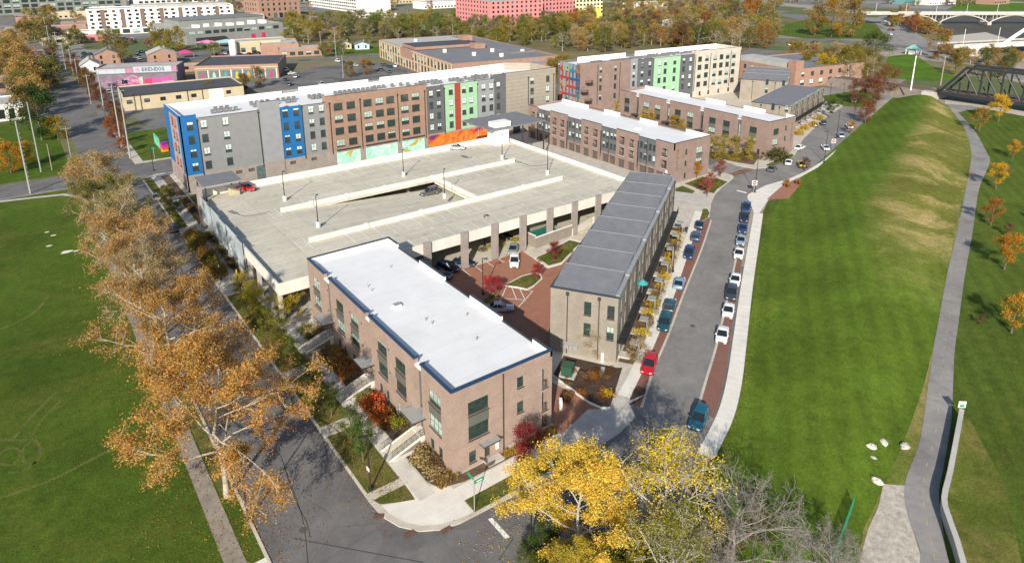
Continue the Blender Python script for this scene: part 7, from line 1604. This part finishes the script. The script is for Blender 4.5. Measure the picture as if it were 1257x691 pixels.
rl = [((858, 514), 'suv', (.010, .10, .16), 'deep teal blue car at the near end of the right lane'), ((886.5, 410.5), 'sedan', WHT, 'white car nearest the camera among the white ones in the right lane'), ((894, 381), 'sedan', WHT, 'white car just below the dark grey one in the right lane'), ((898, 360), 'suv', (.05, .055, .065), 'dark grey car between two white cars'), ((902.5, 343), 'sedan', WHT, 'white car just above the dark grey one'), ((907, 311), 'sedan', WHT, 'white car with a dark roof behind the silver blue one'), ((909.5, 295), 'sedan', (.28, .36, .46), 'silver blue car in the right lane'), ((912, 280.5), 'sedan', (.03, .06, .17), 'blue black car just above the silver blue one'), ((914, 267.5), 'suv', (.018, .03, .06), 'dark car second from the bulb of the pavement'), ((916.5, 255.5), 'suv', NVY, 'navy car nearest the bulb of the pavement')]
for p, k, c, l in rl:
    a = heading((p[0]-3, p[1]+18), (p[0]+3.5, p[1]-18)); x, y = at(*p, .6)
    if p[1] > 500: a = heading((846, 540), (872, 490))
    make_car(k, (x, y, .024), a+math.pi, c, l)
PI = math.pi
for p, z, k, r, c, l in (((550, 328), .1, 'suv', -1.0, (.008, .018, .06), 'dark navy car in the shade beside the white roofed block'), ((570, 321.5), .1, 'sedan', -1.0, (.012, .03, .07), 'dark blue saloon at the edge of the courtyard shade'), ((540, 337), .1, 'suv', -1.0, (.01, .07, .10), 'teal car half hidden by the white parapet'), ((630, 305.5), .1, 'sedan', -2.35, (.25, .31, .36), 'grey blue car parked by the green enclosure'), ((631.5, 321), .1, 'suv', 4.05, WHT, 'white car in the middle of the brick court'), ((614, 377), .1, 'sedan', -.6, SIL, 'silver car on the marked bay of the brick court'),
        ((658, 274), .17, 'sedan', 1.2, REDC, 'red car under the open side of the garage'), ((618, 289), .17, 'sedan', -1.2, BLK, 'black car nosing out under the garage deck'), ((733, 250), .17, 'suv', 1.57, TEAL, 'dark teal car under the far end of the garage'), ((668, 268), .17, 'suv', 1.2, (.02, .05, .07), 'dark car beside the red one under the garage'),
        ((303, 230.5), DZ, 'sedan', -.9, REDC, 'red car on the garage roof deck near the entry canopy'), ((561, 181), DZ, 'sedan', -.75, SIL, 'silver car on the garage roof deck by the back wall')):
    x, y = at(*p, z+.6); make_car(k, (x, y, z+.008), r, c, l)
make_car('suv', (72.0, 129.3, 4.37), 0, (.10, .095, .095), 'dark grey car driving at the foot of the garage ramp').rotation_euler = (0, .058, 3.14)
for p, k, r, c, l, far in (((190.5, 241.5), 'sedan', 1.6, (.30, .36, .40), 'silver car parked at the kerb below the blue corner', 0), ((212, 280), 'suv', 1.57, BLK, 'black car parked at the kerb below the garage screens', 0), ((968, 199), 'sedan', .5, WHT, 'white car turning out beside the second brick row', 0), ((984, 201), 'sedan', .65, (.72, .50, .01), 'yellow car driving along the right street', 0), ((982, 181), 'sedan', .05, WHT, 'white car crossing in front of the brick end wall', 0), ((1013, 181), 'sedan', .75, (.7, .72, .76), 'white car parked next to the no entry sign', 0), ((1042.5, 155), 'suv', .7, WHT, 'white car parked beside the small rust tree', 0), ((1032, 166), 'sedan', .7, (.28, .38, .56), 'pale blue car parked beside the small rust tree', 0), ((1011, 151), 'suv', .5, (.02, .06, .07), 'dark green car by the golden shrubs', 0), ((1048, 124), 'suv', .5, SIL, 'silver car under the russet oaks', 1), ((1000, 153), 'sedan', .6, GRY, 'grey car near the far grey row', 1), ((948, 207), 'sedan', .3, GRY, 'dark car on the side street between the brick rows', 1)):
    x, y = at(*p, .6); make_car(k, (x, y, .03), r, c, l, None, bool(far))
rr = random.Random(31); n_ = 0
lot_cars = [(352, 86), (358, 90), (364, 94), (350, 98), (356, 104), (394, 103), (400, 106), (414, 75), (421, 77), (429, 78), (436, 80), (448, 77), (455, 79), (472, 80), (478, 82), (486, 81), (467, 86), (477, 88), (404, 62), (410, 63)]
lot_cars += [(135+rr.random()*130, 47+rr.random()*6) for _ in range(16)] + [(100+rr.random()*110, 62+rr.random()*12) for _ in range(18)] + [(150+k*11, 107.5-.2*k) for k in range(6)] + [(965+rr.random()*34, 52+rr.random()*3) for _ in range(6)] + [(705+rr.random()*50, 26+rr.random()*18) for _ in range(12)] + [(265+rr.random()*60, 62+rr.random()*8) for _ in range(14)] + [(1090+rr.random()*16, 32+rr.random()*12) for _ in range(4)] + [(130+3*k, 113) for k in range(2)]
for p in lot_cars:
    x, y = at(*p, .6); make_car(rr.choice(('sedan', 'suv')), (x, y, .04), rr.choice((.1, 1.6, .9)) + rr.uniform(-.1, .1), rr.choice((BLK, BLK, NVY, GRY, WHT, SIL, REDC, TEAL, (.02, .03, .05))), 'small car parked in the lots among the background buildings', 'cars in the background lots', True)
x, y = at(120, 228, 0)
# ------------------------------------------------------------------ lamps and poles
def lamp(name, loc, h, label, group=None, arm=1.1, rot=0., mat=None, baseh=0., banner=False, double=False):
    mat = mat or M_black; t = thing(name, label, 'street lamp', loc, rot, group)
    p = MB(); p.tube([(0, 0, baseh), (0, 0, baseh+.6), (0, 0, h)], [.13, .10, .065], 8); p.build('pole', mat, t)
    if baseh: b = MB(); b.prism([(math.cos(a)*.42, math.sin(a)*.42) for a in [i*PI/4 for i in range(8)]], 0, baseh); b.build('base', M_concw, t)
    else: b = MB(); b.prism([(math.cos(a)*.24, math.sin(a)*.24) for a in [i*PI/4 for i in range(8)]], 0, .35); b.build('base', mat, t)
    for s in ((1, -1) if double else (1,)):
        a = MB(); a.box(min(0, s*arm*.5), -.04, h-.1, max(0, s*arm*.5), .04, h-.02); a.build('arm', mat, t)
        hd = MB(); hd.box(min(s*arm*.4, s*arm), -.17, h-.06, max(s*arm*.4, s*arm), .17, h+.06); hd.build('lamp_head', mat, t)
    if banner: b = MB(); b.box(.12, -.3, h*.36, .15, .3, h*.36+.45); b.build('notice', M_white, t)
    return t
for k, (b, t_) in enumerate((((390.8, 279), 7), ((495.5, 216.5), 7), ((545.8, 243.5), 7), ((616.4, 195.5), 7), ((672, 214.5), 7), ((349.8, 246.5), 7))):
    lamp('deck_lamp', (*at(*b, DZ), DZ), 6.4, ('deck lamp at the near end of the southern ramp wall', 'deck lamp half way along the northern ramp wall', 'deck lamp half way along the southern ramp wall', 'deck lamp at the far end of the northern ramp wall', 'deck lamp at the far end of the southern ramp wall', 'deck lamp at the near end of the northern ramp wall')[k], 'lamps on the garage deck', .9, .8, None, 1.15)
lamp('street_lamp', (*at(455, 602), .1), 7.2, 'black street lamp with small white notice at the brick corner', None, 1.0, 3.2, None, 0, True)
lamp('street_lamp', (*at(271.5, 344), .1), 7.2, 'black street lamp with small white notice by the garage exit', None, 1.0, 3.2, None, 0, True)
lamp('street_lamp', (12.0, 62.5, .1), 7.2, 'black street lamp under the large sycamore', None, 1.0, 0)
lamp('street_lamp', (*at(926.5, 237), .1), 9.6, 'tall black lamp with no entry sign on the pavement bulb', None, 1.2, 2.6)
lamp('street_lamp', (*at(826, 334.5), .1), 6.4, 'black lamp on the pavement beside the navy car', None, 1.0, -1.0)
lamp('street_lamp', (*at(594.8, 303), .1), 6.8, 'black lamp against the open side of the garage', None, .9, -.9)
lamp('street_lamp', (*at(593, 362), .1), 6.8, 'black lamp in front of the crimson maple', None, .9, -.9)
lamp('street_lamp', (*at(189, 210), .1), 7.0, 'black lamp with green street name blades at the crossing', None, .9, 1.5)
lamp('street_lamp', (*at(652, 668), .05), 4.2, 'short black post beside the dark green bush', None, .3, 1.5)
for k, (b, h) in enumerate((((1026.8, 170), 9), ((1011.5, 200), 9), ((1017.5, 130), 8.5), ((1034, 128), 8), ((1046.5, 156), 8.5), ((943, 192), 5), ((928, 190), 5))):
    lamp('street_lamp', (*at(*b), .1), h, 'slim black lamp along the right street near the far car park', 'lamps near the far car park', .9, 2.4)
def pole(name, loc, h, mat, label, group=None, r=.17, arms=0, rot=0.):
    t = thing(name, label, 'utility pole', loc, rot, group); p = MB(); p.tube([(0, 0, 0), (0, 0, h)], [r, r*.62], 7); p.build('post', mat, t)
    for k in range(arms):
        a = MB(); a.box(-1.3, -.07, h-.7-1.1*k, 1.3, .07, h-.52-1.1*k); [a.tube([(x, 0, h-.52-1.1*k), (x, 0, h-.3-1.1*k)], .05, 5) for x in (-1.2, -.5, .5, 1.2)]; a.build('crossarm', mat, t)
    return t
t = pole('utility_pole', (*at(37.5, 237.5), 0), 18.5, M_galv, 'thick white steel pole at the left by the field path', None, .25)
q = MB(); [q.box(.28, -.2, z, .36, .2, z+.35) for z in np.arange(2, 16, 1.1)]; q.build('step_bolt', M_galv, t)
pole('utility_pole', (*at(50.5, 211), 0), 19.5, M_galv, 'slim pale pole behind the thick white one', None, .2)
pole('utility_pole', (*at(64, 209), 0), 7.5, M_wood, 'short wooden post by the crossing at the left', None, .14); pole('utility_pole', (*at(87, 192), 0), 9, M_wood, 'dark wooden pole among the thin trees at the crossing', None, .16, 1)
for k, (b, h, l) in enumerate((((149.5, 181.5), 19.5, 'left hand one of the twin pale poles at the crossing corner'), ((160, 194.5), 20.5, 'nearer one of the twin pale poles at the crossing corner'), ((129.8, 147), 17.0, 'pale pole next up the street from the twin poles'))): pole('utility_pole', (*at(*b), 0), h, M_galv, l, None, .24, 1, .3)
for b, h in (((112, 128), 12), ((80.8, 85), 14), ((62, 60), 15), ((72, 68), 14), ((90, 92), 13), ((58, 46), 15), ((97, 104), 12)): pole('utility_pole', (*at(*b), 0), h, M_galv, 'pale utility pole along the avenue going away', 'poles along the avenue', .22, 1, .2)
for b, h, l in (((395, 70), 15, 'white pole in the far road beside the low shop'), ((413, 75), 19, 'tall pale pole with crossarms beside the far road'), ((421.5, 96), 11, 'slim white lamp pole in the far lot'), ((375, 50), 10, 'thin pole at the edge of the scrub'), ((509, 47), 11, 'thin white pole in front of the wood'), ((556, 47), 10, 'thin pole in front of the wood near the factory'), ((587, 46), 9, 'pale post at the end of the wood'), ((644, 52), 10, 'thin white pole over the factory roof')): pole('utility_pole', (*at(*b), 0), h, M_galv, l, None, .18, 1 if h > 14 else 0)
pole('utility_pole', (*at(1116, 122.5), 3.8), 14.0, M_white, 'white pole on the grass bank by the railway', None, .30); pole('utility_pole', (*at(1152, 119), 3.0), 14.0, M_wood, 'wooden pole at the end of the truss bridge', None, .26, 1)
# street name sign, no entry signs, park notice
t = thing('street_sign', 'green street name blades on a grey post at the brick corner', 'street sign', (*at(582.5, 627), .1)); q = MB(); q.tube([(0, 0, 0), (0, 0, 4.0)], .055, 6); q.build('post', M_galv, t)
M_sg = pmat('sign_green', (.01, .26, .13), .45, .1, 3.)
q = MB(); q.box(.05, -.02, 3.3, 1.25, .02, 3.72); q.build('name_blade', M_sg, t); q = MB(); q.box(-.02, .05, 3.74, .02, 1.2, 4.1); q.build('name_blade', M_sg, t)
q = MB(); q.box(.3, -.035, 3.44, 1.0, -.02, 3.56); q.build('blade_lettering', M_white, t)
t = thing('street_sign', 'green street name blades at the crossing corner', 'street sign', (*at(190.5, 199), .1)); q = MB(); q.tube([(0, 0, 0), (0, 0, 4.2)], .06, 6); q.build('post', M_galv, t); q = MB(); q.box(-.7, -.02, 3.7, .7, .02, 4.1); q.build('name_blade', M_sg, t)
for p, l in (((925, 237.5), 'square red and white no entry sign below the tall lamp'), ((1022, 184), 'square red and white no entry sign by the white parked car')):
    t = thing('no_entry_sign', l, 'road sign', (*at(*p), .1), YAW*-1+PI); q = MB(); q.tube([(0, 0, 0), (0, 0, 2.4)], .05, 6); q.build('post', M_galv, t)
    q = MB(); q.box(-.62, .06, 2.0, .62, .09, 3.24); q.build('sign_plate', M_white, t)
    q = MB(); q.prism([(math.cos(a)*.54, math.sin(a)*.54) for a in [i*PI/9 for i in range(18)]], 0, .02); o = q.build('red_disc', pmat('sign_red', (.58, .02, .02), .5, .08, 3.), t); o.location = (0, .095, 2.62); o.rotation_euler = (-PI/2, 0, 0)
    q = MB(); q.box(-.38, .12, 2.54, .38, .135, 2.70); q.build('white_bar', M_white, t)
t = thing('park_notice', 'pale green and white notice on a post at the end of the low wall', 'sign', (*at(1178, 511), .02), -.7); q = MB(); q.tube([(0, 0, 0), (0, 0, 1.6)], .06, 6); q.build('post', M_sg, t); q = MB(); q.box(-.45, -.04, 1.3, .45, .04, 2.2); q.build('board', M_white, t); q = MB(); q.box(-.3, -.06, 1.42, .3, -.045, 1.75); q.build('board_panel', M_sg, t)
# low concrete wall beside the path, wire fence, boulders
wp = smooth_path(px([(1178.5, 513), (1172, 548), (1164, 590), (1156.5, 624), (1163, 650), (1172, 676), (1184, 720)]), 3); t = thing('retaining_wall', 'low concrete wall along the right side of the path', 'wall', (0, 0, 0))
for k in range(len(wp)-1):
    q = MB(); q.prism(strip([wp[k], wp[k+1]], -.22, .22), 0, 1.25); q.build('wall_segment', M_conc, t)
    q = MB(); q.prism(strip([wp[k], wp[k+1]], -.27, .27), 1.251, 1.36); q.build('wall_cap', M_bridge, t)
sheet('wall_bank', wp + [at(1260, 720), at(1236, 600), at(1190, 514)], .012, grassmat('bank_grass', (.10, .13, .02), (.22, .185, .06), .5, scale=.2))
M_net = pmat('green_mesh', (.02, .22, .12), .6, .15, 1.); fa, fb = at(1020, 697), at(1047, 622); t = thing('mesh_fence', 'short green mesh fence in the grass at the bottom right', 'fence', (*fa, 0), math.atan2(fb[1]-fa[1], fb[0]-fa[0])); fl = math.hypot(fb[0]-fa[0], fb[1]-fa[1])
for k in range(6): q = MB(); q.tube([(fl*k/5, 0, 0), (fl*k/5, 0, 1.55)], .04, 5); q.build('post', M_net, t)
q = MB()
for z in np.arange(.1, 1.5, .12): q.tube([(0, 0, z), (fl, 0, z)], .018, 3, cap=False)
for x in np.arange(0, fl, .18): q.tube([(x, 0, .05), (x, 0, 1.5)], .016, 3, cap=False)
q.build('mesh_panel', M_net, t)
M_rock = pmat('limestone', (.56, .53, .47), .9, .25, 1.4, b_=.5, fine=7.)
def boulder(p, s, c, label, seed):
    s *= .82
    bm_ = MB(); rng = np.random.default_rng(seed); n, mrow = 9, 6; rings = []
    for j in range(mrow): ph = -.55+2.1*j/(mrow-1); rings.append([(s*math.cos(ph)*math.cos(2*PI*i/n)*(1+rng.uniform(-.28, .28)), s*.72*math.cos(ph)*math.sin(2*PI*i/n)*(1+rng.uniform(-.28, .28)), s*.62*math.sin(ph)*(1+rng.uniform(-.15, .15))) for i in range(n)])
    bm_.loft(rings); o = bm_.build('boulder', c, None, False, (*at(*p), .02), seed*1.3); tag(o, label, 'rock', 'boulders in the grass')
for i, (p, s, c, l) in enumerate((((1069, 551), 1.15, M_rock, 'largest pale boulder in the grass'), ((1084, 544), .85, M_rock, 'pale rounded boulder nearest the path end'), ((1071, 563), .6, M_conc, 'small grey boulder below the largest one'), ((1110, 548), .85, M_conc, 'flat brown grey boulder beside the path'), ((1076, 591), .85, M_rock, 'white upright boulder at the head of the gravel'))): boulder(p, s, c, l, i+2)
# green enclosure, transformer, garden pieces, drain grates
pq = px([(650, 297), (686, 284), (701, 287), (659, 303)]); e0 = at(658, 306); e1 = at(702, 290); er = math.atan2(e1[1]-e0[1], e1[0]-e0[0]); el = math.hypot(e1[0]-e0[0], e1[1]-e0[1])
t = thing('bin_enclosure', 'walled enclosure with a green tarpaulin top in the brick court', 'enclosure', (*e0, .1), er)
for nm, bx_ in (('wall', (0, 0, 0, el, .25, 2.3)), ('wall', (0, .26, 0, .25, 4.4, 2.6)), ('wall', (el*.72, .26, 0, el*.72+.25, 4.4, 2.3)), ('wall', (.26, 4.2, 0, el*.72, 4.45, 2.9))): q = MB(); q.box(*bx_); q.build(nm, M_brickT, t)
q = MB(); q.box(-.05, -.05, 2.31, el+.05, .30, 2.42); q.box(-.05, .31, 2.61, .30, 4.5, 2.7); q.box(.31, 4.15, 2.91, el*.72, 4.5, 3.0); q.build('wall_cap', M_white, t)
q = MB(); q.box(.3, .35, 1.3, el*.71, 4.1, 1.85); q.build('green_cover', pmat('green_tarpaulin', (.01, .16, .12), .6, .2, 1.), t)
q = MB(); q.prism(strip([e1, (e1[0]+8, e1[1]+2.5), (e1[0]+17, e1[1]+2.5)], -.12, .12), .1, 1.6); tag(q.build('court_wall', M_concw), 'pale retaining wall between the enclosure and the grey roofed row', 'wall')
b_ = at(697, 460); t = thing('transformer_box', 'dark green transformer box on a concrete pad in the mulch', 'transformer', (*b_, .1), TR); q = MB(); q.box(-.85, -.75, .16, .85, .75, 1.45); q.box(-.9, -.8, 1.451, .9, .8, 1.55); q.build('cabinet', pmat('transformer_green', (.025, .085, .05), .5, .1, 2.), t); q = MB(); q.box(-1.1, -1.2, 0, 2.0, 1.1, .15); q.build('pad', M_conc, t)
q = MB(); q.box(-.8, -.3, 0, .8, .3, .3); tag(q.build('utility_box', M_galv, None, False, (*at(739, 457), .1), TR), 'flat grey utility lid in the mulch bed', 'utility box')
q = MB(); q.box(-.35, -.2, 0, .35, .2, 1.5); tag(q.build('utility_box', M_white, None, False, (*at(688, 503), .11), 1.0), 'small white box on the brick drive by the brick block', 'utility box')
for p in ((465, 634), (503, 656), (548, 651)): q = MB(); q.box(-.55, -.3, 0, .55, .3, .03); tag(q.build('drain_grate', pmat('rust_iron', (.13, .07, .05), .8, .2, 3.), None, False, (*at(*p), .105 if p[0] != 548 else .118), -.6 if p[0] == 465 else .0), 'rust brown grate at the corner kerb', 'drain grate', 'grates at the street corner')
t = thing('climbing_frame', 'green lattice frame on the corner lawn by the blue wall', 'frame', (*at(193.5, 180), .02), 1.57)
for k in range(5): q = MB(); q.box(-4+2*k-.1, -.1, 0, -4+2*k+.1, .1, 3.2); q.build('post', pmat('mint_paint', (.12, .5, .3), .6, .1, 1.), t); 
for k in range(4): q = MB(); q.tube([(-4+2*k, 0, .2), (-2+2*k, 0, 3.0)], .1, 4); q.build('brace', MATS['mint_paint'], t)
q = MB(); q.box(-4.1, -.12, 3.2, 4.1, .12, 3.45); q.build('top_rail', MATS['mint_paint'], t)
t = thing('painted_stack', 'stack of pink, purple and orange painted blocks by the blue wall', 'sculpture', (*at(202.5, 186), .02), .2)
for k, c in enumerate(((.62, .30, .02), (.62, .08, .04), (.60, .02, .25), (.20, .02, .35))): q = MB(); q.box(-.8, -.8, .75*k, .8, .8, .75*k+.72); o = q.build('painted_block', objmat('panel_paint', .6), t); o.color = (*c, 1)
x, y = at(785, 349, 3.5); t = thing('parasol', 'teal parasol standing on a balcony of the grey roofed row', 'parasol', (*T(16.5, .62), 3.35)); q = MB(); q.tube([(0, 0, 0), (0, 0, 2.3)], .03, 5); q.build('pole', M_galv, t); q = MB(); q.loft([[(math.cos(a)*1.0, math.sin(a)*1.0, 1.7) for a in [i*PI/4 for i in range(8)]], [(math.cos(a)*.05, math.sin(a)*.05, 2.35) for a in [i*PI/4 for i in range(8)]]]); q.build('canopy', pmat('teal_canvas', (.04, .30, .30), .8, .1, 1.), t)
# bright pieces in the beer garden behind the brick garage
for p, c, l, cat, sz in (((228, 71), (.62, .05, .20), 'crimson parasol roof behind the brick garage', 'canopy', 4.0), ((255, 58), (.70, .25, .45), 'pink canopy in the yard behind the brick garage', 'canopy', 6.0), ((279, 57), (.35, .58, .58), 'mint canopy in the yard behind the brick garage', 'canopy', 6.5)):
    t = thing('canopy', l, cat, (*at(*p), 0)); q = MB(); q.loft([[(-sz, -sz, 3), (sz, -sz, 3), (sz, sz, 3), (-sz, sz, 3)], [(-.2, -.2, 4.6), (.2, -.2, 4.6), (.2, .2, 4.6), (-.2, .2, 4.6)]]); o = q.build('canvas', objmat('panel_paint', .6), t); o.color = (*c, 1); q = MB(); [q.box(a-.1, b-.1, 0, a+.1, b+.1, 3) for a in (-sz+.2, sz-.2) for b in (-sz+.2, sz-.2)]; q.build('post', M_galv, t)
# ------------------------------------------------------------------ people
def person_mesh(seed, stride):
    me = bpy.data.meshes.new('person'); s = stride
    V = [(0, 0, .95), (0, 0, 1.18), (0, 0, 1.42), (.0, 0, 1.50), (.02, 0, 1.60), (.02, 0, 1.72), (0, .17, 1.40), (s*.4, .23, 1.14), (s*.9+.06, .24, .90), (0, -.17, 1.40), (-s*.4, -.23, 1.14), (-s*.7+.06, -.24, .90), (0, .10, .90), (s*.55, .11, .50), (s, .11, .06), (s+.16, .12, .04), (0, -.10, .90), (-s*.35, -.11, .50), (-s*1.1, -.11, .10), (-s*1.1+.15, -.12, .05)]
    E_ = [(0, 1), (1, 2), (2, 3), (3, 4), (4, 5), (2, 6), (6, 7), (7, 8), (2, 9), (9, 10), (10, 11), (0, 12), (12, 13), (13, 14), (14, 15), (0, 16), (16, 17), (17, 18), (18, 19)]
    Rr = [.15, .15, .17, .065, .10, .085, .07, .055, .04, .07, .055, .04, .10, .075, .05, .04, .10, .075, .05, .04]
    me.from_pydata(V, E_, []); o = bpy.data.objects.new('person_rig', me); col.objects.link(o)
    m = o.modifiers.new('Skin', 'SKIN'); m2 = o.modifiers.new('Subdivision', 'SUBSURF'); m2.levels = 1
    for i, v in enumerate(me.skin_vertices[0].data): v.radius = (Rr[i], Rr[i]); v.use_root = i == 0
    dg = bpy.context.evaluated_depsgraph_get(); r = bpy.data.meshes.new_from_object(o.evaluated_get(dg)); bpy.data.objects.remove(o)
    return r
M_skin = pmat('skin', (.40, .24, .17), .6, .08, 4.)
for k, (p, z, lab, up_, lo) in enumerate((((1193, 220), .06, 'walker in a dark red top on the path between the tree shadows', (.14, .03, .035), (.03, .03, .04)), ((1196, 163), .06, 'walker in dark clothes far up the path', (.05, .04, .06), (.03, .03, .05)), ((842.5, 287), .13, 'person in black walking on the pavement past the grey roofed row', (.02, .02, .025), (.03, .035, .06)))):
    me = person_mesh(k, .24); mt = [pmat('clothes_%d' % k if False else ('dark_trousers', 'navy_trousers', 'blue_jeans')[k], lo, .9, .15, 4.), pmat(('red_jersey', 'dark_jacket', 'black_jacket')[k], up_, .9, .15, 4.), M_skin]
    for m_ in mt: me.materials.append(m_)
    for pg in me.polygons: z_ = pg.center.z; pg.material_index = 0 if z_ < .93 and abs(pg.center.y) < .2 else (2 if z_ > 1.47 or (z_ < .95 and abs(pg.center.y) >= .2) else 1)
    me.polygons.foreach_set('use_smooth', [True]*len(me.polygons)); me.update()
    o = link('person', me, None, (*at(*p), z), (1.0, 1.2, .6)[k]); tag(o, lab, 'person')
    h = MB(); n = 8; h.loft([[(.0+math.cos(a)*.115*c_, math.sin(a)*.105*c_, z_) for a in [2*PI*i/n for i in range(n)]] for c_, z_ in ((1.0, 1.69), (1.02, 1.75), (.75, 1.81), (.2, 1.835))]); h.build('hair', pmat('dark_hair', (.03, .02, .015), .8, .2, 5.), o, True)
# ------------------------------------------------------------------ marks worn into the field, fallen leaves
mb = MB()
M_track = grassmat('worn_grass', (.095, .125, .025), (.15, .145, .05), .5, scale=.6)
for pth, w in (([(0, 540), (24, 540), (42, 540), (50, 552), (46, 565), (34, 570), (28, 560), (30, 548), (40, 541)], .18), ([(17, 538), (40, 510), (68, 482)], .16), ([(38, 537), (52, 515), (76, 490)], .16), ([(0, 611), (60, 590), (110, 565), (170, 535)], .22), ([(0, 568), (14, 571), (24, 560), (20, 550), (6, 552), (-2, 560)], .14), ([(0, 405), (40, 385), (58, 365)], .25), ([(10, 580), (30, 577), (45, 566)], .14)):
    p = smooth_path(px(pth), 5); q = strip(p, -w, w); n = len(p)
    for k in range(n-1): mb.face([(*q[k], .012), (*q[k+1], .012), (*q[2*n-2-k], .012), (*q[2*n-1-k], .012)])
struct('worn_tracks', mb, M_track, kind='stuff')
for k, (p, s) in enumerate((((83, 309), .8), ((60, 302), .35), ((94, 308), .35), ((58, 285), .3), ((66, 289), .3))): q = MB(); q.prism([(math.cos(a)*s*RNG.uniform(.6, 1.2)*1.6, math.sin(a)*s*RNG.uniform(.5, 1)) for a in [i*PI/5 for i in range(10)]], 0, .05); tag(q.build('stone_slab', M_concw, None, False, (*at(*p), .008)), 'pale flat stone lying in the field near the sycamores', 'stone', 'pale stones in the field')
def litter(name, n, gen, z, c, size):
    rng = np.random.default_rng(len(name)+n); P = np.array([gen(rng) for _ in range(n)]); P = np.concatenate([P, np.full((n, 1), z)], 1); a = rng.uniform(0, 6.28, n); d = np.stack([np.cos(a), np.sin(a), rng.normal(size=n)*.25], 1)*size; e = np.stack([-np.sin(a), np.cos(a), rng.normal(size=n)*.25], 1)*size*.7
    P[:, 2] += rng.uniform(.0, .05, n); o = link(name, np_mesh(name, np.stack([P-d, P+e, P+d, P-e], 1), 4, M_leafs)); o.color = (*c, 1); tag(o, kind='stuff')
litter('fallen_leaves', 7000, lambda r: (11+r.normal()*4.5, r.uniform(55, 190)), .055, (.30, .17, .06), .09)
litter('fallen_leaves', 1500, lambda r: (23.0+abs(r.normal())*-.5+r.uniform(0, .2), r.uniform(52, 175)), .03, (.26, .15, .07), .07)
litter('fallen_leaves', 5000, lambda r: (25.4+r.normal()*.9, r.uniform(57, 150)), .125, (.28, .19, .07), .08)
litter('fallen_leaves', 1500, lambda r: (36+r.normal()*5, 40+r.normal()*4), .13, (.50, .36, .06), .08)
def near_walk(r):
    a, b = (lambda k: (swp[k], swp[k+1]))(int(r.integers(0, len(swp)-1))); t = r.uniform(); dx, dy = b[0]-a[0], b[1]-a[1]; l = math.hypot(dx, dy) or 1; o = .9+r.exponential(1.3)
    return (a[0]+dx*t+dy/l*o, a[1]+dy*t-dx/l*o)
litter('fallen_leaves', 1800, near_walk, .06, (.34, .25, .08), .07)
